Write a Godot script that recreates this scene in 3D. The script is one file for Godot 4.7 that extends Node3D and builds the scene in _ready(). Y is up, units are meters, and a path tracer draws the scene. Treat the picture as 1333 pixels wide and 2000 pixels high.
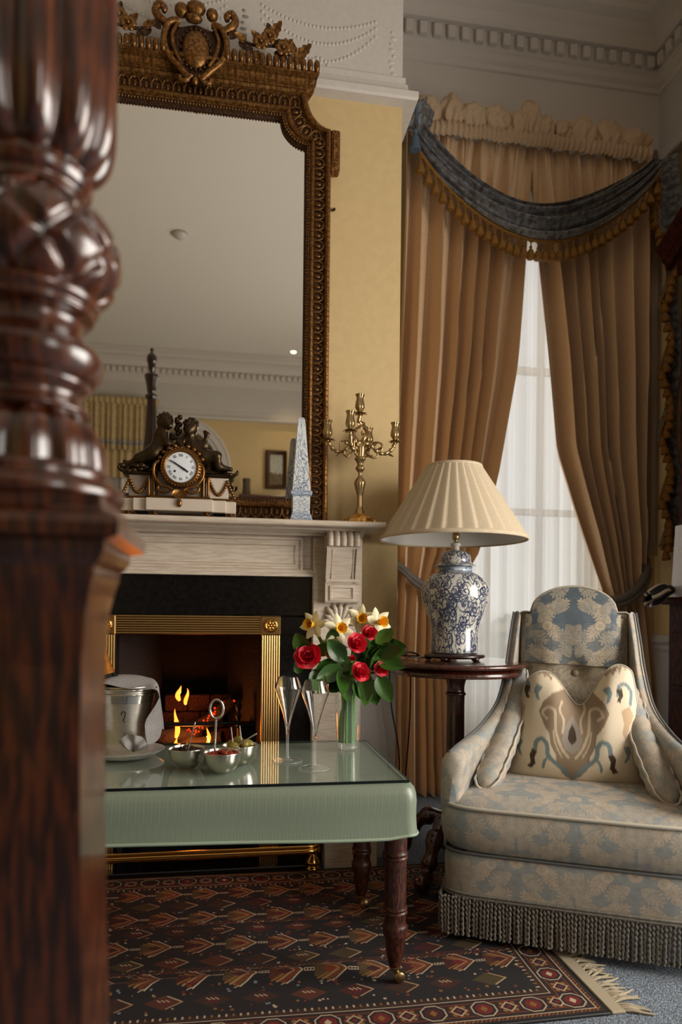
extends Node3D

# ---------------------------------------------------------------- mesh builder
class Mb:
	var v := PackedVector3Array()
	var n := PackedVector3Array()
	var uv := PackedVector2Array()
	var ix := PackedInt32Array()
	var t := Transform3D.IDENTITY

	func block(p: PackedVector3Array, u: PackedVector2Array, idx: PackedInt32Array, w := 0, h := 0, cu := false, cv := false) -> void:
		var q: PackedVector3Array = t * p
		var nn := PackedVector3Array()
		nn.resize(q.size())
		for k in range(0, idx.size(), 3):
			var a := idx[k]
			var b := idx[k + 1]
			var c := idx[k + 2]
			var f := (q[c] - q[a]).cross(q[b] - q[a])
			nn[a] += f
			nn[b] += f
			nn[c] += f
		if cu:
			for j in h:
				var s := nn[j * w] + nn[j * w + w - 1]
				nn[j * w] = s
				nn[j * w + w - 1] = s
		if cv:
			for i in w:
				var s := nn[i] + nn[(h - 1) * w + i]
				nn[i] = s
				nn[(h - 1) * w + i] = s
		for k in nn.size():
			nn[k] = nn[k].normalized() if nn[k].length_squared() > 1e-22 else Vector3.UP
		var base := v.size()
		v.append_array(q)
		n.append_array(nn)
		uv.append_array(u)
		for k in idx:
			ix.append(base + k)

	# w columns, h rows; columns run right and rows run down as seen from the front
	func grid(p: PackedVector3Array, w: int, h: int, cu := false, cv := false, us := 1.0, vs := 1.0) -> void:
		var u := PackedVector2Array()
		u.resize(w * h)
		var idx := PackedInt32Array()
		for j in h:
			for i in w:
				u[j * w + i] = Vector2(us * i / maxf(1, w - 1), vs * j / maxf(1, h - 1))
		for j in h - 1:
			for i in w - 1:
				var a := j * w + i
				idx.append_array([a, a + 1, a + w, a + 1, a + w + 1, a + w])
		block(p, u, idx, w, h, cu, cv)

	func quad(a: Vector3, b: Vector3, c: Vector3, d: Vector3, face := Vector3.ZERO) -> void:
		var idx := PackedInt32Array([0, 1, 2, 0, 2, 3])
		if face != Vector3.ZERO and ((c - a).cross(b - a) + (d - a).cross(c - a)).dot(face) < 0.0:
			idx = PackedInt32Array([0, 2, 1, 0, 3, 2])
		block(PackedVector3Array([a, b, c, d]), PackedVector2Array([Vector2(0, 0), Vector2(1, 0), Vector2(1, 1), Vector2(0, 1)]), idx)

	func tri(a: Vector3, b: Vector3, c: Vector3, face: Vector3) -> void:
		var idx := PackedInt32Array([0, 1, 2])
		if (c - a).cross(b - a).dot(face) < 0.0:
			idx = PackedInt32Array([0, 2, 1])
		block(PackedVector3Array([a, b, c]), PackedVector2Array([Vector2.ZERO, Vector2.RIGHT, Vector2.DOWN]), idx)

	# profile of (radius, height) points, outer side running down
	func lathe(prof: Array, seg := 24, keep := false, lobes := 0, depth := 0.0, from := 0, to := 9999, twist := 0.0) -> void:
		var pr := prof.duplicate()
		if not keep and pr[0].y < pr[pr.size() - 1].y:
			pr.reverse()
		var w := seg + 1
		var p := PackedVector3Array()
		p.resize(w * pr.size())
		for j in pr.size():
			for i in w:
				var a := TAU * i / seg
				var r: float = pr[j].x
				if lobes > 0 and j >= from and j <= to:
					r *= 1.0 - depth * (1.0 - absf(sin(0.5 * lobes * a + twist * j)))
				p[j * w + i] = Vector3(sin(a) * r, pr[j].y, cos(a) * r)
		grid(p, w, pr.size(), true)

	func tube(path: PackedVector3Array, r, seg := 8, closed := false, squash := 1.0) -> void:
		var h := path.size()
		var w := seg + 1
		var p := PackedVector3Array()
		var nrm := Vector3.ZERO
		for j in h:
			var tg := (path[mini(j + 1, h - 1)] - path[maxi(j - 1, 0)])
			if closed and (j == 0 or j == h - 1):
				tg = path[1] - path[h - 2]
			tg = tg.normalized()
			if nrm == Vector3.ZERO:
				nrm = tg.cross(Vector3(0, 1, 0) if absf(tg.y) < 0.9 else Vector3(1, 0, 0)).normalized()
			nrm = (nrm - tg * nrm.dot(tg)).normalized()
			var bn := tg.cross(nrm)
			var rad: float = r[j] if (r is Array or r is PackedFloat32Array) else r
			for i in w:
				var a := -TAU * i / seg
				p.append(path[j] + (nrm * cos(a) + bn * sin(a) * squash) * rad)
		grid(p, w, h, true, closed)
		if not closed:
			for e in [0, h - 1]:
				var c := path[e]
				var out := (path[0] - path[1]) if e == 0 else (path[h - 1] - path[h - 2])
				for i in seg:
					tri(c, p[e * w + i], p[e * w + i + 1], out)

	func blob(c: Vector3, r: Vector3, seg := 12, rows := 8) -> void:
		var old := t
		t = t * Transform3D(Basis.from_scale(r), c)
		var pr := []
		for j in rows + 1:
			var a := PI * j / rows
			pr.append(Vector2(maxf(0.0, sin(a)), cos(a)))
		lathe(pr, seg, true)
		t = old

	func box(c: Vector3, s: Vector3, b := 0.003) -> void:
		var h := s * 0.5
		b = minf(b, minf(h.x, minf(h.y, h.z)) * 0.9)
		var k := h - Vector3(b, b, b)
		for ax in 3:
			for sg in [-1.0, 1.0]:
				var a1 := (ax + 1) % 3
				var a2 := (ax + 2) % 3
				var q := []
				for e in [[-1, -1], [1, -1], [1, 1], [-1, 1]]:
					var p := Vector3.ZERO
					p[ax] = h[ax] * sg
					p[a1] = k[a1] * e[0]
					p[a2] = k[a2] * e[1]
					q.append(c + p)
				var f := Vector3.ZERO
				f[ax] = sg
				quad(q[0], q[1], q[2], q[3], f)
		if b <= 0.0:
			return
		for ax in 3:
			var a1 := (ax + 1) % 3
			var a2 := (ax + 2) % 3
			for s1 in [-1.0, 1.0]:
				for s2 in [-1.0, 1.0]:
					var q := []
					for e in [[-1, 0], [1, 0], [1, 1], [-1, 1]]:
						var p := Vector3.ZERO
						p[ax] = k[ax] * e[0]
						p[a1] = (h[a1] if e[1] == 0 else k[a1]) * s1
						p[a2] = (k[a2] if e[1] == 0 else h[a2]) * s2
						q.append(c + p)
					var f := Vector3.ZERO
					f[a1] = s1
					f[a2] = s2
					quad(q[0], q[1], q[2], q[3], f)
		for sx in [-1.0, 1.0]:
			for sy in [-1.0, 1.0]:
				for sz in [-1.0, 1.0]:
					tri(c + Vector3(h.x * sx, k.y * sy, k.z * sz), c + Vector3(k.x * sx, h.y * sy, k.z * sz), c + Vector3(k.x * sx, k.y * sy, h.z * sz), Vector3(sx, sy, sz))

	# profile of (outward, up) points drawn along a line; profile runs upward
	func mould(prof: Array, a: Vector3, b: Vector3, out: Vector3, up := Vector3.UP, caps := true, m0 := 0.0, m1 := 0.0) -> void:
		var d := (b - a).normalized()
		for k in prof.size() - 1:
			var p: Vector2 = prof[k]
			var q: Vector2 = prof[k + 1]
			var f := out * (q.y - p.y) - up * (q.x - p.x)
			quad(a + out * p.x + up * p.y - d * p.x * m0, b + out * p.x + up * p.y + d * p.x * m1, b + out * q.x + up * q.y + d * q.x * m1, a + out * q.x + up * q.y - d * q.x * m0, f)
		if caps:
			var poly := PackedVector2Array(prof)
			var ids := Geometry2D.triangulate_polygon(poly)
			for k in range(0, ids.size(), 3):
				for e in [[a, -d, -m0], [b, d, m1]]:
					var pts := []
					for i in 3:
						var p := poly[ids[k + i]]
						pts.append(e[0] + out * p.x + up * p.y + d * p.x * e[2])
					tri(pts[0], pts[1], pts[2], e[1])

	# an outline in x and y given depth from z0 to z1
	func prism(poly: PackedVector2Array, z0: float, z1: float, bevel := 0.0) -> void:
		var ids := Geometry2D.triangulate_polygon(poly)
		var cc := Vector2.ZERO
		for q in poly:
			cc += q / poly.size()
		var m := poly.size()
		var sgn := -1.0 if Geometry2D.is_polygon_clockwise(poly) else 1.0
		var inner := PackedVector2Array()
		for k in m:
			var e0 := (poly[k] - poly[(k + m - 1) % m]).normalized()
			var e1 := (poly[(k + 1) % m] - poly[k]).normalized()
			var nn := (Vector2(e0.y, -e0.x) + Vector2(e1.y, -e1.x)).normalized() * sgn
			inner.append(poly[k] - nn * bevel)
		for k in range(0, ids.size(), 3):
			tri(Vector3(poly[ids[k]].x, poly[ids[k]].y, z0), Vector3(poly[ids[k + 1]].x, poly[ids[k + 1]].y, z0), Vector3(poly[ids[k + 2]].x, poly[ids[k + 2]].y, z0), Vector3(0, 0, z0 - z1))
			tri(Vector3(inner[ids[k]].x, inner[ids[k]].y, z1), Vector3(inner[ids[k + 1]].x, inner[ids[k + 1]].y, z1), Vector3(inner[ids[k + 2]].x, inner[ids[k + 2]].y, z1), Vector3(0, 0, z1 - z0))
		var zb := z1 - bevel * signf(z1 - z0)
		for k in m:
			var a := poly[k]
			var b := poly[(k + 1) % m]
			var e := (b - a)
			var o := Vector3(e.y, -e.x, 0) * sgn
			quad(Vector3(a.x, a.y, z0), Vector3(b.x, b.y, z0), Vector3(b.x, b.y, zb), Vector3(a.x, a.y, zb), o)
			if bevel > 0.0:
				var ia := inner[k]
				var ib := inner[(k + 1) % m]
				quad(Vector3(a.x, a.y, zb), Vector3(b.x, b.y, zb), Vector3(ib.x, ib.y, z1), Vector3(ia.x, ia.y, z1), o.normalized() + Vector3(0, 0, signf(z1 - z0)))

	# a profile of (outward, forward) points drawn along a plane path with mitred corners; the path runs so that outward is on its left
	func frame(path: PackedVector2Array, prof: Array, closed := false, flat := true) -> void:
		var m := path.size()
		var offs := []
		for k in m:
			var has0 := closed or k > 0
			var has1 := closed or k < m - 1
			var e0 := (path[k] - path[(k + m - 1) % m]).normalized()
			var e1 := (path[(k + 1) % m] - path[k]).normalized()
			if not has0:
				e0 = e1
			if not has1:
				e1 = e0
			var n0 := Vector2(-e0.y, e0.x)
			var n1 := Vector2(-e1.y, e1.x)
			var bis := (n0 + n1).normalized()
			offs.append(bis / maxf(0.4, bis.dot(n0)))
		var last := m if closed else m - 1
		for s in prof.size() - 1:
			var p := PackedVector3Array()
			for r in [0, 1]:
				var c: Vector2 = prof[s + r]
				for k in last + 1:
					var q: Vector2 = path[k % m] + offs[k % m] * c.x
					p.append(Vector3(q.x, q.y, c.y))
			grid(p, last + 1, 2)

	func done() -> ArrayMesh:
		var arr := []
		arr.resize(Mesh.ARRAY_MAX)
		arr[Mesh.ARRAY_VERTEX] = v
		arr[Mesh.ARRAY_NORMAL] = n
		arr[Mesh.ARRAY_TEX_UV] = uv
		arr[Mesh.ARRAY_INDEX] = ix
		var m := ArrayMesh.new()
		m.add_surface_from_arrays(Mesh.PRIMITIVE_TRIANGLES, arr)
		return m

# ---------------------------------------------------------------- nodes
var taken := {}
var M := {}
var rng := RandomNumberGenerator.new()

func numbered(called: String) -> String:
	var k: int = taken.get(called, 0)
	taken[called] = k + 1
	return called if k == 0 else "%s_%03d" % [called, k]

func tag(o: Node, label: String, category: String, group := "") -> void:
	o.set_meta("label", label)
	o.set_meta("category", category)
	if group != "":
		o.set_meta("group", group)

func thing(called: String, label: String, category: String, at := Vector3.ZERO, turn := 0.0, group := "") -> Node3D:
	var o := Node3D.new()
	o.name = numbered(called)
	add_child(o)
	o.position = at
	o.rotation.y = turn
	tag(o, label, category, group)
	return o

func part(parent: Node, called: String, mb, mat: Material, at := Vector3.ZERO, rot := Vector3.ZERO) -> MeshInstance3D:
	var o := MeshInstance3D.new()
	o.name = called if parent != self else numbered(called)
	o.mesh = mb.done() if mb is Mb else mb
	o.material_override = mat
	parent.add_child(o, true)
	o.position = at
	o.rotation = rot
	return o

func struct(called: String, mb: Mb, mat: Material, at := Vector3.ZERO) -> MeshInstance3D:
	var o := part(self, called, mb, mat, at)
	o.set_meta("kind", "structure")
	return o

func node(parent: Node, called: String, at := Vector3.ZERO) -> Node3D:
	var o := Node3D.new()
	o.name = called
	parent.add_child(o, true)
	o.position = at
	return o

func lab(o: Node, label: String) -> Node:
	o.set_meta("label", label)
	return o

func pv(a: Array) -> PackedVector3Array:
	return PackedVector3Array(a)

# a smooth path through the given points
func smooth(pts: Array, per := 6, closed := false) -> PackedVector3Array:
	var out := PackedVector3Array()
	var m := pts.size()
	var last := m if closed else m - 1
	for k in last:
		var p0: Vector3 = pts[(k + m - 1) % m] if (closed or k > 0) else pts[0]
		var p1: Vector3 = pts[k]
		var p2: Vector3 = pts[(k + 1) % m]
		var p3: Vector3 = pts[(k + 2) % m] if (closed or k + 2 < m) else pts[m - 1]
		for s in per:
			out.append(p1.cubic_interpolate(p2, p0, p3, float(s) / per))
	out.append(pts[0] if closed else pts[m - 1])
	return out

func smooth2(pts: Array, per := 5) -> Array:
	var a := []
	for p in pts:
		a.append(Vector3(p.x, p.y, 0))
	var out := []
	for p in smooth(a, per):
		out.append(Vector2(maxf(p.x, 0.0), p.y))
	return out

# linear look-up in rows of [key, value]
func curve(rows: Array, k: float) -> float:
	if k <= rows[0][0]:
		return rows[0][1]
	for i in rows.size() - 1:
		if k <= rows[i + 1][0]:
			var f: float = (k - rows[i][0]) / (rows[i + 1][0] - rows[i][0])
			return lerpf(rows[i][1], rows[i + 1][1], f)
	return rows[rows.size() - 1][1]

# ---------------------------------------------------------------- materials
func noise_tex(freq: float, c0: Color, c1: Color, size := 256, kind := FastNoiseLite.TYPE_SIMPLEX, oct := 4, sd := 1, lo := 0.2, hi := 0.8, warp := 0.0) -> NoiseTexture2D:
	var f := FastNoiseLite.new()
	f.noise_type = kind
	f.seed = sd
	f.frequency = freq
	f.fractal_octaves = oct
	if warp > 0.0:
		f.domain_warp_enabled = true
		f.domain_warp_amplitude = warp
		f.domain_warp_frequency = freq
	var x := NoiseTexture2D.new()
	x.width = size
	x.height = size
	x.seamless = true
	x.noise = f
	var g := Gradient.new()
	g.offsets = PackedFloat32Array([lo, hi])
	g.colors = PackedColorArray([c0, c1])
	x.color_ramp = g
	return x

func mat(called: String, c: Color, rough := 0.6, metal := 0.0, tex: Texture2D = null, scale := Vector3.ONE, bump: Texture2D = null, relief := 0.0, tri := true) -> StandardMaterial3D:
	var m := StandardMaterial3D.new()
	m.resource_name = called
	m.albedo_color = c
	m.roughness = rough
	m.metallic = metal
	m.albedo_texture = tex
	m.uv1_scale = scale
	if tri and (tex or bump):
		m.uv1_triplanar = true
	if bump:
		m.heightmap_enabled = true
		m.heightmap_texture = bump
		m.heightmap_scale = relief
	M[called] = m
	return m

func image_tex(im: Image) -> ImageTexture:
	return ImageTexture.create_from_image(im)

func disc(im: Image, x: float, y: float, r: float, c: Color) -> void:
	var w := im.get_width()
	var h := im.get_height()
	for j in range(int(floor(y - r)), int(ceil(y + r)) + 1):
		for i in range(int(floor(x - r)), int(ceil(x + r)) + 1):
			if (i - x) * (i - x) + (j - y) * (j - y) <= r * r:
				im.set_pixel(posmod(i, w), posmod(j, h), c)

func line(im: Image, a: Vector2, b: Vector2, r: float, c: Color) -> void:
	var k := maxi(1, int(a.distance_to(b) / maxf(1.0, r * 0.7)))
	for s in k + 1:
		var p := a.lerp(b, float(s) / k)
		disc(im, p.x, p.y, r, c)

func fill_poly(im: Image, poly: PackedVector2Array, c: Color) -> void:
	var lo := poly[0]
	var hi := poly[0]
	for p in poly:
		lo = lo.min(p)
		hi = hi.max(p)
	var w := im.get_width()
	var h := im.get_height()
	for j in range(int(lo.y), int(hi.y) + 1):
		var xs := []
		for k in poly.size():
			var a := poly[k]
			var b := poly[(k + 1) % poly.size()]
			if (a.y <= j and b.y > j) or (b.y <= j and a.y > j):
				xs.append(a.x + (j - a.y) / (b.y - a.y) * (b.x - a.x))
		xs.sort()
		for k in range(0, xs.size() - 1, 2):
			for i in range(int(ceil(xs[k])), int(xs[k + 1]) + 1):
				im.set_pixel(posmod(i, w), posmod(j, h), c)

func scroll_image(w: int, h: int, base: Color, ink: Color, count: int, size: float, sd: int) -> Image:
	var im := Image.create(w, h, false, Image.FORMAT_RGB8)
	im.fill(base)
	var r := RandomNumberGenerator.new()
	r.seed = sd
	var spots := []
	var cols := int(ceil(sqrt(count * float(w) / h)))
	var rows := int(ceil(float(count) / cols))
	for j in rows:
		for i in cols:
			var p := Vector2((i + 0.5 * (j % 2) + r.randf_range(0.1, 0.5)) * w / cols, (j + r.randf_range(0.2, 0.7)) * h / rows)
			spots.append(p)
			var a0 := r.randf() * TAU
			var dir := 1.0 if r.randf() < 0.5 else -1.0
			var q := p
			var soft := ink.lerp(base, r.randf_range(0.0, 0.35))
			for s in 46:
				var f := s / 46.0
				a0 += dir * (0.10 + 0.30 * f * f)
				q += Vector2(cos(a0), sin(a0)) * size * 0.09
				disc(im, q.x, q.y, size * (0.045 + 0.035 * sin(PI * f)), soft)
				if s == 12 or s == 24:
					for k in 5:
						var b := a0 - dir * (1.2 + 0.25 * k)
						disc(im, q.x + cos(b) * size * 0.05 * k, q.y + sin(b) * size * 0.05 * k, size * (0.07 - 0.008 * k), soft)
			if (i + j) % 3 == 0:
				for k in 6:
					disc(im, p.x + cos(k * TAU / 6) * size * 0.11, p.y + sin(k * TAU / 6) * size * 0.11, size * 0.085, ink)
				disc(im, p.x, p.y, size * 0.05, base)
	return im

func spray_image() -> Image:
	# blue flower sprays of the pottery obelisk: denser towards the foot, two panels side by side
	var im := Image.create(256, 512, false, Image.FORMAT_RGB8)
	im.fill(Color(0.80, 0.82, 0.82))
	var r := RandomNumberGenerator.new()
	r.seed = 5
	for k in 95:
		var y := 2.0 + 500.0 * pow(r.randf(), 1.7)
		var x := 128.0 + r.randf_range(-115, 115)
		var ink := Color(0.14, 0.20, 0.38).lerp(Color(0.45, 0.52, 0.66), r.randf() * 0.5)
		var q := Vector2(x, y)
		var a := r.randf() * TAU
		for s in 18:
			a += 0.12
			q += Vector2(cos(a), sin(a)) * 2.6
			disc(im, q.x, q.y, 1.6, ink)
			if s % 5 == 2:
				for e in 4:
					disc(im, q.x + cos(a + 1.4) * e * 2.0, q.y + sin(a + 1.4) * e * 2.0, 3.4 - 0.5 * e, ink)
	return im

func frond(im: Image, at: Vector2, dir: float, size: float, leaf: Color, edge: Color) -> void:
	# a lobed leaf: pairs of side lobes along a rib
	var d := Vector2(cos(dir), sin(dir))
	var s := Vector2(-d.y, d.x)
	for pass_ in 2:
		for q in 6:
			var f := q / 5.0
			var c := at + d * size * (0.12 + 0.80 * f)
			var w := size * 0.34 * sin(PI * (0.18 + 0.72 * f))
			for e in [-1.0, 1.0]:
				for g in 6:
					var h := g / 5.0
					var o: Vector2 = c + s * e * w * h + d * size * 0.16 * h
					disc(im, o.x, o.y, size * (0.085 - 0.03 * h) + (1.6 if pass_ == 0 else 0.0), edge if pass_ == 0 else leaf)
		if pass_ == 0:
			continue
	line(im, at, at + d * size * 0.95, 0.9, edge)
	for q in 5:
		var f := q / 5.0
		var c := at + d * size * (0.15 + 0.75 * f)
		for e in [-1.0, 1.0]:
			line(im, c, c + s * e * size * 0.20 * sin(PI * (0.2 + 0.7 * f)) + d * size * 0.10, 0.7, edge)

func damask_image(ground: Color, leaf: Color, edge: Color, sd: int) -> Image:
	# mirrored acanthus leaves and blossoms on a woven ground
	var n := 512
	var im := Image.create(n, n, false, Image.FORMAT_RGB8)
	im.fill(ground)
	for row in 2:
		var oy := row * 256.0
		var ox := row * 256.0
		for e in [-1.0, 1.0]:
			var X := func(x: float, y: float) -> Vector2: return Vector2(256 + ox + e * x, oy + y)
			var A := func(a: float) -> float: return a if e > 0 else PI - a
			for q in [[90, 30, 0.1, 96], [14, 50, -1.1, 92], [165, 60, -0.9, 90], [215, 120, 0.9, 84], [20, 160, 0.55, 104], [140, 205, -0.35, 98], [70, 225, 1.2, 92], [185, 250, 1.9, 78], [60, 110, -0.55, 100], [205, 200, 0.2, 70], [120, 110, 1.0, 96]]:
				var tone := leaf.lerp(ground, 0.12 * float(int(q[0]) % 3))
				frond(im, X.call(q[0], q[1]), A.call(q[2]), q[3], tone, edge)
			line(im, X.call(4, 250), X.call(60, 180), 2.2, edge)
			line(im, X.call(60, 180), X.call(130, 150), 1.8, edge)
			for k in 9:
				var a := TAU * k / 9
				var c: Vector2 = X.call(118, 128)
				disc(im, c.x + cos(a) * 20, c.y + sin(a) * 20, 12, edge)
			for k in 9:
				var a := TAU * k / 9
				var c: Vector2 = X.call(118, 128)
				disc(im, c.x + cos(a) * 19, c.y + sin(a) * 19, 10, leaf)
			var cc: Vector2 = X.call(118, 128)
			disc(im, cc.x, cc.y, 9, edge)
			disc(im, cc.x, cc.y, 6, leaf)
		for k in 11:
			var a := TAU * k / 11
			disc(im, 256 + ox + cos(a) * 24, oy + 100 + sin(a) * 26, 14, edge)
		for k in 11:
			var a := TAU * k / 11
			disc(im, 256 + ox + cos(a) * 23, oy + 100 + sin(a) * 25, 12, leaf)
		disc(im, 256 + ox, oy + 100, 12, edge)
		disc(im, 256 + ox, oy + 100, 8, leaf)
	var g := FastNoiseLite.new()
	g.seed = sd
	g.frequency = 0.02
	for j in n:
		for i in n:
			var c := im.get_pixel(i, j)
			var w := (0.95 + 0.05 * float((i + j) % 2)) * (1.0 + 0.10 * g.get_noise_2d(i, j))
			im.set_pixel(i, j, Color(c.r * w, c.g * w, c.b * w))
	return im

func ikat_image() -> Image:
	var n := 512
	var a := Image.create(n, n, false, Image.FORMAT_RGB8)
	a.fill(Color(0.86, 0.80, 0.70))
	var taupe := Color(0.56, 0.48, 0.39)
	var blue := Color(0.47, 0.53, 0.54)
	var dark := Color(0.27, 0.21, 0.15)
	var cream := Color(0.76, 0.69, 0.58)
	var grey := Color(0.60, 0.56, 0.51)
	var rose := Color(0.74, 0.63, 0.50)
	var P := func(pts: Array) -> PackedVector2Array:
		var o := PackedVector2Array()
		for q in pts:
			o.append(Vector2((q[0] - 400.0) / 750.0 * 512.0, (q[1] - 430.0) / 760.0 * 512.0))
		return o
	var curl := func(pts: Array, r: float, c: Color) -> void:
		var v := []
		for q in P.call(pts):
			v.append(Vector3(q.x, q.y, 0))
		var s := smooth(v, 8)
		for k in s.size() - 1:
			line(a, Vector2(s[k].x, s[k].y), Vector2(s[k + 1].x, s[k + 1].y), r, c)
	fill_poly(a, P.call([[640, 640], [745, 610], [860, 640], [915, 690], [938, 750], [905, 830], [872, 880], [868, 940], [838, 1000], [835, 1060], [790, 1120], [745, 1145], [705, 1120], [665, 1060], [660, 1000], [630, 940], [625, 880], [595, 830], [565, 750], [590, 690]]), taupe)
	for e in [-1.0, 1.0]:
		var S := func(pts: Array) -> Array:
			var o := []
			for q in pts:
				o.append([745 + e * (q[0] - 745), q[1]])
			return o
		curl.call(S.call([[880, 790], [905, 760], [880, 725], [840, 740], [835, 800], [830, 870], [800, 960], [765, 1010]]), 5.5, cream)
		curl.call(S.call([[800, 690], [812, 740], [790, 800], [796, 870]]), 4.5, cream)
		curl.call(S.call([[845, 860], [835, 930], [800, 1010]]), 3.0, cream)
		fill_poly(a, P.call(S.call([[745, 770], [785, 840], [800, 910], [785, 965], [745, 990]])), grey)
		fill_poly(a, P.call(S.call([[745, 822], [762, 860], [768, 905], [758, 925], [745, 938]])), dark)
		# lower hooks
		curl.call(S.call([[945, 985], [935, 930], [905, 912], [878, 945], [868, 1010], [800, 1075], [765, 1118]]), 8.0, blue)
		curl.call(S.call([[868, 1010], [890, 1040], [898, 1080]]), 5.0, blue)
		fill_poly(a, P.call(S.call([[930, 990], [958, 978], [972, 1010], [965, 1060], [985, 1080], [962, 1092], [940, 1062], [945, 1020]])), dark)
		fill_poly(a, P.call(S.call([[1010, 935], [1040, 925], [1050, 970], [1030, 1020], [1012, 1025], [1028, 985]])), blue)
		# upper hooks
		curl.call(S.call([[985, 640], [990, 590], [1025, 575], [1055, 620], [1050, 690]]), 6.0, blue)
		fill_poly(a, P.call(S.call([[975, 610], [1005, 600], [1012, 640], [995, 680], [978, 675], [992, 645]])), dark)
		fill_poly(a, P.call(S.call([[905, 610], [940, 590], [955, 630], [940, 680], [922, 690], [930, 645]])), blue)
		fill_poly(a, P.call(S.call([[1000, 730], [1045, 700], [1068, 760], [1040, 830], [1020, 890], [1005, 860], [1015, 800]])), rose)
		for k in 6:
			curl.call(S.call([[860 + 34 * k, 560 - 14 * k], [890 + 30 * k, 530 - 16 * k], [930 + 24 * k, 520 - 12 * k]]), 4.0, taupe.lerp(cream, 0.3 * (k % 3)))
	var f := FastNoiseLite.new()
	f.seed = 4
	f.frequency = 0.11
	var b := Image.create(n, n, false, Image.FORMAT_RGB8)
	for i in n:
		var sh := int(7.0 * f.get_noise_1d(i * 2.2) + 7.0 * f.get_noise_1d(i * 9.0))
		for j in n:
			var c := a.get_pixel(i, clampi(j + sh, 0, n - 1)).lerp(a.get_pixel(i, clampi(j + sh + 5, 0, n - 1)), 0.4)
			var w := 0.95 + 0.05 * float((i + j) % 2) + 0.03 * f.get_noise_2d(i * 0.6, j * 5.0)
			b.set_pixel(i, j, Color(c.r * w, c.g * w, c.b * w))
	return b

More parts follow.
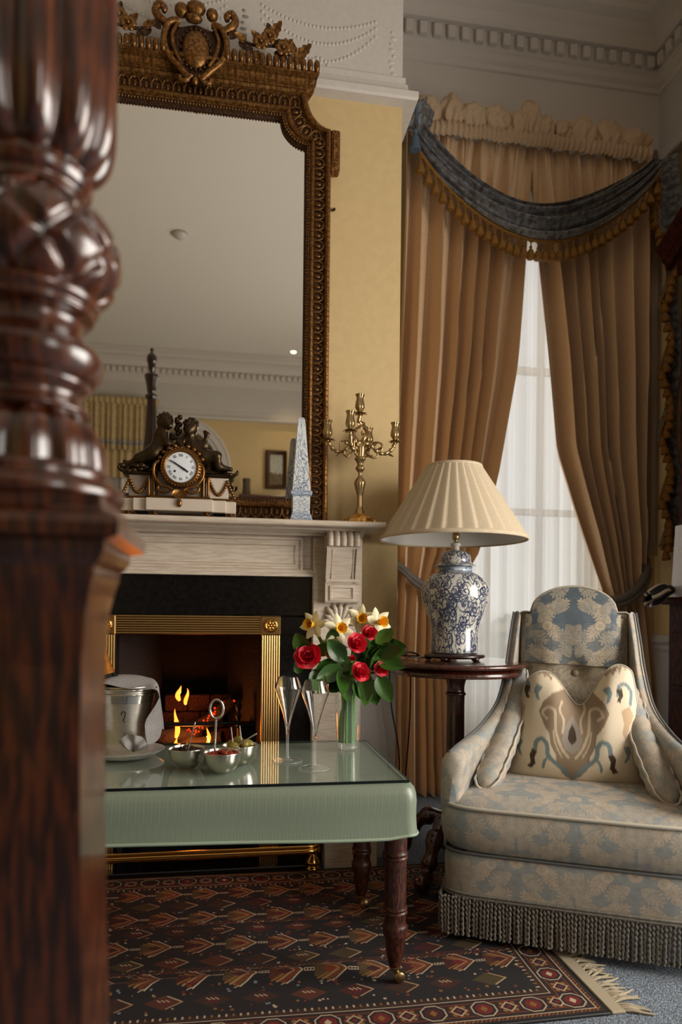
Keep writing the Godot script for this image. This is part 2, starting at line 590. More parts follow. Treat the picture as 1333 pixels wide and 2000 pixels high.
func rug_image() -> Image:
	var W := 1900
	var H := 960
	var im := Image.create(W, H, false, Image.FORMAT_RGB8)
	var navy := Color(0.095, 0.085, 0.10)
	var brown := Color(0.22, 0.12, 0.075)
	var maroon := Color(0.26, 0.07, 0.07)
	var red := Color(0.42, 0.08, 0.08)
	var rust := Color(0.48, 0.22, 0.09)
	var gold := Color(0.52, 0.36, 0.14)
	var tan := Color(0.62, 0.47, 0.31)
	var ivory := Color(0.74, 0.67, 0.56)
	var olive := Color(0.27, 0.22, 0.11)
	im.fill(navy)
	var r := RandomNumberGenerator.new()
	r.seed = 12
	# field: rows of palmettes and rows of diamonds
	var row_y := [165, 250, 338, 425, 512, 600, 690, 780]
	for k in row_y.size():
		var y: float = row_y[k]
		if k % 3 == 2:
			im.fill_rect(Rect2i(110, int(y) + 38, W - 220, 7), brown)
			for x in range(112, W - 112, 12):
				line(im, Vector2(x, y + 52), Vector2(x + 9, y + 46), 1.8, tan if r.randf() < 0.35 else rust)
				line(im, Vector2(x, y + 31), Vector2(x + 9, y + 37), 1.8, brown.lerp(rust, 0.5))
		var step := 112.0
		var x0 := 130.0 + (56.0 if k % 2 == 1 else 0.0)
		while x0 < W - 170:
			var c := Vector2(x0 + 40, y)
			if k % 2 == 0:
				var body: Color = [brown.lerp(rust, 0.4), olive.lerp(tan, 0.15), maroon][r.randi() % 3]
				fill_poly(im, PackedVector2Array([c + Vector2(48, 0), c + Vector2(4, -38), c + Vector2(-36, -20), c + Vector2(-30, 0), c + Vector2(-36, 20), c + Vector2(4, 38)]), body)
				for e in [-1.0, 1.0]:
					for q in 4:
						var col: Color = [ivory, rust, tan, gold][q]
						line(im, c + Vector2(48 - q * 10, e), c + Vector2(8 - q * 12, e * (40 - q * 4)), 2.3 if q == 0 else 2.9, col)
					line(im, c + Vector2(4, e * 38), c + Vector2(-6, e * 44), 1.6, ivory)
				fill_poly(im, PackedVector2Array([c + Vector2(26, 0), c + Vector2(4, -12), c + Vector2(-14, 0), c + Vector2(4, 12)]), [red, rust, maroon][r.randi() % 3])
				for q in 3:
					var b := c + Vector2(-38 - q * 8, 0)
					for e in [[-4, -4, 4, -4], [4, -4, 4, 4], [4, 4, -4, 4], [-4, 4, -4, -4]]:
						line(im, b + Vector2(e[0], e[1]), b + Vector2(e[2], e[3]), 1.3, ivory)
			else:
				var body2: Color = [olive, brown, maroon, rust.lerp(navy, 0.4)][r.randi() % 4]
				fill_poly(im, PackedVector2Array([c + Vector2(44, 0), c + Vector2(0, -30), c + Vector2(-44, 0), c + Vector2(0, 30)]), body2)
				if r.randf() < 0.7:
					line(im, c + Vector2(44, 0), c + Vector2(8, -26), 2.2, ivory.lerp(tan, r.randf()))
					line(im, c + Vector2(44, 0), c + Vector2(8, 26), 2.2, ivory.lerp(tan, r.randf()))
				if r.randf() < 0.6:
					for q in 3:
						line(im, c + Vector2(-14 + q * 10, -10), c + Vector2(-4 + q * 10, 0), 1.6, ivory)
						line(im, c + Vector2(-14 + q * 10, 10), c + Vector2(-4 + q * 10, 0), 1.6, red)
			for q in 7:
				var s := c + Vector2(r.randf_range(-54, 54), (26 + r.randf() * 20) * (1.0 if r.randf() < 0.5 else -1.0))
				var col2: Color = [Color(0.45, 0.5, 0.55), red, gold, ivory, rust][r.randi() % 5]
				disc(im, s.x, s.y, r.randf_range(2.5, 5.0), col2)
			x0 += step
	# borders on all four sides
	for side in 4:
		var len := W if side < 2 else H
		var put := func(a: float, b: float) -> Vector2:
			match side:
				0: return Vector2(a, b)
				1: return Vector2(a, H - 1 - b)
				2: return Vector2(b, a)
			return Vector2(W - 1 - b, a)
		var m0 := 0.0
		for band in [[0, 8, navy], [8, 18, brown], [22, 94, navy.lerp(maroon, 0.35)], [100, 112, brown]]:
			fill_poly(im, PackedVector2Array([put.call(band[0], band[0]), put.call(len - band[0], band[0]), put.call(len - band[1], band[1]), put.call(band[1], band[1])]), band[2])
		for x in range(16, len - 16, 10):
			line(im, put.call(x, 10), put.call(x + 6, 17), 1.8, gold if (x / 10) % 2 else rust)
		for b in [20, 96]:
			line(im, put.call(b, b), put.call(len - b, b), 1.7, ivory)
		line(im, put.call(34, 34), put.call(len - 34, 34), 1.4, rust)
		line(im, put.call(82, 82), put.call(len - 82, 82), 1.4, rust)
		for x in range(114, len - 114, 16):
			line(im, put.call(x, 110), put.call(x, 116), 2.5, ivory if (x / 16) % 3 else gold)
		var q := 0
		var x := 62.0
		while x < len - 50:
			var c0: Vector2 = put.call(x, 58)
			if q % 2 == 0:
				var pts := PackedVector2Array()
				var small := PackedVector2Array()
				for e in 8:
					var a := TAU * (e + 0.5) / 8
					pts.append(c0 + Vector2(cos(a), sin(a)) * 30)
					small.append(c0 + Vector2(cos(a), sin(a)) * 21)
				fill_poly(im, pts, navy)
				fill_poly(im, small, [red, red, maroon][r.randi() % 3])
				for e in 8:
					line(im, pts[e], pts[(e + 1) % 8], 1.8, ivory)
				fill_poly(im, PackedVector2Array([c0 + Vector2(9, 0), c0 + Vector2(0, -12), c0 + Vector2(-9, 0), c0 + Vector2(0, 12)]), [ivory, gold, navy][r.randi() % 3])
			else:
				for e in 8:
					var a := TAU * e / 8
					disc(im, c0.x + cos(a) * 19, c0.y + sin(a) * 19, 6, gold if e % 2 else rust)
				for e in 4:
					line(im, c0 + Vector2(cos(e * PI / 2), sin(e * PI / 2)) * 18, c0 + Vector2(cos((e + 1) * PI / 2), sin((e + 1) * PI / 2)) * 18, 1.8, ivory)
				disc(im, c0.x, c0.y, 6, red)
			q += 1
			x += 60.0
	return im

func painting_image() -> Image:
	var im := Image.create(64, 96, false, Image.FORMAT_RGB8)
	var f := FastNoiseLite.new()
	f.seed = 3
	f.frequency = 0.05
	for j in 96:
		for i in 64:
			var k := f.get_noise_2d(i, j * 1.6)
			var c := Color(0.60, 0.60, 0.56).lerp(Color(0.75, 0.72, 0.64), k + 0.4)
			if j > 58 + 9.0 * f.get_noise_1d(i * 2.0):
				c = Color(0.32, 0.26, 0.17).lerp(Color(0.45, 0.38, 0.25), k + 0.5)
			im.set_pixel(i, j, c)
	return im

func make_materials() -> void:
	var g1 := noise_tex(0.06, Color(0.975, 0.975, 0.975), Color(1, 1, 1), 256, FastNoiseLite.TYPE_SIMPLEX, 5, 1)
	var fine := noise_tex(0.25, Color(0.3, 0.3, 0.3), Color(1, 1, 1), 256, FastNoiseLite.TYPE_VALUE, 3, 2)
	var grain := noise_tex(0.02, Color(0.42, 0.36, 0.30), Color(1, 1, 1), 512, FastNoiseLite.TYPE_SIMPLEX, 5, 3, 0.25, 0.75, 20.0)
	var mottle := noise_tex(0.035, Color(0.55, 0.50, 0.44), Color(1, 1, 1), 256, FastNoiseLite.TYPE_SIMPLEX, 5, 4)
	var slub := noise_tex(0.05, Color(0.78, 0.80, 0.78), Color(1, 1, 1), 512, FastNoiseLite.TYPE_VALUE, 5, 6, 0.3, 0.75)
	var weave := noise_tex(0.12, Color(0.92, 0.92, 0.91), Color(1, 1, 1), 256, FastNoiseLite.TYPE_VALUE, 3, 62, 0.3, 0.7)
	mat("wall_yellow", Color(0.78, 0.68, 0.49), 0.75, 0, g1, Vector3(1.2, 1.2, 1.2))
	mat("white_paint", Color(0.77, 0.745, 0.715), 0.5, 0, g1, Vector3(1.5, 1.5, 1.5))
	mat("relief_paper", Color(0.75, 0.725, 0.695), 0.7, 0, g1, Vector3(2, 2, 2))
	mat("ceiling_paint", Color(0.78, 0.75, 0.72), 0.8)
	mat("ceiling_white", Color(0.88, 0.86, 0.83), 0.8)
	mat("dado_white", Color(0.76, 0.74, 0.72), 0.55, 0, g1, Vector3(2, 2, 2))
	mat("carpet", Color(0.66, 0.71, 0.77), 0.95, 0, fine, Vector3(9, 9, 9), fine, 0.25)
	mat("mantel_paint", Color(0.80, 0.75, 0.69), 0.45, 0, noise_tex(0.03, Color(0.93, 0.91, 0.89), Color(1, 1, 1), 256, FastNoiseLite.TYPE_SIMPLEX, 5, 8, 0.25, 0.6), Vector3(1.2, 11, 5))
	mat("slate", Color(0.055, 0.055, 0.06), 0.22, 0, mottle, Vector3(4, 4, 4))
	mat("soot", Color(0.055, 0.048, 0.045), 0.85, 0, mottle, Vector3(6, 6, 6), mottle, 0.6)
	mat("fireclay", Color(0.30, 0.17, 0.11), 0.9, 0, mottle, Vector3(9, 9, 9), mottle, 0.6)
	mat("cast_iron", Color(0.07, 0.068, 0.068), 0.5, 0.5, mottle, Vector3(9, 9, 9))
	mat("brass", Color(0.68, 0.55, 0.35), 0.36, 1.0, g1, Vector3(7, 7, 7))
	mat("brass_bright", Color(0.85, 0.66, 0.36), 0.16, 1.0)
	mat("old_brass", Color(0.80, 0.70, 0.52), 0.3, 1.0, noise_tex(0.05, Color(0.78, 0.74, 0.70), Color(1, 1, 1), 256, FastNoiseLite.TYPE_SIMPLEX, 4, 33), Vector3(14, 14, 14))
	mat("gilt", Color(0.60, 0.43, 0.23), 0.42, 0.75, mottle, Vector3(7, 7, 7), mottle, 0.15)
	mat("gilt_dark", Color(0.33, 0.215, 0.115), 0.5, 0.6, mottle, Vector3(9, 9, 9), mottle, 0.15)
	mat("ormolu", Color(0.62, 0.45, 0.25), 0.33, 0.9, mottle, Vector3(30, 30, 30))
	mat("bronze", Color(0.33, 0.27, 0.19), 0.34, 0.85, mottle, Vector3(20, 20, 20))
	mat("mirror", Color(0.90, 0.89, 0.86), 0.015, 1.0)
	mat("marble_cream", Color(0.78, 0.73, 0.67), 0.3, 0, g1, Vector3(8, 8, 8))
	mat("marble_grey", Color(0.50, 0.45, 0.40), 0.3, 0, g1, Vector3(14, 14, 14))
	mat("enamel", Color(0.86, 0.88, 0.90), 0.15)
	mat("ink", Color(0.06, 0.07, 0.12), 0.5)
	var mg: StandardMaterial3D = mat("mahogany", Color(0.33, 0.135, 0.06), 0.32, 0, grain, Vector3(9, 1.6, 9))
	mg.clearcoat_enabled = true
	mg.clearcoat = 0.8
	mg.clearcoat_roughness = 0.12
	var mp: StandardMaterial3D = mat("post_wood", Color(0.36, 0.165, 0.055), 0.30, 0, grain, Vector3(10, 1.2, 10))
	mp.clearcoat_enabled = true
	mp.clearcoat = 0.85
	mp.clearcoat_roughness = 0.14
	var dw: StandardMaterial3D = mat("dark_wood", Color(0.20, 0.075, 0.04), 0.35, 0, grain, Vector3(8, 1.5, 8))
	dw.clearcoat_enabled = true
	dw.clearcoat = 0.6
	dw.clearcoat_roughness = 0.2
	var cw: StandardMaterial3D = mat("cabinet_wood", Color(0.30, 0.12, 0.06), 0.6, 0, grain, Vector3(8, 1.5, 8))
	cw.metallic_specular = 0.2
	mat("leg_wood", Color(0.33, 0.165, 0.10), 0.38, 0, grain, Vector3(12, 3, 12))
	mat("curtain", Color(0.90, 0.77, 0.62), 0.85, 0, weave, Vector3(12, 12, 12))
	M.curtain.rim_enabled = true
	M.curtain.rim = 0.35
	mat("curtain_lining", Color(0.36, 0.34, 0.33), 0.9)
	mat("heading", Color(0.77, 0.66, 0.54), 0.7, 0, weave, Vector3(16, 16, 16))
	mat("swag", Color(0.50, 0.51, 0.53), 0.6, 0, noise_tex(0.02, Color(0.62, 0.56, 0.50), Color(1, 1, 1), 256, FastNoiseLite.TYPE_SIMPLEX, 3, 21, 0.35, 0.6, 30.0), Vector3(5, 5, 5))
	M.swag.rim_enabled = true
	M.swag.rim = 0.4
	mat("gold_thread", Color(0.80, 0.56, 0.20), 0.75, 0, fine, Vector3(20, 20, 20))
	mat("blue_thread", Color(0.32, 0.38, 0.44), 0.7)
	mat("tie_rope", Color(0.40, 0.38, 0.36), 0.75)
	var sh: StandardMaterial3D = mat("sheer", Color(0.93, 0.92, 0.89, 0.70), 0.8)
	sh.transparency = BaseMaterial3D.TRANSPARENCY_ALPHA
	sh.backlight_enabled = true
	sh.backlight = Color(1, 1, 1)
	var shade: StandardMaterial3D = mat("lamp_silk", Color(0.83, 0.76, 0.65), 0.75, 0, weave, Vector3(16, 16, 16))
	shade.backlight_enabled = true
	shade.backlight = Color(0.45, 0.41, 0.33)
	mat("shade_lining", Color(0.85, 0.83, 0.80), 0.7)
	var jar: StandardMaterial3D = mat("porcelain", Color.WHITE, 0.18, 0, image_tex(scroll_image(1024, 512, Color(0.78, 0.77, 0.73), Color(0.13, 0.16, 0.29), 620, 33, 3)), Vector3(1, 1, 1), null, 0, false)
	jar.clearcoat_enabled = true
	jar.clearcoat = 0.8
	jar.clearcoat_roughness = 0.06
	mat("porcelain_plain", Color(0.80, 0.79, 0.74), 0.15)
	mat("delft", Color.WHITE, 0.2, 0, image_tex(spray_image()), Vector3(1, 1, 1), null, 0, false)
	mat("delft_band", Color.WHITE, 0.2, 0, image_tex(scroll_image(256, 128, Color(0.72, 0.76, 0.80), Color(0.20, 0.28, 0.45), 34, 26, 9)), Vector3(1, 1, 1), null, 0, false)
	mat("chair_damask", Color.WHITE, 0.75, 0, image_tex(damask_image(Color(0.56, 0.58, 0.57), Color(0.73, 0.67, 0.59), Color(0.60, 0.57, 0.53), 4)), Vector3(3.4, 3.4, 3.4))
	M.chair_damask.rim_enabled = true
	M.chair_damask.rim = 0.3
	mat("cover_damask", Color.WHITE, 0.7, 0, image_tex(damask_image(Color(0.34, 0.39, 0.43), Color(0.72, 0.66, 0.57), Color(0.40, 0.42, 0.43), 17)), Vector3(3.2, 3.2, 3.2))
	mat("chair_plain", Color(0.68, 0.62, 0.54), 0.75, 0, slub, Vector3(6, 6, 6))
	mat("piping", Color(0.72, 0.69, 0.63), 0.8)
	mat("piping_dark", Color(0.36, 0.36, 0.36), 0.8)
	mat("bullion", Color(0.68, 0.65, 0.60), 0.8, 0, fine, Vector3(20, 20, 20))
	mat("ikat", Color.WHITE, 0.85, 0, image_tex(ikat_image()), Vector3(1, 1, 1), null, 0, false)
	var silk: StandardMaterial3D = mat("green_silk", Color(0.50, 0.545, 0.475), 0.33, 0, noise_tex(0.03, Color(0.84, 0.85, 0.84), Color(1, 1, 1), 512, FastNoiseLite.TYPE_VALUE, 5, 61, 0.25, 0.75), Vector3(60, 1.1, 60))
	silk.rim_enabled = true
	silk.rim = 0.5
	mat("silk_piping", Color(0.54, 0.60, 0.52), 0.5)
	var gt: StandardMaterial3D = mat("glass_top", Color(0.75, 0.9, 0.82, 0.06), 0.0)
	gt.transparency = BaseMaterial3D.TRANSPARENCY_ALPHA
	var bg: StandardMaterial3D = mat("blown_glass", Color(1, 1, 1, 0.07), 0.0)
	bg.transparency = BaseMaterial3D.TRANSPARENCY_ALPHA
	mat("glass_edge", Color(0.02, 0.06, 0.045), 0.1)
	var gl: StandardMaterial3D = mat("crystal", Color(1, 1, 1, 0.0), 0.0)
	gl.refraction_enabled = true
	gl.refraction_scale = 0.05
	gl.transparency = BaseMaterial3D.TRANSPARENCY_ALPHA
	var wt: StandardMaterial3D = mat("water", Color(0.97, 1, 0.97, 0.0), 0.0)
	wt.refraction_enabled = true
	wt.refraction_scale = 0.033
	wt.transparency = BaseMaterial3D.TRANSPARENCY_ALPHA
	var pane: StandardMaterial3D = mat("pane", Color(0.95, 0.97, 0.97, 0.04), 0.0)
	pane.transparency = BaseMaterial3D.TRANSPARENCY_ALPHA
	mat("silver", Color(0.84, 0.82, 0.78), 0.2, 1.0)
	mat("silver_brushed", Color(0.90, 0.87, 0.82), 0.34, 1.0, weave, Vector3(4, 30, 4))
	mat("linen", Color(0.86, 0.84, 0.83), 0.85, 0, fine, Vector3(30, 30, 30))
	mat("china", Color(0.87, 0.86, 0.84), 0.12)
	mat("foil", Color(0.78, 0.50, 0.17), 0.4, 0.7, mottle, Vector3(40, 40, 40), mottle, 0.2)
	mat("bottle_glass", Color(0.03, 0.06, 0.03), 0.1)
	mat("olive", Color(0.50, 0.44, 0.16), 0.3)
	mat("relish", Color(0.66, 0.20, 0.05), 0.4, 0, mottle, Vector3(60, 60, 60))
	mat("chutney", Color(0.20, 0.09, 0.055), 0.35, 0, mottle, Vector3(60, 60, 60))
	mat("camellia", Color(0.82, 0.10, 0.18), 0.5)
	M.camellia.backlight_enabled = true
	M.camellia.backlight = Color(0.3, 0.05, 0.08)
	mat("camellia_pale", Color(0.90, 0.33, 0.38), 0.5)
	mat("petal_white", Color(0.90, 0.87, 0.72), 0.6)
	M.petal_white.backlight_enabled = true
	M.petal_white.backlight = Color(0.4, 0.38, 0.28)
	mat("trumpet", Color(0.93, 0.70, 0.12), 0.6)
	mat("leaf", Color(0.20, 0.33, 0.11), 0.28, 0, g1, Vector3(20, 20, 20))
	mat("leaf_light", Color(0.34, 0.47, 0.15), 0.3, 0, g1, Vector3(20, 20, 20))
	mat("stem", Color(0.30, 0.46, 0.12), 0.5)
	mat("twig", Color(0.16, 0.12, 0.07), 0.8)
	mat("rug", Color(0.90, 0.88, 0.86), 0.95, 0, image_tex(rug_image()), Vector3(1, 1, 1), fine, 0.0, false)
	mat("rug_fringe", Color(0.62, 0.57, 0.48), 0.9)
	mat("cord_black", Color(0.06, 0.05, 0.05), 0.5)
	mat("tassel_black", Color(0.05, 0.05, 0.06), 0.6)
	mat("tassel_cream", Color(0.78, 0.72, 0.64), 0.7)
	mat("card", Color(0.74, 0.72, 0.74), 0.25)
	mat("card_ink", Color(0.93, 0.93, 0.93), 0.5)
	mat("log", Color(0.10, 0.06, 0.04), 0.9, 0, mottle, Vector3(12, 12, 12), mottle, 1.0)
	mat("valance_cloth", Color(0.76, 0.65, 0.47), 0.85, 0, slub, Vector3(4, 4, 4))
	mat("valance_trim", Color(0.20, 0.24, 0.32), 0.8, 0, image_tex(scroll_image(256, 64, Color(0.85, 0.78, 0.62), Color(0.12, 0.18, 0.34), 26, 30, 14)), Vector3(6, 1, 1), null, 0, false)
	M.valance_trim.albedo_color = Color.WHITE
	mat("brown_pottery", Color(0.30, 0.25, 0.19), 0.8)
	mat("painting", Color.WHITE, 0.5, 0, image_tex(painting_image()), Vector3(1, 1, 1), null, 0, false)
	mat("garden_leaf", Color(0.55, 0.66, 0.36), 0.7, 0, mottle, Vector3(5, 5, 5))
	mat("garden_wall", Color(0.80, 0.79, 0.76), 0.8, 0, g1, Vector3(1, 1, 1))
	mat("paving", Color(0.62, 0.62, 0.60), 0.85, 0, mottle, Vector3(1, 1, 1))
	var em := func(called: String, c: Color, e: float) -> void:
		var m := mat(called, Color(0.1, 0.05, 0.02), 0.8)
		m.emission_enabled = true
		m.emission = c
		m.emission_energy_multiplier = e
	em.call("flame", Color(1.0, 0.55, 0.16), 3.2)
	em.call("flame_core", Color(1.0, 0.80, 0.42), 4.5)
	em.call("ember", Color(1.0, 0.20, 0.04), 1.5)
	em.call("downlight", Color(1.0, 0.93, 0.82), 8.0)

const WZ := -2.52      # face of the chimney breast
const AZ := -3.45      # face of the window wall
const RX := 2.30       # face of the right wall
const LX := -3.0
const BZ := 3.85       # face of the wall behind the camera
const CY := 4.10       # ceiling

func _ready() -> void:
	# ---- camera: level, lens shifted upward as in an architectural view, a touch of roll
	var cam := Camera3D.new()
	cam.name = "camera"
	add_child(cam)
	cam.position = Vector3(0, 0.9, 0)
	cam.basis = Basis.from_euler(Vector3(0, deg_to_rad(-9.3), deg_to_rad(0.6)))
	cam.near = 0.05
	cam.far = 200.0
	cam.projection = Camera3D.PROJECTION_FRUSTUM
	cam.size = cam.near * 2000.0 / 1350.0
	cam.frustum_offset = Vector2(0, cam.near * 198.0 / 1350.0)
	var lens := CameraAttributesPhysical.new()
	lens.frustum_focal_length = 24.3
	lens.exposure_aperture = 3.2
	lens.frustum_focus_distance = 1.95
	cam.attributes = lens
	cam.current = true
	# ---- sky and exposure
	var env := Environment.new()
	var sky := Sky.new()
	var sm := ProceduralSkyMaterial.new()
	sm.sky_top_color = Color(0.84, 0.87, 0.90)
	sm.sky_horizon_color = Color(0.95, 0.94, 0.91)
	sm.ground_horizon_color = Color(0.80, 0.80, 0.78)
	sm.ground_bottom_color = Color(0.45, 0.45, 0.42)
	sm.sky_energy_multiplier = 1.0
	sky.sky_material = sm
	env.background_mode = Environment.BG_SKY
	env.sky = sky
	env.background_energy_multiplier = 1.0
	env.tonemap_mode = Environment.TONE_MAPPER_LINEAR
	env.tonemap_exposure = 1.0
	env.sdfgi_enabled = true
	env.ssao_enabled = true
	env.ssil_enabled = true
	var we := WorldEnvironment.new()
	we.name = "world"
	we.environment = env
	add_child(we)
	# ---- daylight through the three windows
	daylight("right_window_daylight", Vector3(RX + 0.06, 1.33, -0.70), PI / 2, Vector2(1.4, 1.75), 10.3, Color(1.0, 0.97, 0.93))
	daylight("rear_window_daylight", Vector3(RX + 0.06, 1.85, 1.95), PI / 2, Vector2(1.1, 2.4), 4.5, Color(1.0, 0.97, 0.93))
	daylight("alcove_window_daylight", Vector3(1.55, 1.6, AZ - 0.10), PI, Vector2(1.0, 2.5), 0.75, Color(1.0, 0.98, 0.94))
	make_materials()
	build_room()
	build_back_of_room()
	build_window()
	build_fireplace()
	build_mirror()
	build_post()
	build_curtains()
	build_cabinet()
	build_coffee_table()
	build_side_table_and_lamp()
	build_armchair()
	build_rug()
	build_clock()
	build_obelisk()
	build_candelabra()
	build_table_things()
	build_flowers()
	build_fire()

func daylight(called: String, at: Vector3, turn: float, size: Vector2, energy: float, c: Color) -> void:
	var a := AreaLight3D.new()
	a.name = called
	add_child(a)
	a.position = at
	a.rotation.y = turn
	a.area_size = size
	a.light_color = c
	a.light_energy = energy
	a.area_range = 30.0
	a.shadow_enabled = true

# ---------------------------------------------------------------- room
func slab(x0: float, x1: float, y0: float, y1: float, z0: float, z1: float, mb: Mb) -> void:
	mb.box(Vector3((x0 + x1) / 2, (y0 + y1) / 2, (z0 + z1) / 2), Vector3(x1 - x0, y1 - y0, z1 - z0), 0.0)

func build_room() -> void:
	var m := Mb.new()
	slab(LX - 0.2, RX + 0.2, -0.2, 0.0, AZ - 0.3, BZ + 0.2, m)
	struct("floor", m, M.carpet)
	m = Mb.new()
	slab(LX - 0.2, RX + 0.2, CY, CY + 0.2, AZ - 0.3, BZ + 0.2, m)
	struct("ceiling", m, M.ceiling_white)
	# chimney breast with the fire opening, below / between / above the rails
	var bx0 := -0.885
	var bx1 := 0.625
	m = Mb.new()
	slab(bx0, -0.385, 0, 0.77, AZ, WZ, m)
	slab(0.125, bx1, 0, 0.77, AZ, WZ, m)
	struct("wall_chimney_lower", m, M.dado_white)
	m = Mb.new()
	slab(bx0, -0.385, 0.77, 0.83, AZ, WZ, m)
	slab(0.125, bx1, 0.77, 0.83, AZ, WZ, m)
	slab(bx0, bx1, 0.83, 2.80, AZ, WZ, m)
	struct("wall_chimney", m, M.wall_yellow)
	m = Mb.new()
	slab(bx0, bx1, 2.80, CY, AZ, WZ, m)
	var up := struct("wall_chimney_upper", m, M.relief_paper)
	# raised garlands of the frieze paper
	for gx in [-0.79, -0.24, 0.31]:
		var g := Mb.new()
		for s in 3:
			var sag: float = [0.085, 0.12, 0.05][s]
			var y0: float = [3.075, 3.045, 3.10][s]
			for k in 30:
				var f := k / 29.0 * 2.0 - 1.0
				g.blob(Vector3(gx + f * 0.21, y0 - sag * (1.0 - f * f), WZ), Vector3(0.0075, 0.0075, 0.003), 6, 4)
		for k in 14:
			var a := TAU * k / 14
			g.blob(Vector3(gx + cos(a) * 0.036, 2.90 + sin(a) * 0.036, WZ), Vector3(0.009, 0.009, 0.003), 6, 4)
		g.blob(Vector3(gx, 2.90, WZ), Vector3(0.012, 0.012, 0.004), 8, 4)
		for s in [-0.275, 0.275]:
			for k in 9:
				g.blob(Vector3(gx + s + 0.006 * sin(k * 2.0), 3.07 - 0.022 * k, WZ), Vector3(0.008 + 0.006 * (k % 2), 0.007, 0.003), 6, 4)
			g.box(Vector3(gx + s, 2.875, WZ), Vector3(0.07, 0.006, 0.006), 0.002)
		lab(part(up, "garland", g, M.relief_paper), "raised bead garland with a wreath")
	# picture rail of the breast
	var rail := [Vector2(0, 0), Vector2(0.045, 0.0), Vector2(0.05, 0.008), Vector2(0.05, 0.03), Vector2(0.038, 0.04), Vector2(0.02, 0.046), Vector2(0.016, 0.075), Vector2(0.010, 0.08), Vector2(0.010, 0.105), Vector2(0.0, 0.112)]
	m = Mb.new()
	m.mould(rail, Vector3(bx0, 2.795, WZ), Vector3(bx1, 2.795, WZ), Vector3(0, 0, 1), Vector3.UP, true, 1.0, 1.0)
	m.mould(rail, Vector3(bx1, 2.795, WZ), Vector3(bx1, 2.795, AZ), Vector3(1, 0, 0), Vector3.UP, true, 1.0, 0.0)
	m.mould(rail, Vector3(bx0, 2.795, AZ), Vector3(bx0, 2.795, WZ), Vector3(-1, 0, 0), Vector3.UP, true, 0.0, 1.0)
	struct("trim_1", m, M.white_paint)
	# dado rail and skirting of the breast, right of the fireplace and round the corner
	var dado := [Vector2(0, 0), Vector2(0.008, 0.0), Vector2(0.012, 0.012), Vector2(0.012, 0.03), Vector2(0.022, 0.038), Vector2(0.03, 0.05), Vector2(0.03, 0.06), Vector2(0.018, 0.066), Vector2(0.014, 0.078), Vector2(0.0, 0.082)]
	var skirt := [Vector2(0, 0), Vector2(0.022, 0.0), Vector2(0.022, 0.15), Vector2(0.014, 0.165), Vector2(0.014, 0.178), Vector2(0.0, 0.188)]
	m = Mb.new()
	for pr in [[dado, 0.72], [skirt, 0.0]]:
		m.mould(pr[0], Vector3(0.47, pr[1], WZ), Vector3(bx1, pr[1], WZ), Vector3(0, 0, 1), Vector3.UP, true, 0.0, 1.0)
		m.mould(pr[0], Vector3(bx1, pr[1], WZ), Vector3(bx1, pr[1], AZ), Vector3(1, 0, 0), Vector3.UP, true, 1.0, 0.0)
		m.mould(pr[0], Vector3(bx0, pr[1], WZ), Vector3(-0.72, pr[1], WZ), Vector3(0, 0, 1), Vector3.UP, true, 1.0, 0.0)
	struct("trim_2", m, M.dado_white)
	# window wall: opening x 1.08..2.0, y 0.12..3.0
	for seg in [[0.0, 0.77, "wall_window_lower", "dado_white"], [0.77, 3.35, "wall_window", "wall_yellow"], [3.35, CY, "wall_window_upper", "ceiling_paint"]]:
		m = Mb.new()
		for hole in [[LX, 1.08], [2.00, RX + 0.2]]:
			slab(hole[0], hole[1], seg[0], seg[1], AZ - 0.28, AZ, m)
		if seg[0] < 0.1:
			slab(1.08, 2.00, 0.0, 0.12, AZ - 0.28, AZ, m)
		if seg[1] >= CY:
			slab(1.08, 2.00, 3.35, CY, AZ - 0.28, AZ, m)
		if seg[0] == 0.77:
			slab(1.08, 2.00, 3.0, 3.35, AZ - 0.28, AZ, m)
		struct(seg[2], m, M[seg[3]])
	# right wall with its window (z -1.45..0.05), left wall, wall behind the camera
	for seg in [[0.0, 0.77, "wall_right_lower", "dado_white"], [0.77, 3.35, "wall_right", "wall_yellow"], [3.35, CY, "wall_right_upper", "relief_paper"]]:
		m = Mb.new()
		slab(RX, RX + 0.2, seg[0], seg[1], AZ, -1.45, m)
		slab(RX, RX + 0.2, seg[0], seg[1], 0.05, 1.35, m)
		slab(RX, RX + 0.2, seg[0], seg[1], 2.55, BZ, m)
		if seg[0] < 0.1:
			slab(RX, RX + 0.2, 0.0, 0.4, -1.45, 0.05, m)
			slab(RX, RX + 0.2, 0.0, 0.6, 1.35, 2.55, m)
		elif seg[1] >= CY:
			slab(RX, RX + 0.2, 3.35, CY, -1.45, 0.05, m)
			slab(RX, RX + 0.2, 3.35, CY, 1.35, 2.55, m)
		else:
			slab(RX, RX + 0.2, 2.3, 3.35, -1.45, 0.05, m)
			slab(RX, RX + 0.2, 3.1, 3.35, 1.35, 2.55, m)
		struct(seg[2], m, M[seg[3]])
	m = Mb.new()
	slab(LX - 0.2, LX, 0, 3.35, AZ, BZ, m)
	struct("wall_left", m, M.wall_yellow)
	m = Mb.new()
	slab(LX - 0.2, LX, 3.35, CY, AZ, BZ, m)
	struct("wall_left_upper", m, M.relief_paper)
	# rails
	var n := 3
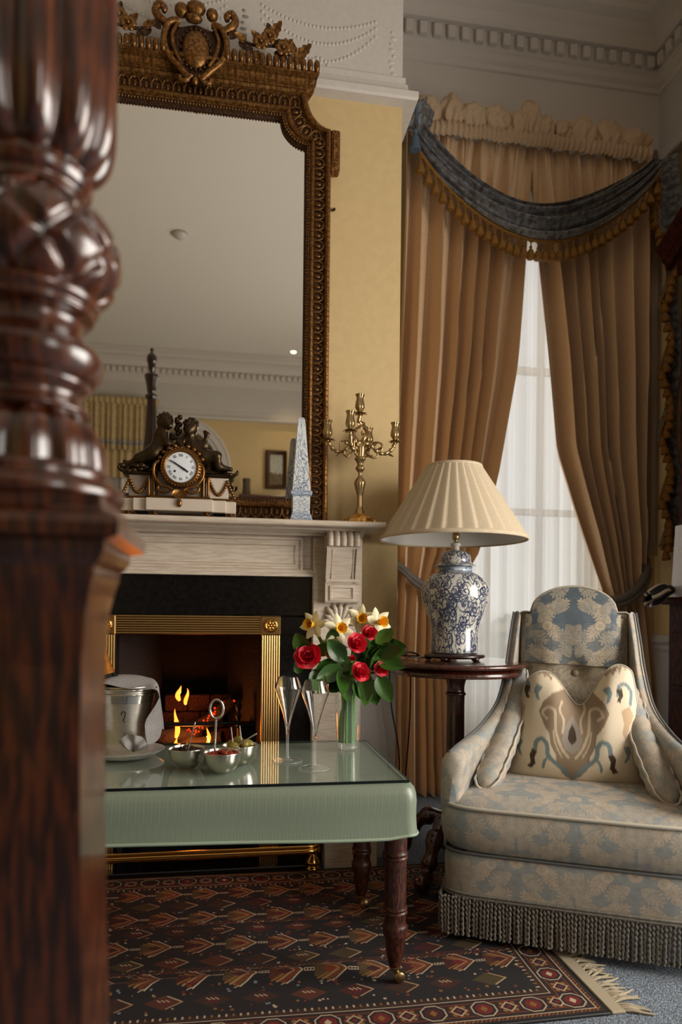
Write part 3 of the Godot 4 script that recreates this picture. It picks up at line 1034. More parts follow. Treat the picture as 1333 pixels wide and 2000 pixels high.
	for seg in [[Vector3(LX, 0, AZ), Vector3(bx0, 0, AZ), Vector3(0, 0, 1)], [Vector3(bx1, 0, AZ), Vector3(RX, 0, AZ), Vector3(0, 0, 1)], [Vector3(RX, 0, AZ), Vector3(RX, 0, BZ), Vector3(-1, 0, 0)], [Vector3(RX, 0, BZ), Vector3(LX, 0, BZ), Vector3(0, 0, -1)], [Vector3(LX, 0, BZ), Vector3(LX, 0, AZ), Vector3(1, 0, 0)]]:
		m = Mb.new()
		m.mould(rail, seg[0] + Vector3(0, 3.32, 0), seg[1] + Vector3(0, 3.32, 0), seg[2])
		if n == 4 or n == 5:
			var e: Vector3 = seg[1]
			if n == 5:
				e = Vector3(RX, 0, -1.5)
			var cut := [[seg[0], Vector3(1.0, 0, AZ)], [Vector3(2.08, 0, AZ), seg[1]]] if n == 4 else [[seg[0], e]]
			for c in cut:
				m.mould(dado, c[0] + Vector3(0, 0.72, 0), c[1] + Vector3(0, 0.72, 0), seg[2])
				m.mould(skirt, c[0], c[1], seg[2])
		struct("trim_%d" % n, m, M.dado_white if n == 4 or n == 5 else M.white_paint)
		n += 1
	# cornice with dentils
	var corn := [Vector2(0, -0.36), Vector2(0.012, -0.355), Vector2(0.012, -0.33), Vector2(0.03, -0.315), Vector2(0.03, -0.285), Vector2(0.045, -0.275), Vector2(0.045, -0.19), Vector2(0.075, -0.185), Vector2(0.08, -0.165), Vector2(0.10, -0.13), Vector2(0.14, -0.10), Vector2(0.19, -0.085), Vector2(0.20, -0.06), Vector2(0.235, -0.045), Vector2(0.235, -0.02), Vector2(0.26, -0.012), Vector2(0.26, 0.0)]
	var dm := Mb.new()
	dm.box(Vector3.ZERO, Vector3(0.042, 0.06, 0.03), 0.004)
	var dmesh := dm.done()
	for seg in [[Vector3(bx1, CY, AZ), Vector3(RX, CY, AZ), Vector3(0, 0, 1), 0.0, 0.0, 1], [Vector3(RX, CY, AZ), Vector3(RX, CY, BZ), Vector3(-1, 0, 0), 0.0, 0.0, 1], [Vector3(RX, CY, BZ), Vector3(LX, CY, BZ), Vector3(0, 0, -1), 0.0, 0.0, 2], [Vector3(LX, CY, BZ), Vector3(LX, CY, AZ), Vector3(1, 0, 0), 0.0, 0.0, 0], [Vector3(bx0, CY, WZ), Vector3(bx1, CY, WZ), Vector3(0, 0, 1), 1.0, 1.0, 0], [Vector3(bx1, CY, WZ), Vector3(bx1, CY, AZ), Vector3(1, 0, 0), 1.0, 0.0, 0]]:
		m = Mb.new()
		m.mould(corn, seg[0], seg[1], seg[2], Vector3.UP, true, seg[3], seg[4])
		var o := struct("trim_%d" % n, m, M.ceiling_paint)
		n += 1
		var d: Vector3 = (seg[1] - seg[0]).normalized()
		var most := 22 if seg[5] == 1 else (40 if seg[5] == 2 else 0)
		for k in most:
			var at: Vector3 = seg[0] + d * (0.10 + 0.074 * k if seg[5] == 1 else 0.9 + 0.074 * k) + seg[2] * 0.058 + Vector3(0, -0.232, 0)
			part(o, "dentil", dmesh, M.ceiling_paint, at, Vector3(0, 0 if absf(d.x) > 0.5 else PI / 2, 0))

func build_back_of_room() -> void:
	# the wall behind the camera, seen in the looking glass, with its arched doorway
	var ax := -0.65
	var hw := 0.52
	var spring := 2.68
	var m := Mb.new()
	slab(LX - 0.2, ax - hw, 0, 3.35, BZ, BZ + 0.2, m)
	slab(ax + hw, RX + 0.2, 0, 3.35, BZ, BZ + 0.2, m)
	var arch := []
	for k in 17:
		var a := PI - PI * k / 16
		arch.append(Vector2(ax + cos(a) * hw, spring + sin(a) * hw))
	for k in 16:
		var p: Vector2 = arch[k]
		var q: Vector2 = arch[k + 1]
		m.quad(Vector3(p.x, p.y, BZ), Vector3(q.x, q.y, BZ), Vector3(q.x, 3.35, BZ), Vector3(p.x, 3.35, BZ), Vector3(0, 0, -1))
		m.quad(Vector3(p.x, p.y, BZ), Vector3(q.x, q.y, BZ), Vector3(q.x, q.y, BZ + 0.2), Vector3(p.x, p.y, BZ + 0.2), Vector3(ax - (p.x + q.x) / 2, spring - (p.y + q.y) / 2, 0))
	struct("wall_back", m, M.wall_yellow)
	m = Mb.new()
	slab(LX - 0.2, RX + 0.2, 3.35, CY, BZ, BZ + 0.2, m)
	struct("wall_back_upper", m, M.relief_paper)
	# casing round the arch and the passage beyond
	m = Mb.new()
	var path := PackedVector2Array([Vector2(ax + hw, 0)])
	for k in 17:
		var a := PI * k / 16
		path.append(Vector2(ax + cos(a) * hw, spring + sin(a) * hw))
	path.append(Vector2(ax - hw, 0))
	m.t = Transform3D(Basis(Vector3(1, 0, 0), Vector3(0, 1, 0), Vector3(0, 0, -1)), Vector3(0, 0, BZ))
	m.frame(path, [Vector2(0.0, 0.0), Vector2(0.0, 0.03), Vector2(-0.04, 0.035), Vector2(-0.05, 0.05), Vector2(-0.11, 0.05), Vector2(-0.13, 0.06), Vector2(-0.15, 0.05), Vector2(-0.15, 0.0)])
	struct("door_1", m, M.white_paint)
	m = Mb.new()
	slab(ax - 0.9, ax + 0.9, 0, 3.3, BZ + 0.9, BZ + 1.0, m)
	slab(ax - 1.0, ax - 0.9, 0, 3.3, BZ + 0.2, BZ + 1.0, m)
	slab(ax + 0.9, ax + 1.0, 0, 3.3, BZ + 0.2, BZ + 1.0, m)
	slab(ax - 1.0, ax + 1.0, 3.3, 3.4, BZ + 0.2, BZ + 1.0, m)
	slab(ax - 1.0, ax + 1.0, -0.1, 0.0, BZ + 0.2, BZ + 1.0, m)
	struct("wall_passage", m, M.white_paint)
	# gathered valance and curtains beside the arch
	var t := thing("curtain_valance", "cream gathered valance with a blue trim, reflected in the looking glass", "valance", Vector3(-1.36, 0, BZ - 0.14))
	m = Mb.new()
	fold_cloth(m, -0.52, 0.48, 3.44, 2.86, 15, 0.032, 0.0)
	part(t, "valance_cloth", m, M.valance_cloth)
	m = Mb.new()
	fold_cloth(m, -0.52, 0.48, 2.98, 2.92, 15, 0.032, -0.006)
	part(t, "blue_trim", m, M.valance_trim)
	m = Mb.new()
	for k in 16:
		m.blob(Vector3(-0.50 + 0.064 * k, 3.46, 0.0), Vector3(0.045, 0.05, 0.035), 8, 6)
	part(t, "ruffle", m, M.valance_cloth)
	t = thing("bed_curtain", "plain cream curtain hanging under the gathered valance in the reflection", "curtain", Vector3(-1.36, 0, BZ - 0.09))
	m = Mb.new()
	fold_cloth(m, -0.5, 0.46, 2.95, 2.53, 11, 0.03, 0.0)
	part(t, "cloth", m, M.valance_cloth)
	t = thing("window_blind", "pale cream blind below the plain cream curtain in the reflection", "blind", Vector3(-1.36, 0, BZ - 0.03))
	m = Mb.new()
	m.box(Vector3(0.0, 1.6, 0), Vector3(0.86, 1.95, 0.012), 0.004)
	part(t, "blind_cloth", m, M.linen)
	m = Mb.new()
	m.tube(pv([Vector3(-0.44, 0.62, -0.01), Vector3(0.44, 0.62, -0.01)]), 0.014, 8)
	part(t, "bottom_rod", m, M.white_paint)
	# tall cupboard with a vase, painting
	t = thing("tall_cupboard", "tall mahogany cupboard against the back wall", "cupboard", Vector3(0.45, 0, BZ - 0.26))
	m = Mb.new()
	m.box(Vector3(0, 1.13, 0), Vector3(0.62, 2.26, 0.46), 0.01)
	part(t, "body", m, M.mahogany)
	m = Mb.new()
	m.box(Vector3(0, 2.29, 0), Vector3(0.68, 0.06, 0.5), 0.015)
	part(t, "cornice", m, M.mahogany)
	for s in [-1, 1]:
		m = Mb.new()
		m.box(Vector3(s * 0.15, 1.15, -0.235), Vector3(0.28, 2.0, 0.02), 0.006)
		var dr := part(t, "door", m, M.mahogany)
		m = Mb.new()
		m.blob(Vector3(s * 0.05, 1.1, -0.255), Vector3(0.015, 0.015, 0.015), 8, 6)
		part(dr, "knob", m, M.brass)
	m = Mb.new()
	m.lathe(smooth2([Vector2(0, 0), Vector2(0.05, 0), Vector2(0.052, 0.05), Vector2(0.045, 0.15), Vector2(0.05, 0.22), Vector2(0.042, 0.225), Vector2(0, 0.22)], 4), 20)
	var vs := part(self, "spill_vase", m, M.brown_pottery, Vector3(0.21, 2.32, BZ - 0.26))
	tag(vs, "small brown cylindrical vase reflected low in the looking glass", "vase")
	t = thing("framed_painting", "small landscape painting in a dark gilt frame, seen in the looking glass", "painting", Vector3(0.59, 2.72, BZ - 0.01))
	m = Mb.new()
	m.t = Transform3D(Basis(Vector3(-1, 0, 0), Vector3(0, 1, 0), Vector3(0, 0, -1)), Vector3.ZERO)
	m.frame(PackedVector2Array([Vector2(0.08, -0.19), Vector2(-0.08, -0.19), Vector2(-0.08, 0.19), Vector2(0.08, 0.19)]), [Vector2(0.055, 0.0), Vector2(0.055, 0.03), Vector2(0.04, 0.045), Vector2(0.02, 0.03), Vector2(0.0, 0.02)], true)
	part(t, "frame", m, M.gilt_dark)
	m = Mb.new()
	m.t = Transform3D(Basis(Vector3(-1, 0, 0), Vector3(0, 1, 0), Vector3(0, 0, -1)), Vector3.ZERO)
	m.quad(Vector3(-0.085, 0.195, 0.018), Vector3(0.085, 0.195, 0.018), Vector3(0.085, -0.195, 0.018), Vector3(-0.085, -0.195, 0.018))
	part(t, "canvas", m, M.painting)
	# ceiling fittings
	t = thing("ceiling_downlight", "small lit downlight in the ceiling, reflected in the looking glass", "light", Vector3(0.76, CY - 0.002, 3.45))
	m = Mb.new()
	m.lathe([Vector2(0.032, 0.0), Vector2(0.045, -0.006), Vector2(0.05, 0.0)], 20)
	part(t, "trim_ring", m, M.white_paint)
	m = Mb.new()
	m.blob(Vector3(0, -0.002, 0), Vector3(0.034, 0.012, 0.034), 12, 6)
	part(t, "lamp_bulb", m, M.downlight)
	var sp := SpotLight3D.new()
	sp.name = "downlight_beam"
	t.add_child(sp)
	sp.position = Vector3(0, -0.03, 0)
	sp.rotation.x = -PI / 2
	sp.spot_angle = 40.0
	sp.spot_range = 12.0
	sp.light_energy = 0.6
	sp.light_color = Color(1.0, 0.88, 0.7)
	sp.light_size = 0.03
	sp.shadow_enabled = true
	m = Mb.new()
	m.lathe([Vector2(0, -0.045), Vector2(0.025, -0.045), Vector2(0.045, -0.03), Vector2(0.06, -0.02), Vector2(0.065, 0.0), Vector2(0, 0)], 20)
	var sd := part(self, "smoke_detector", m, M.white_paint, Vector3(-0.436, CY, 0.99))
	tag(sd, "small white smoke detector on the ceiling in the looking glass", "smoke detector")

# cloth hanging in folds from y0 down to y1
func fold_cloth(m: Mb, x0: float, x1: float, y0: float, y1: float, folds: int, depth: float, z: float) -> void:
	var w := folds * 6 + 1
	var p := PackedVector3Array()
	for j in 9:
		var f := j / 8.0
		for i in w:
			var a := TAU * i / 6.0
			p.append(Vector3(lerpf(x0, x1, float(i) / (w - 1)) + 0.008 * sin(a * 0.37 + 1.0), lerpf(y0, y1, f), z - depth * (sin(a) * 0.7 + 0.35 * sin(a * 0.43 + 2.0)) * (0.5 + 0.5 * f)))
	m.grid(p, w, 9, false, false, float(folds) / 3.0, 1.0)

func build_window() -> void:
	# frame, sash bars and panes of the tall window behind the sheer curtain
	var z := AZ - 0.16
	var w := Node3D.new()
	w.name = "window_1"
	w.set_meta("kind", "structure")
	add_child(w)
	var m := Mb.new()
	m.box(Vector3(1.10, 1.56, z), Vector3(0.06, 2.9, 0.10), 0.006)
	m.box(Vector3(1.98, 1.56, z), Vector3(0.06, 2.9, 0.10), 0.006)
	m.box(Vector3(1.54, 2.97, z), Vector3(0.94, 0.07, 0.10), 0.006)
	m.box(Vector3(1.54, 0.15, z), Vector3(0.94, 0.08, 0.12), 0.006)
	part(w, "window_frame", m, M.white_paint)
	for y in [0.46, 0.83, 1.47, 2.25]:
		m = Mb.new()
		m.box(Vector3(1.54, y, z), Vector3(0.86, 0.05 if y < 1 else 0.035, 0.05), 0.006)
		part(w, "sash_bar", m, M.white_paint)
	for x in [1.40, 1.70]:
		m = Mb.new()
		m.box(Vector3(x, 1.56, z), Vector3(0.028, 2.8, 0.045), 0.006)
		part(w, "sash_bar", m, M.white_paint)
	m = Mb.new()
	m.box(Vector3(1.54, 0.29, z), Vector3(0.84, 0.26, 0.02), 0.004)
	part(w, "lower_panel", m, M.white_paint)
	var xs := [1.13, 1.40, 1.70, 1.95]
	var ys := [0.46, 0.83, 1.47, 2.25, 2.94]
	for i in 3:
		for j in 4:
			m = Mb.new()
			m.quad(Vector3(xs[i], ys[j], z - 0.01), Vector3(xs[i + 1], ys[j], z - 0.01), Vector3(xs[i + 1], ys[j + 1], z - 0.01), Vector3(xs[i], ys[j + 1], z - 0.01), Vector3(0, 0, 1))
			part(w, "pane", m, M.pane)
	# the side window that lights the room, beyond the right edge of the picture
	w = Node3D.new()
	w.name = "window_2"
	w.set_meta("kind", "structure")
	add_child(w)
	m = Mb.new()
	m.box(Vector3(RX + 0.12, 1.35, -1.42), Vector3(0.10, 1.9, 0.06), 0.006)
	m.box(Vector3(RX + 0.12, 1.35, 0.02), Vector3(0.10, 1.9, 0.06), 0.006)
	m.box(Vector3(RX + 0.12, 2.27, -0.7), Vector3(0.10, 0.06, 1.5), 0.006)
	m.box(Vector3(RX + 0.12, 0.43, -0.7), Vector3(0.14, 0.06, 1.5), 0.006)
	part(w, "window_frame", m, M.white_paint)
	for y in [1.05, 1.65]:
		m = Mb.new()
		m.box(Vector3(RX + 0.14, y, -0.7), Vector3(0.04, 0.035, 1.4), 0.006)
		part(w, "sash_bar", m, M.white_paint)
	m = Mb.new()
	m.box(Vector3(RX + 0.14, 1.35, -0.7), Vector3(0.04, 1.8, 0.035), 0.006)
	part(w, "sash_bar", m, M.white_paint)
	m = Mb.new()
	m.quad(Vector3(RX + 0.13, 0.43, -1.42), Vector3(RX + 0.13, 0.43, 0.02), Vector3(RX + 0.13, 2.27, 0.02), Vector3(RX + 0.13, 2.27, -1.42), Vector3(-1, 0, 0))
	part(w, "pane", m, M.pane)
	w = Node3D.new()
	w.name = "window_3"
	w.set_meta("kind", "structure")
	add_child(w)
	m = Mb.new()
	m.box(Vector3(RX + 0.12, 1.85, 1.38), Vector3(0.10, 2.5, 0.06), 0.006)
	m.box(Vector3(RX + 0.12, 1.85, 2.52), Vector3(0.10, 2.5, 0.06), 0.006)
	m.box(Vector3(RX + 0.12, 3.07, 1.95), Vector3(0.10, 0.06, 1.2), 0.006)
	m.box(Vector3(RX + 0.12, 0.63, 1.95), Vector3(0.14, 0.06, 1.2), 0.006)
	part(w, "window_frame", m, M.white_paint)
	for y in [1.4, 2.2]:
		m = Mb.new()
		m.box(Vector3(RX + 0.14, y, 1.95), Vector3(0.04, 0.035, 1.1), 0.006)
		part(w, "sash_bar", m, M.white_paint)
	m = Mb.new()
	m.quad(Vector3(RX + 0.13, 0.63, 1.38), Vector3(RX + 0.13, 0.63, 2.52), Vector3(RX + 0.13, 3.07, 2.52), Vector3(RX + 0.13, 3.07, 1.38), Vector3(-1, 0, 0))
	part(w, "pane", m, M.pane)
	# garden outside
	m = Mb.new()
	slab(-6, 12, -0.35, -0.15, -14, AZ - 0.3, m)
	var tr := part(self, "garden_terrace", m, M.paving)
	tag(tr, "pale paved terrace outside the window, seen through the sheer curtain", "terrace")
	tr.set_meta("kind", "structure")
	rng.seed = 8
	for k in 3:
		var hx: float = [2.3, 4.9, 7.4][k]
		var t := thing("garden_shrub", ["round green shrub seen left through the sheer curtain", "round green shrub in the middle beyond the sheer curtain", "round green shrub at the right outside the window"][k], "shrub", Vector3(hx, -0.15, -11.0 - k * 0.6), 0, "shrubs outside the window")
		t.scale = Vector3.ONE * 0.5
		m = Mb.new()
		for q in 220:
			var d := Vector3(rng.randfn(), rng.randfn(), rng.randfn()).normalized()
			var c := Vector3(0, 1.1, 0) + d * Vector3(0.95, 1.0, 0.8) * rng.randf_range(0.75, 1.0)
			m.blob(c, Vector3(0.13, 0.10, 0.13) * rng.randf_range(0.6, 1.2), 6, 4)
		part(t, "foliage", m, M.garden_leaf)
		m = Mb.new()
		m.tube(pv([Vector3(0, 0, 0), Vector3(0.02, 0.9, 0)]), 0.06, 8)
		part(t, "trunk", m, M.twig)

# ---------------------------------------------------------------- fireplace
func build_fireplace() -> void:
	var cx := -0.13
	var t := thing("fireplace_surround", "cream painted fireplace surround with fluted corbels and a moulded shelf", "fireplace", Vector3(cx, 0, 0))
	var m := Mb.new()
	m.mould([Vector2(0, 0), Vector2(0.235, 0.0), Vector2(0.240, 0.003), Vector2(0.243, 0.010), Vector2(0.240, 0.017), Vector2(0.235, 0.020), Vector2(0, 0.020)], Vector3(-0.655, 1.19, WZ), Vector3(0.655, 1.19, WZ), Vector3(0, 0, 1))
	part(t, "shelf", m, M.mantel_paint)
	m = Mb.new()
	m.mould([Vector2(0, 0), Vector2(0.115, 0.0), Vector2(0.125, 0.006), Vector2(0.15, 0.010), Vector2(0.175, 0.015), Vector2(0.18, 0.02), Vector2(0, 0.02)], Vector3(-0.60, 1.17, WZ), Vector3(0.60, 1.17, WZ), Vector3(0, 0, 1))
	part(t, "bed_mould", m, M.mantel_paint)
	m = Mb.new()
	m.box(Vector3(0, 1.10, WZ + 0.04), Vector3(0.86, 0.145, 0.08), 0.002)
	part(t, "frieze", m, M.mantel_paint)
	m = Mb.new()
	m.t = Transform3D(Basis.IDENTITY, Vector3(0, 0, WZ + 0.08))
	var rect := PackedVector2Array([Vector2(-0.36, 1.075), Vector2(-0.36, 1.135), Vector2(0.36, 1.135), Vector2(0.36, 1.075)])
	m.frame(rect, [Vector2(0.030, 0.0), Vector2(0.030, 0.010), Vector2(0.022, 0.012), Vector2(0.019, 0.005), Vector2(0.014, 0.005), Vector2(0.012, 0.009), Vector2(0.004, 0.007), Vector2(0.0, 0.0)], true)
	part(t, "panel_mould", m, M.mantel_paint)
	m = Mb.new()
	m.mould([Vector2(0.08, 0), Vector2(0.10, 0.0), Vector2(0.10, 0.010), Vector2(0.095, 0.014), Vector2(0.095, 0.020), Vector2(0.088, 0.026), Vector2(0.08, 0.030)], Vector3(-0.43, 1.028, WZ), Vector3(0.43, 1.028, WZ), Vector3(0, 0, 1))
	part(t, "lower_mould", m, M.mantel_paint)
	for s in [-1.0, 1.0]:
		var pil := node(t, "pilaster")
		m = Mb.new()
		m.box(Vector3(s * 0.513, 0.645, WZ + 0.05), Vector3(0.176, 1.05, 0.10), 0.003)
		part(pil, "shaft", m, M.mantel_paint)
		m = Mb.new()
		m.box(Vector3(s * 0.568, 0.055, WZ + 0.06), Vector3(0.19, 0.11, 0.12), 0.003)
		m.box(Vector3(s * 0.565, 0.122, WZ + 0.055), Vector3(0.18, 0.024, 0.11), 0.006)
		part(pil, "plinth", m, M.mantel_paint)
		var cor := node(t, "corbel")
		var x0: float = s * 0.522 - 0.059
		var x1: float = s * 0.522 + 0.059
		var body := [Vector2(0.0, 0.935), Vector2(0.04, 0.937), Vector2(0.044, 0.942), Vector2(0.044, 1.0), Vector2(0.038, 1.004), Vector2(0.04, 1.02), Vector2(0.048, 1.05), Vector2(0.06, 1.09), Vector2(0.070, 1.125), Vector2(0.074, 1.13), Vector2(0.06, 1.132), Vector2(0.06, 1.17), Vector2(0, 1.17)]
		m = Mb.new()
		m.mould(body, Vector3(x0, 0, WZ + 0.10), Vector3(x1, 0, WZ + 0.10), Vector3(0, 0, 1))
		part(cor, "bracket", m, M.mantel_paint)
		m = Mb.new()
		var edge := [Vector2(0.03, 1.006), Vector2(0.046, 1.006), Vector2(0.047, 1.02), Vector2(0.055, 1.05), Vector2(0.067, 1.09), Vector2(0.077, 1.122), Vector2(0.05, 1.124)]
		for e in [[x0, x0 + 0.014], [x1 - 0.014, x1]]:
			m.mould(edge, Vector3(e[0], 0, WZ + 0.10), Vector3(e[1], 0, WZ + 0.10), Vector3(0, 0, 1))
		var edge2 := [Vector2(0.03, 1.010), Vector2(0.043, 1.010), Vector2(0.050, 1.05), Vector2(0.060, 1.085), Vector2(0.072, 1.12), Vector2(0.05, 1.12)]
		for e in [[x0 + 0.020, x0 + 0.024], [x1 - 0.024, x1 - 0.020]]:
			m.mould(edge2, Vector3(e[0], 0, WZ + 0.10), Vector3(e[1], 0, WZ + 0.10), Vector3(0, 0, 1))
		m.box(Vector3((x0 + x1) / 2, 1.014, WZ + 0.142), Vector3(0.118, 0.012, 0.012), 0.002)
		part(cor, "panel_border", m, M.mantel_paint)
		m = Mb.new()
		m.t = Transform3D(Basis.IDENTITY, Vector3((x0 + x1) / 2, 0.970, WZ + 0.144))
		m.frame(PackedVector2Array([Vector2(-0.034, -0.016), Vector2(-0.034, 0.016), Vector2(0.034, 0.016), Vector2(0.034, -0.016)]), [Vector2(0.010, 0), Vector2(0.010, 0.005), Vector2(0.004, 0.006), Vector2(0.0, 0.0)], true)
		part(cor, "square_panel", m, M.mantel_paint)
		for k in 5:
			m = Mb.new()
			var fx: float = x0 + 0.0125 + 0.0233 * k
			m.tube(smooth([Vector3(fx, 1.132, WZ + 0.170), Vector3(fx, 1.155, WZ + 0.170), Vector3(fx, 1.172, WZ + 0.163), Vector3(fx, 1.182, WZ + 0.148)], 4), 0.0115, 10)
			part(cor, "flute", m, M.mantel_paint)
		for k in 9:
			var a := PI * (k - 4) / 10.5
			m = Mb.new()
			var c := Vector3((x0 + x1) / 2, 0.852, WZ + 0.10)
			var d := Vector3(sin(a), cos(a), 0)
			var L := 0.082 if absi(k - 4) < 3 else 0.066
			m.tube(pv([c + d * 0.008, c + d * L * 0.4 + Vector3(0, 0, 0.008), c + d * L * 0.8 + Vector3(0, 0, 0.012), c + d * L]), [0.002, 0.006, 0.0105, 0.006], 8)
			part(cor, "shell_rib", m, M.mantel_paint)
	# slate slips
	t = thing("slate_insert", "polished black slate slips round the fire opening", "fireplace insert", Vector3(cx, 0, 0))
	m = Mb.new()
	m.box(Vector3(0, 0.959, WZ + 0.036), Vector3(0.86, 0.138, 0.07), 0.002)
	part(t, "slab", m, M.slate)
	for s in [-1.0, 1.0]:
		m = Mb.new()
		m.box(Vector3(s * 0.337, 0.443, WZ + 0.0355), Vector3(0.183, 0.886, 0.069), 0.002)
		part(t, "slab", m, M.slate)
	m = Mb.new()
	m.box(Vector3(0, 0.853, WZ + 0.0355), Vector3(0.489, 0.066, 0.069), 0.002)
	part(t, "slab", m, M.slate)
	# brass frame with reeded bars
	t = thing("brass_fire_frame", "reeded brass frame with rosette corner blocks round the fire opening", "fire frame", Vector3(cx, 0, WZ + 0.071))
	var reed := []
	for k in 8:
		for q in 5:
			var a := PI * q / 4
			reed.append(Vector2(0.010 + 0.0045 * sin(a), 0.0041 + 0.0082 * k - 0.0041 * cos(a)))
	reed.push_front(Vector2(0, 0))
	reed.append(Vector2(0, 0.0656))
	m = Mb.new()
	m.mould(reed, Vector3(-0.245, 0.822, 0), Vector3(0.245, 0.822, 0), Vector3(0, 0, 1))
	part(t, "reeded_bar", m, M.brass)
	for s in [-1.0, 1.0]:
		m = Mb.new()
		m.mould(reed, Vector3(s * 0.2795 + 0.0328, 0.0, 0), Vector3(s * 0.2795 + 0.0328, 0.82, 0), Vector3(0, 0, 1), Vector3(-1, 0, 0))
		part(t, "reeded_bar", m, M.brass)
		var cb := node(t, "corner_block", Vector3(s * 0.2795, 0.8545, 0))
		m = Mb.new()
		m.box(Vector3(0, 0, 0.009), Vector3(0.069, 0.069, 0.018), 0.004)
		part(cb, "plate", m, M.brass)
		m = Mb.new()
		m.t = Transform3D(Basis(Vector3(1, 0, 0), PI / 2), Vector3(0, 0, 0.018))
		m.lathe([Vector2(0, 0.006), Vector2(0.006, 0.006), Vector2(0.012, 0.003), Vector2(0.016, 0.009), Vector2(0.020, 0.010), Vector2(0.024, 0.006), Vector2(0.025, 0)], 24)
		for k in 6:
			var a := TAU * k / 6
			m.blob(Vector3(cos(a) * 0.010, 0.006, sin(a) * 0.010), Vector3(0.006, 0.004, 0.006), 8, 5)
		m.blob(Vector3(0, 0.008, 0), Vector3(0.005, 0.005, 0.005), 8, 6)
		part(cb, "rosette", m, M.brass_bright)
	# firebox
	m = Mb.new()
	slab(cx - 0.30, cx - 0.245, 0, 0.85, -2.95, WZ, m)
	slab(cx + 0.245, cx + 0.30, 0, 0.85, -2.95, WZ, m)
	slab(cx - 0.30, cx + 0.30, 0, 1.2, -3.0, -2.93, m)
	slab(cx - 0.245, cx + 0.245, 0.0, 0.02, -2.93, WZ, m)
	slab(cx - 0.25, cx + 0.25, 0.83, 0.9, -2.95, WZ - 0.001, m)
	var fb := struct("wall_firebox", m, M.soot)
	for s in [-1.0, 1.0]:
		m = Mb.new()
		m.quad(Vector3(cx + s * 0.245, 0.02, WZ), Vector3(cx + s * 0.13, 0.02, -2.86), Vector3(cx + s * 0.13, 0.82, -2.86), Vector3(cx + s * 0.245, 0.82, WZ), Vector3(-s, 0, 0.3))
		part(fb, "splayed_cheek", m, M.soot)
	rng.seed = 31
	for j in 4:
		for i in 3:
			m = Mb.new()
			m.box(Vector3(cx - 0.09 + 0.09 * i + (0.02 if j % 2 else -0.02), 0.335 + 0.068 * j, -2.83 + 0.004 * rng.randf()), Vector3(0.086, 0.064, 0.05), 0.004)
			part(fb, "firebrick", m, M.fireclay)
	# grate
	t = thing("fire_grate", "black cast iron grate with fluted cheeks holding the fire", "grate", Vector3(cx, 0, -2.58))
	for s in [-1.0, 1.0]:
		m = Mb.new()
		m.box(Vector3(s * 0.205, 0.25, 0), Vector3(0.076, 0.46, 0.05), 0.004)
		for k in 7:
			m.tube(pv([Vector3(s * 0.205 - 0.027 + 0.009 * k, 0.40, 0.026), Vector3(s * 0.205 - 0.027 + 0.009 * k, 0.47, 0.026)]), 0.0036, 6)
		m.box(Vector3(s * 0.205, 0.487, 0), Vector3(0.082, 0.014, 0.056), 0.004)
		part(t, "cheek", m, M.cast_iron)
		m = Mb.new()
		m.lathe(smooth2([Vector2(0.010, 0.48), Vector2(0.005, 0.50), Vector2(0.011, 0.52), Vector2(0.006, 0.535), Vector2(0.012, 0.555), Vector2(0.004, 0.575), Vector2(0, 0.59)], 4), 12)
		m.t = Transform3D.IDENTITY
		part(t, "finial", m, M.cast_iron, Vector3(s * 0.172, 0.0, 0.012))
	for y in [0.30, 0.36, 0.42, 0.495]:
		m = Mb.new()
		m.tube(pv([Vector3(-0.18, y, 0.02), Vector3(0, y, 0.035), Vector3(0.18, y, 0.02)]), 0.006 if y < 0.45 else 0.008, 8)
		part(t, "front_bar", m, M.cast_iron)
	m = Mb.new()
	m.box(Vector3(0, 0.26, -0.09), Vector3(0.36, 0.02, 0.22), 0.003)
	part(t, "fire_bed", m, M.cast_iron)
	# fender
	t = thing("brass_fender", "low brass fender on ball feet in front of the hearth", "fender", Vector3(cx, 0, -2.385))
	m = Mb.new()
	var fp := smooth([Vector3(-0.445, 0.073, -0.08), Vector3(-0.45, 0.073, -0.02), Vector3(-0.42, 0.073, 0.0), Vector3(-0.3, 0.073, 0.0), Vector3(0.3, 0.073, 0.0), Vector3(0.42, 0.073, 0.0), Vector3(0.45, 0.073, -0.02), Vector3(0.445, 0.073, -0.08)], 6)
	m.tube(fp, 0.011, 10)
	part(t, "rail", m, M.brass_bright)
	m = Mb.new()
	var fp2 := PackedVector3Array()
	for p in fp:
		fp2.append(p + Vector3(0, 0.016, 0))
	m.tube(fp2, 0.006, 8)
	part(t, "top_bead", m, M.brass_bright)
	for s in [-1.0, 1.0]:
		m = Mb.new()
		m.lathe(smooth2([Vector2(0, 0), Vector2(0.018, 0.0), Vector2(0.026, 0.012), Vector2(0.02, 0.024), Vector2(0.027, 0.034), Vector2(0.018, 0.052), Vector2(0.012, 0.062), Vector2(0.014, 0.066)], 4), 16, false, 8, 0.12)
		part(t, "ball_foot", m, M.brass_bright, Vector3(s * 0.43, 0, -0.005))
	m = Mb.new()
	m.box(Vector3(0, 0.012, -0.06), Vector3(0.90, 0.024, 0.14), 0.004)
	var hs := part(self, "hearth_slab", m, M.slate, Vector3(cx, 0, -2.40))
	tag(hs, "black stone hearth slab behind the brass fender", "hearth")

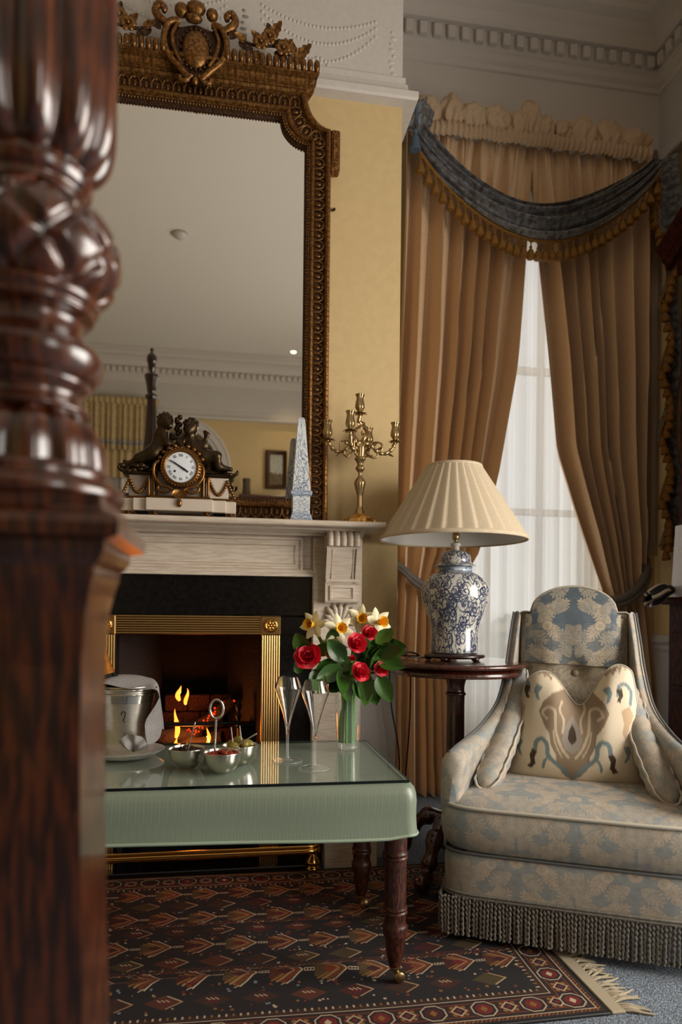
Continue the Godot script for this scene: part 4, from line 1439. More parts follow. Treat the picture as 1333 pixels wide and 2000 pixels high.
func build_fire() -> void:
	var cx := -0.13
	var c := Vector3(cx, 0.27, -2.66)
	var logs := [[Vector3(-0.15, 0.05, 0.05), Vector3(0.15, 0.07, 0.04), 0.040], [Vector3(-0.14, 0.10, -0.04), Vector3(0.12, 0.15, 0.03), 0.034], [Vector3(-0.02, 0.15, -0.05), Vector3(0.15, 0.29, -0.02), 0.026], [Vector3(-0.13, 0.17, 0.02), Vector3(0.02, 0.16, -0.05), 0.03]]
	var say := ["charred log lying lowest behind the grate bars", "burnt log leaning across the middle of the fire", "thin charred branch sticking up to the right of the flames", "short burnt log on top of the fire"]
	rng.seed = 3
	for k in logs.size():
		var m := Mb.new()
		var a: Vector3 = logs[k][0]
		var b: Vector3 = logs[k][1]
		var path := PackedVector3Array()
		var rad := []
		for q in 9:
			path.append(a.lerp(b, q / 8.0) + Vector3(rng.randf_range(-1, 1), rng.randf_range(-1, 1), rng.randf_range(-1, 1)) * 0.006)
			rad.append(logs[k][2] * rng.randf_range(0.8, 1.1))
		m.tube(path, rad, 9)
		var o := part(self, "fire_log", m, M.log, c)
		tag(o, say[k], "log", "logs in the fire")
	var m2 := Mb.new()
	for k in 100:
		var p := Vector3(rng.randf_range(-0.15, 0.15), rng.randf_range(0.02, 0.13), rng.randf_range(-0.05, 0.085))
		if k > 64:
			var f := rng.randf()
			p = Vector3(-0.02 + 0.17 * f + rng.randfn() * 0.008, 0.16 + 0.14 * f + rng.randfn() * 0.010, -0.01)
		m2.blob(p, Vector3.ONE * rng.randf_range(0.003, 0.009 if k < 65 else 0.005), 5, 3)
	var em := part(self, "glowing_embers", m2, M.ember, c)
	tag(em, "glowing red embers scattered over the logs", "embers")
	em.set_meta("kind", "stuff")
	var fl := [[Vector3(-0.052, 0.17, 0.075), 0.105, 0.014, "slender bright yellow flame rising highest behind the grate bar"], [Vector3(-0.045, 0.085, 0.08), 0.085, 0.020, "broad yellow flame low at the left of the fire"], [Vector3(-0.022, 0.075, 0.085), 0.055, 0.016, "short flame beside the broad low one"], [Vector3(-0.045, 0.30, 0.03), 0.055, 0.014, "detached pale flame licking above the logs"], [Vector3(-0.018, 0.285, 0.03), 0.06, 0.011, "small detached flame right of the pale one"], [Vector3(0.06, 0.10, 0.04), 0.10, 0.016, "dull orange flame at the right of the logs"], [Vector3(0.10, 0.09, 0.03), 0.08, 0.014, "last orange flame near the right cheek of the grate"]]
	for k in fl.size():
		var h: float = fl[k][1]
		var r: float = fl[k][2]
		var t := thing("fire_flame", fl[k][3], "flame", c + fl[k][0], 0, "flames of the log fire")
		for q in 2:
			var m := Mb.new()
			var path := PackedVector3Array()
			var rad := []
			for s in 13:
				var f := s / 12.0
				path.append(Vector3(0.4 * r * sin(f * 5.0 + k), f * h * (1.0 if q == 0 else 0.7), 0.3 * r * sin(f * 4.0 + 2.0 * k) + q * 0.002))
				rad.append((r if q == 0 else r * 0.55) * pow(sin(PI * pow(0.06 + 0.94 * f, 0.62)), 0.9) * 0.62 + 0.0003)
			m.tube(path, rad, 7)
			part(t, "flame_core" if q == 1 else "flame_body", m, M.flame_core if q == 1 else M.flame)
	var g := OmniLight3D.new()
	g.name = "fire_glow"
	add_child(g)
	g.position = c + Vector3(0.0, 0.17, 0.07)
	g.light_color = Color(1.0, 0.50, 0.20)
	g.light_energy = 0.08
	g.light_size = 0.05
	g.omni_range = 12.0
	g.shadow_enabled = true

# ---------------------------------------------------------------- looking glass
func leaf_mesh(L: float, W: float, curl: float, cup := 0.25, lobes := 0) -> ArrayMesh:
	var m := Mb.new()
	var p := PackedVector3Array()
	var rows := 9
	for j in rows:
		var f := j / float(rows - 1)
		var w := W * pow(sin(PI * pow(f, 0.75)), 0.8) if f < 1.0 else 0.0
		if lobes > 0:
			w *= 0.72 + 0.28 * absf(sin(PI * lobes * f))
		for i in 5:
			var s := (i - 2) / 2.0
			p.append(Vector3(s * w * 0.5, L * sin(f * curl) / maxf(curl, 0.01) if curl > 0.01 else L * f, L * (1.0 - cos(f * curl)) / maxf(curl, 0.01) * 0.9 + cup * w * absf(s) * 0.6))
	m.grid(p, 5, rows)
	return m.done()

func build_mirror() -> void:
	var cx := -0.13
	var t := thing("overmantel_mirror", "tall gilt overmantel looking glass with scooped corners and carved crest", "mirror", Vector3(cx, 0, WZ + 0.006))
	var inner := PackedVector2Array()
	var outer := PackedVector2Array()
	var side := 14
	for k in side + 1:
		var f := k / float(side)
		inner.append(Vector2(-0.388, lerpf(1.312, 2.585, f)))
		outer.append(Vector2(-0.482, lerpf(1.212, 2.645, f)))
	for k in range(1, 9):
		var a := -PI / 2 + PI / 2 * k / 8
		inner.append(Vector2(-0.388 + sin(PI / 2 * k / 8) * 0.09, 2.675 - cos(PI / 2 * k / 8) * 0.09))
		outer.append(Vector2(-0.482 + sin(PI / 2 * k / 8) * 0.09, 2.78 - cos(PI / 2 * k / 8) * 0.135))
	for k in range(1, 9):
		var f := k / 9.0
		inner.append(Vector2(lerpf(-0.298, 0.298, f), 2.675))
		outer.append(Vector2(lerpf(-0.392, 0.392, f), 2.78))
	for k in range(0, 9):
		inner.append(Vector2(0.388 - cos(PI / 2 * k / 8) * 0.09, 2.675 - sin(PI / 2 * k / 8) * 0.09))
		outer.append(Vector2(0.482 - cos(PI / 2 * k / 8) * 0.09, 2.78 - sin(PI / 2 * k / 8) * 0.135))
	for k in range(1, side + 1):
		var f := k / float(side)
		inner.append(Vector2(0.388, lerpf(2.585, 1.312, f)))
		outer.append(Vector2(0.482, lerpf(2.645, 1.212, f)))
	inner.append(inner[0])
	outer.append(outer[0])
	var cnt := inner.size()
	var strip := func(prof: Array) -> Mb:
		var m := Mb.new()
		for s in prof.size() - 1:
			var p := PackedVector3Array()
			for r in 2:
				var c: Vector2 = prof[s + r]
				for k in cnt:
					var q := inner[k].lerp(outer[k], c.x)
					p.append(Vector3(q.x, q.y, c.y))
			m.grid(p, cnt, 2)
		return m
	part(t, "outer_mould", strip.call([Vector2(1.0, 0), Vector2(1.0, 0.035), Vector2(0.95, 0.05), Vector2(0.87, 0.054), Vector2(0.80, 0.048), Vector2(0.76, 0.038)]), M.gilt)
	var band := part(t, "ornament_band", strip.call([Vector2(0.76, 0.038), Vector2(0.70, 0.034), Vector2(0.38, 0.032)]), M.gilt_dark)
	part(t, "inner_mould", strip.call([Vector2(0.38, 0.032), Vector2(0.34, 0.044), Vector2(0.27, 0.048), Vector2(0.22, 0.043), Vector2(0.20, 0.034), Vector2(0.14, 0.034)]), M.gilt)
	part(t, "sight_edge", strip.call([Vector2(0.14, 0.034), Vector2(0.04, 0.020), Vector2(0.0, 0.016), Vector2(0.0, 0.006)]), M.gilt_dark)
	var m := Mb.new()
	var poly := inner.duplicate()
	poly.remove_at(poly.size() - 1)
	m.prism(poly, 0.002, 0.010)
	part(t, "mirror_glass", m, M.mirror)
	m = Mb.new()
	slab(-0.42, 0.42, 1.25, 2.60, -0.004, 0.001, m)
	part(t, "backboard", m, M.dark_wood)
	# beads along the sight edge, leaf ornaments in the band
	var beads := Mb.new()
	var om := Mb.new()
	for s in [-1.0, 1.0]:
		om.tube(smooth([Vector3(s * 0.017, -0.018, 0.001), Vector3(s * 0.016, 0.004, 0.004), Vector3(s * 0.004, 0.02, 0.004), Vector3(-s * 0.004, 0.012, 0.003)], 4), 0.0023, 5)
	om.blob(Vector3(0, -0.004, 0.002), Vector3(0.006, 0.011, 0.004), 8, 5)
	var ornament := om.done()
	var run := 0.0
	var brun := 0.0
	for k in cnt - 1:
		var a := inner[k].lerp(outer[k], 0.55)
		var b := inner[k + 1].lerp(outer[k + 1], 0.55)
		var L := a.distance_to(b)
		while run < L:
			var q := a.lerp(b, run / L)
			part(band, "leaf_ornament", ornament, M.gilt, Vector3(q.x, q.y, 0.034), Vector3(0, 0, (b - a).angle()))
			run += 0.037
		run -= L
		var ia := inner[k].lerp(outer[k], 0.10)
		var ib := inner[k + 1].lerp(outer[k + 1], 0.10)
		var BL := ia.distance_to(ib)
		while brun < BL:
			var q2 := ia.lerp(ib, brun / BL)
			beads.blob(Vector3(q2.x, q2.y, 0.030), Vector3(0.0045, 0.0045, 0.004), 6, 4)
			brun += 0.0105
		brun -= BL
	var bd := part(t, "bead_row", beads, M.gilt)
	bd.set_meta("kind", "stuff")
	# ears at the shoulders
	for s in [-1.0, 1.0]:
		m = Mb.new()
		m.box(Vector3(s * 0.497, 2.574, 0.022), Vector3(0.034, 0.148, 0.044), 0.005)
		m.box(Vector3(s * 0.497, 2.574, 0.045), Vector3(0.018, 0.115, 0.006), 0.002)
		part(t, "ear_block", m, M.gilt)
	# top cornice with a row of eggs
	var cor := node(t, "top_cornice")
	m = Mb.new()
	m.mould([Vector2(0.0, 2.768), Vector2(0.045, 2.768), Vector2(0.05, 2.778), Vector2(0.062, 2.784), Vector2(0.066, 2.798), Vector2(0.085, 2.806), Vector2(0.088, 2.814), Vector2(0.0, 2.814)], Vector3(-0.40, 0, 0), Vector3(0.40, 0, 0), Vector3(0, 0, 1), Vector3.UP, true, 0.35, 0.35)
	part(cor, "cornice_mould", m, M.gilt)
	m = Mb.new()
	m.lathe([Vector2(0, 0.0205), Vector2(0.005, 0.0195), Vector2(0.0088, 0.0155), Vector2(0.0105, 0.008), Vector2(0.0108, 0), Vector2(0.0105, -0.008), Vector2(0.0088, -0.0155), Vector2(0, -0.0205)], 12, true)
	var egg := m.done()
	for k in 36:
		if absf(-0.42 + 0.024 * k) < 0.10:
			continue
		part(cor, "egg", egg, M.gilt, Vector3(-0.42 + 0.024 * k, 2.827, 0.092))
	# crest: cartouche, scrolls, shells, leaves
	var cr := node(t, "cartouche", Vector3(0, 2.848, 0.066))
	m = Mb.new()
	var sh := PackedVector2Array()
	for q in [Vector2(0, -0.115), Vector2(0.035, -0.105), Vector2(0.07, -0.06), Vector2(0.098, 0.0), Vector2(0.108, 0.05), Vector2(0.085, 0.075), Vector2(0.05, 0.07), Vector2(0.0, 0.085), Vector2(-0.05, 0.07), Vector2(-0.085, 0.075), Vector2(-0.108, 0.05), Vector2(-0.098, 0.0), Vector2(-0.07, -0.06), Vector2(-0.035, -0.105)]:
		sh.append(q)
	m.prism(sh, -0.02, 0.012, 0.01)
	part(cr, "shield_plate", m, M.gilt_dark)
	m = Mb.new()
	m.blob(Vector3(0, -0.012, 0.012), Vector3(0.047, 0.066, 0.026), 20, 12)
	part(cr, "shield_boss", m, M.gilt)
	m = Mb.new()
	var ring := []
	for k in 20:
		var a := TAU * k / 20
		m.blob(Vector3(sin(a) * 0.050, -0.012 + cos(a) * 0.070, 0.016), Vector3(0.006, 0.006, 0.006), 6, 5)
	part(cr, "rope_border", m, M.gilt_dark)
	for s in [-1.0, 1.0]:
		m = Mb.new()
		m.tube(smooth([Vector3(s * 0.055, 0.075, 0.02), Vector3(s * 0.088, 0.062, 0.024), Vector3(s * 0.106, 0.01, 0.022), Vector3(s * 0.09, -0.045, 0.02), Vector3(s * 0.05, -0.085, 0.018), Vector3(s * 0.022, -0.11, 0.012)], 5), 0.011, 8)
		part(cr, "scroll_rib", m, M.gilt)
		m = Mb.new()
		m.tube(smooth([Vector3(s * 0.062, 0.066, 0.02), Vector3(s * 0.078, 0.02, 0.022), Vector3(s * 0.068, -0.03, 0.02), Vector3(s * 0.045, -0.07, 0.018)], 5), 0.007, 8)
		part(cr, "inner_rib", m, M.gilt)
		m = Mb.new()
		m.tube(smooth([Vector3(s * 0.085, 0.055, 0.015), Vector3(s * 0.12, 0.075, 0.02), Vector3(s * 0.135, 0.10, 0.02), Vector3(s * 0.122, 0.122, 0.02), Vector3(s * 0.105, 0.112, 0.02), Vector3(s * 0.108, 0.098, 0.02)], 5), [0.012, 0.013, 0.014, 0.014, 0.014, 0.014, 0.014, 0.014, 0.014, 0.014, 0.013, 0.013, 0.013, 0.013, 0.013, 0.013, 0.012, 0.012, 0.012, 0.012, 0.011, 0.011, 0.010, 0.010, 0.009, 0.008], 8)
		part(cr, "curl", m, M.gilt)
		m = Mb.new()
		m.tube(smooth([Vector3(s * 0.012, -0.10, 0.012), Vector3(s * 0.03, -0.118, 0.012), Vector3(s * 0.05, -0.118, 0.010), Vector3(s * 0.052, -0.106, 0.010)], 5), 0.008, 8)
		part(cr, "foot_scroll", m, M.gilt)
	var shells := [[Vector3(0.0, 0.125, 0.02), Vector3(0.034, 0.024, 0.022)], [Vector3(-0.048, 0.112, 0.02), Vector3(0.024, 0.024, 0.02)], [Vector3(0.055, 0.110, 0.02), Vector3(0.021, 0.02, 0.02)], [Vector3(-0.006, 0.085, 0.025), Vector3(0.030, 0.014, 0.018)]]
	for q in shells:
		m = Mb.new()
		m.t = Transform3D(Basis.from_scale(q[1]), q[0])
		var pr := []
		for j in 9:
			var a := PI * j / 8
			pr.append(Vector2(sin(a), cos(a)))
		m.lathe(pr, 28, true, 14, 0.16)
		part(cr, "shell_fruit", m, M.gilt)
	var lf := leaf_mesh(0.050, 0.032, 0.6, 0.3, 3)
	var big := leaf_mesh(0.075, 0.042, 0.7, 0.3, 4)
	for q in [[Vector3(0, -0.075, 0.0), PI], [Vector3(-0.015, -0.075, 0.0), PI - 0.7], [Vector3(0.015, -0.075, 0.0), PI + 0.7]]:
		part(cr, "pendant_leaf", lf, M.gilt, q[0], Vector3(0, 0, q[1]))
	m = Mb.new()
	m.blob(Vector3(0, -0.118, 0.014), Vector3(0.012, 0.014, 0.010), 8, 6)
	part(cr, "pendant_bud", m, M.gilt)
	# flower garlands to both sides
	m = Mb.new()
	for k in 6:
		var a := TAU * k / 6
		m.blob(Vector3(cos(a) * 0.017, sin(a) * 0.017, 0.002), Vector3(0.012, 0.012, 0.006), 8, 5)
	m.blob(Vector3(0, 0, 0.006), Vector3(0.008, 0.008, 0.007), 8, 6)
	var rose := m.done()
	for s in [-1.0, 1.0]:
		var g := node(t, "flower_garland", Vector3(0, 0, 0.085))
		m = Mb.new()
		m.tube(smooth([Vector3(s * 0.12, 2.935, 0), Vector3(s * 0.155, 2.89, 0), Vector3(s * 0.21, 2.872, 0.005), Vector3(s * 0.28, 2.878, 0.005), Vector3(s * 0.33, 2.852, 0), Vector3(s * 0.355, 2.835, -0.01)], 5), 0.005, 6)
		part(g, "stem", m, M.gilt_dark)
		rng.seed = 40
		for q in [[0.14, 2.91, 2.6, 0], [0.155, 2.885, 3.4, 0], [0.175, 2.88, 1.2, 0], [0.185, 2.87, 3.0, 0], [0.20, 2.855, 3.6, 1], [0.225, 2.885, 0.9, 0], [0.25, 2.90, 5.6, 1], [0.262, 2.905, 0.4, 0], [0.265, 2.88, 5.0, 0], [0.275, 2.865, 3.6, 0], [0.30, 2.87, 5.5, 0], [0.305, 2.858, 2.9, 0], [0.32, 2.86, 0.3, 0], [0.33, 2.845, 4.2, 0], [0.345, 2.845, 5.4, 1], [0.34, 2.85, 0.2, 0]]:
			part(g, "leaf", big if q[3] == 1 else lf, M.gilt if q[3] == 1 or rng.randf() < 0.5 else M.gilt_dark, Vector3(s * q[0], q[1], 0.004), Vector3(0, 0, s * q[2]))
		for q in [Vector2(0.222, 2.878), Vector2(0.252, 2.902), Vector2(0.300, 2.868)]:
			part(g, "flower", rose, M.gilt, Vector3(s * q.x, q.y, 0.016))
	var hk := Mb.new()
	hk.blob(Vector3(0, 0, 0.006), Vector3(0.005, 0.005, 0.008), 8, 6)
	hk.box(Vector3(-0.008, -0.004, 0.004), Vector3(0.014, 0.006, 0.006), 0.002)
	var hook := part(self, "wall_hook", hk, M.gilt_dark, Vector3(0.371, 2.385, WZ))
	tag(hook, "tiny brass hook on the yellow wall right of the gilt frame", "hook")

# ---------------------------------------------------------------- bed posts
func square_stack(m: Mb, prof: Array) -> void:
	for k in prof.size() - 1:
		var a: Vector2 = prof[k]
		var b: Vector2 = prof[k + 1]
		for s in 4:
			var r := Basis(Vector3.UP, PI / 2 * s)
			m.quad(r * Vector3(-a.x, a.y, a.x), r * Vector3(a.x, a.y, a.x), r * Vector3(b.x, b.y, b.x), r * Vector3(-b.x, b.y, b.x), r * Vector3(0, 0.001, 1))
	for e in [0, prof.size() - 1]:
		var q: Vector2 = prof[e]
		m.quad(Vector3(-q.x, q.y, -q.x), Vector3(q.x, q.y, -q.x), Vector3(q.x, q.y, q.x), Vector3(-q.x, q.y, q.x), Vector3(0, 1 if e > 0 else -1, 0))

func build_post() -> void:
	var t := thing("bed_post", "large carved mahogany bed post out of focus in the left foreground", "bed post", Vector3(-0.157, 0, -0.583))
	var m := Mb.new()
	square_stack(m, [Vector2(0.060, 0.0), Vector2(0.060, 0.35), Vector2(0.057, 0.52), Vector2(0.0525, 0.70), Vector2(0.0505, 0.80), Vector2(0.051, 0.86), Vector2(0.054, 0.90), Vector2(0.059, 0.922)])
	part(t, "pedestal", m, M.post_wood)
	m = Mb.new()
	square_stack(m, [Vector2(0.059, 0.922), Vector2(0.061, 0.926), Vector2(0.061, 0.932), Vector2(0.066, 0.938), Vector2(0.069, 0.944), Vector2(0.069, 0.950), Vector2(0.080, 0.953), Vector2(0.081, 0.962), Vector2(0.078, 0.968), Vector2(0.069, 0.972), Vector2(0.066, 0.975), Vector2(0.066, 0.984)])
	part(t, "cap_mould", m, M.post_wood)
	m = Mb.new()
	m.lathe([Vector2(0.066, 0.983), Vector2(0.072, 0.985), Vector2(0.074, 0.990), Vector2(0.072, 0.996), Vector2(0.064, 0.999), Vector2(0.062, 1.002), Vector2(0.0635, 1.006), Vector2(0.060, 1.010), Vector2(0.055, 1.012)], 48)
	part(t, "collar", m, M.post_wood)
	m = Mb.new()
	var bell := smooth2([Vector2(0.060, 1.010), Vector2(0.0595, 1.018), Vector2(0.057, 1.032), Vector2(0.051, 1.044), Vector2(0.0445, 1.050), Vector2(0.043, 1.054)], 5)
	m.lathe(bell, 96, false, 12, 0.13)
	part(t, "gadrooned_bell", m, M.post_wood)
	m = Mb.new()
	m.lathe(smooth2([Vector2(0.042, 1.052), Vector2(0.0465, 1.056), Vector2(0.042, 1.061), Vector2(0.039, 1.064), Vector2(0.0385, 1.070), Vector2(0.044, 1.076), Vector2(0.0455, 1.080), Vector2(0.0505, 1.084), Vector2(0.0555, 1.095), Vector2(0.054, 1.103), Vector2(0.047, 1.110), Vector2(0.0405, 1.116), Vector2(0.0385, 1.126), Vector2(0.041, 1.130), Vector2(0.0475, 1.134), Vector2(0.0475, 1.138), Vector2(0.051, 1.142), Vector2(0.0515, 1.146), Vector2(0.049, 1.149)], 4), 48)
	part(t, "turned_rings", m, M.post_wood)
	# pineapple bulb with a crossing lattice
	m = Mb.new()
	var pr := smooth2([Vector2(0.050, 1.148), Vector2(0.060, 1.156), Vector2(0.067, 1.168), Vector2(0.0685, 1.180), Vector2(0.066, 1.195), Vector2(0.059, 1.208), Vector2(0.048, 1.218), Vector2(0.0415, 1.225)], 8)
	pr.reverse()
	var w := 121
	var p := PackedVector3Array()
	for j in pr.size():
		for i in w:
			var a := TAU * i / (w - 1)
			var s: float = 62.0 * (pr[j].y - 1.148)
			var d := minf(absf(sin(4.0 * a + s)), absf(sin(4.0 * a - s)))
			var r: float = pr[j].x * (1.0 - 0.10 * (1.0 - smoothstep(0.0, 0.6, d)))
			p.append(Vector3(sin(a) * r, pr[j].y, cos(a) * r))
	m.grid(p, w, pr.size(), true)
	part(t, "pineapple_bulb", m, M.post_wood)
	m = Mb.new()
	m.lathe(smooth2([Vector2(0.0415, 1.224), Vector2(0.0405, 1.230), Vector2(0.044, 1.234), Vector2(0.0455, 1.240), Vector2(0.044, 1.246), Vector2(0.042, 1.249)], 4), 48)
	part(t, "neck_ring", m, M.post_wood)
	m = Mb.new()
	m.lathe(smooth2([Vector2(0.042, 1.247), Vector2(0.052, 1.254), Vector2(0.0605, 1.266), Vector2(0.0645, 1.285), Vector2(0.0655, 1.31), Vector2(0.0655, 1.38), Vector2(0.0645, 1.45), Vector2(0.058, 1.54), Vector2(0.046, 1.62)], 5), 120, false, 11, 0.17)
	part(t, "fluted_shaft", m, M.post_wood)
	m = Mb.new()
	m.lathe(smooth2([Vector2(0.046, 1.62), Vector2(0.05, 1.63), Vector2(0.035, 1.64), Vector2(0.02, 1.66), Vector2(0.035, 1.69), Vector2(0.02, 1.72), Vector2(0.0, 1.74)], 4), 32)
	part(t, "finial", m, M.post_wood)
	t = thing("bed_post", "slim carved mahogany bed post with finial, seen reflected above the clock", "bed post", Vector3(-0.589, 0, 0.397))
	m = Mb.new()
	m.lathe(smooth2([Vector2(0, 2.90), Vector2(0.014, 2.885), Vector2(0.010, 2.865), Vector2(0.018, 2.855), Vector2(0.034, 2.835), Vector2(0.038, 2.80), Vector2(0.030, 2.775), Vector2(0.026, 2.74), Vector2(0.014, 2.715), Vector2(0.018, 2.70)], 4), 24)
	part(t, "finial", m, M.dark_wood)
	m = Mb.new()
	m.lathe(smooth2([Vector2(0.018, 2.70), Vector2(0.052, 2.69), Vector2(0.046, 2.65), Vector2(0.036, 2.60), Vector2(0.033, 2.565), Vector2(0.026, 2.55), Vector2(0.046, 2.535), Vector2(0.044, 2.515), Vector2(0.032, 2.50)], 4), 40, false, 10, 0.12)
	part(t, "leaf_capital", m, M.dark_wood)
	m = Mb.new()
	m.lathe(smooth2([Vector2(0.032, 2.50), Vector2(0.036, 2.40), Vector2(0.045, 2.25), Vector2(0.060, 2.10), Vector2(0.066, 1.9), Vector2(0.05, 1.75), Vector2(0.04, 1.7)], 4), 60, false, 10, 0.14)
	part(t, "fluted_shaft", m, M.dark_wood)
	m = Mb.new()
	square_stack(m, [Vector2(0.06, 0.0), Vector2(0.06, 1.7), Vector2(0.045, 1.72)])
	part(t, "pedestal", m, M.dark_wood)

# ---------------------------------------------------------------- curtains
func drape(m: Mb, left: Array, right: Array, y0: float, y1: float, folds: float, depth: Array, z: float, ph: float, rows := 60, fine := 0.0) -> void:
	var w := int(folds * 14) + 1
	var p := PackedVector3Array()
	for j in rows:
		var y := lerpf(y0, y1, j / float(rows - 1))
		var xl := curve(left, -y)
		var xr := curve(right, -y)
		var d := curve(depth, -y)
		for i in w:
			var u := i / float(w - 1)
			var a := TAU * folds * (u + 0.035 * sin(u * 9.0 + ph) + 0.012 * sin(y * 1.7 + u * 5.0)) + ph
			var f := sin(a + 0.55 * sin(a)) + 0.28 * sin(2.0 * a + 0.7) + 0.22 * sin(a * 0.41 + ph * 2.0 + 0.4 * y)
			var x := lerpf(xl, xr, u) + 0.010 * cos(a) * clampf((xr - xl) * 3.0, 0.2, 1.0)
			var top := fine * smoothstep(2.85, 3.2, y) * 0.012 * sin(TAU * folds * 3.0 * u + 1.3)
			p.append(Vector3(x, y, z + d * f + top))
	m.grid(p, w, rows, false, false, 2.0, 5.0)

func tassel_mesh(L: float) -> ArrayMesh:
	var m := Mb.new()
	m.lathe(smooth2([Vector2(0, 0), Vector2(0.006, 0.0), Vector2(0.008, -0.006), Vector2(0.005, -0.011), Vector2(0.012, -0.020), Vector2(0.020, -L * 0.7), Vector2(0.0215, -L * 0.92), Vector2(0.016, -L), Vector2(0, -L)], 3), 18, false, 9, 0.14)
	return m.done()

func build_curtains() -> void:
	var m := Mb.new()
	# sheer
	var t := thing("sheer_curtain", "white sheer curtain hanging across the window between the gold drapes", "sheer curtain")
	var p := PackedVector3Array()
	var w := 321
	for j in 30:
		var y := lerpf(3.1, 0.02, j / 29.0)
		for i in w:
			var u := i / float(w - 1)
			var a := u * 84.0 + 3.2 * sin(u * 7.0)
			p.append(Vector3(lerpf(1.02, 2.04, u), y, -3.385 + 0.022 * sin(a) + 0.009 * sin(2.3 * a + 1.0) + 0.004 * sin(y * 2.0 + u * 20.0)))
	m.grid(p, w, 30, false, false, 2, 6)
	part(t, "cloth", m, M.sheer)
	# left drape
	t = thing("curtain_drape", "gold beige floor-length drape tied back at the left of the window", "curtain", Vector3.ZERO, 0, "window drapes")
	m = Mb.new()
	drape(m, [[-3.25, 0.83], [-2.0, 0.80], [-1.2, 0.79], [-1.0, 0.81], [-0.6, 0.79], [0.0, 0.79]], [[-3.25, 1.475], [-2.73, 1.435], [-2.1, 1.375], [-1.6, 1.29], [-1.2, 1.195], [-1.02, 1.09], [-0.6, 1.10], [0.0, 1.13]], 3.25, 0.015, 7.0, [[-3.25, 0.012], [-2.9, 0.04], [-2.2, 0.06], [-1.3, 0.055], [-1.03, 0.03], [-0.6, 0.045], [0, 0.055]], -3.27, 0.6, 64, 1.0)
	part(t, "cloth", m, M.curtain)
	m = Mb.new()
	m.tube(smooth([Vector3(0.70, 1.16, -3.36), Vector3(0.80, 1.14, -3.25), Vector3(0.88, 1.07, -3.21), Vector3(0.98, 1.01, -3.20), Vector3(1.07, 1.0, -3.22), Vector3(1.12, 1.03, -3.28), Vector3(1.06, 1.08, -3.36)], 6), 0.017, 8)
	m.tube(smooth([Vector3(0.70, 1.145, -3.35), Vector3(0.80, 1.12, -3.24), Vector3(0.88, 1.045, -3.20), Vector3(0.98, 0.985, -3.19), Vector3(1.07, 0.98, -3.21), Vector3(1.12, 1.01, -3.28)], 6), 0.010, 8)
	part(t, "tie_rope", m, M.tie_rope)
	# right drape
	t = thing("curtain_drape", "gold beige floor-length drape tied back at the right behind the armchair", "curtain", Vector3.ZERO, 0, "window drapes")
	m = Mb.new()
	drape(m, [[-3.25, 1.475], [-2.72, 1.52], [-2.18, 1.585], [-1.74, 1.635], [-1.43, 1.745], [-1.1, 1.87], [-1.0, 1.91], [-0.6, 1.90], [0, 1.88]], [[-3.25, 2.09], [-2.9, 2.10], [-1.6, 2.10], [-1.05, 2.115], [-0.6, 2.16], [0, 2.20]], 3.25, 0.015, 7.0, [[-3.25, 0.012], [-2.9, 0.04], [-2.2, 0.06], [-1.3, 0.05], [-1.03, 0.028], [-0.6, 0.045], [0, 0.055]], -3.27, 2.4, 64, 1.0)
	part(t, "cloth", m, M.curtain)
	m = Mb.new()
	m.tube(smooth([Vector3(2.16, 1.24, -3.40), Vector3(2.14, 1.18, -3.28), Vector3(2.07, 1.07, -3.21), Vector3(1.97, 0.995, -3.20), Vector3(1.90, 0.985, -3.24), Vector3(1.88, 1.02, -3.32)], 6), 0.022, 8)
	m.tube(smooth([Vector3(2.16, 1.22, -3.40), Vector3(2.145, 1.15, -3.26), Vector3(2.075, 1.04, -3.20), Vector3(1.97, 0.965, -3.19), Vector3(1.90, 0.955, -3.23)], 6), 0.012, 8)
	part(t, "tie_rope", m, M.tie_rope)
	# gathered heading with puffed ruffle
	t = thing("curtain_heading", "gathered heading with a puffed cream ruffle along the top of the drapes", "curtain heading")
	m = Mb.new()
	p = PackedVector3Array()
	w = 301
	for j in 8:
		var f := j / 7.0
		for i in w:
			var u := i / float(w - 1)
			p.append(Vector3(lerpf(0.86, 2.10, u), lerpf(3.29, 3.215, f) + 0.004 * sin(u * 50.0), -3.215 + 0.007 * sin(u * 300.0 + 2.0 * sin(u * 23.0)) + 0.02 * sin(PI * f)))
	m.grid(p, w, 8)
	part(t, "gathered_band", m, M.heading)
	rng.seed = 77
	var fn := FastNoiseLite.new()
	fn.seed = 9
	fn.frequency = 1.0
	var puffs := [[0.93, 3.335, 0.075, 0.075], [1.05, 3.345, 0.06, 0.085], [1.15, 3.33, 0.075, 0.07], [1.27, 3.33, 0.085, 0.065], [1.385, 3.32, 0.05, 0.06], [1.455, 3.355, 0.06, 0.095], [1.53, 3.32, 0.05, 0.065], [1.62, 3.315, 0.05, 0.05], [1.73, 3.325, 0.075, 0.08], [1.87, 3.325, 0.085, 0.08], [2.01, 3.315, 0.095, 0.065]]
	for q in puffs:
		m = Mb.new()
		p = PackedVector3Array()
		for j in 21:
			var b := PI * j / 20.0
			for i in 65:
				var a := TAU * i / 64.0
				var d := Vector3(sin(b) * sin(a), cos(b), sin(b) * cos(a))
				var gath := pow(absf(sin(a * 3.5 + q[0] * 30.0 + 0.8 * sin(2.0 * b + q[0] * 9.0))), 0.6)
				var k := 0.94 + 0.30 * fn.get_noise_3d(d.x * 1.2 + q[0] * 20.0, d.y * 1.1, d.z * 1.2) + 0.26 * (gath - 0.5) * smoothstep(0.95, -0.6, d.y)
				p.append(Vector3(q[0], q[1], -3.235) + d * Vector3(q[2], q[3], 0.05) * k)
		m.grid(p, 65, 21, true)
		part(t, "ruffle_puff", m, M.heading)
	# swag with its tassel fringe
	t = thing("curtain_swag", "blue-grey draped swag with gold tassel fringe across the window top", "swag")
	m = Mb.new()
	p = PackedVector3Array()
	w = 61
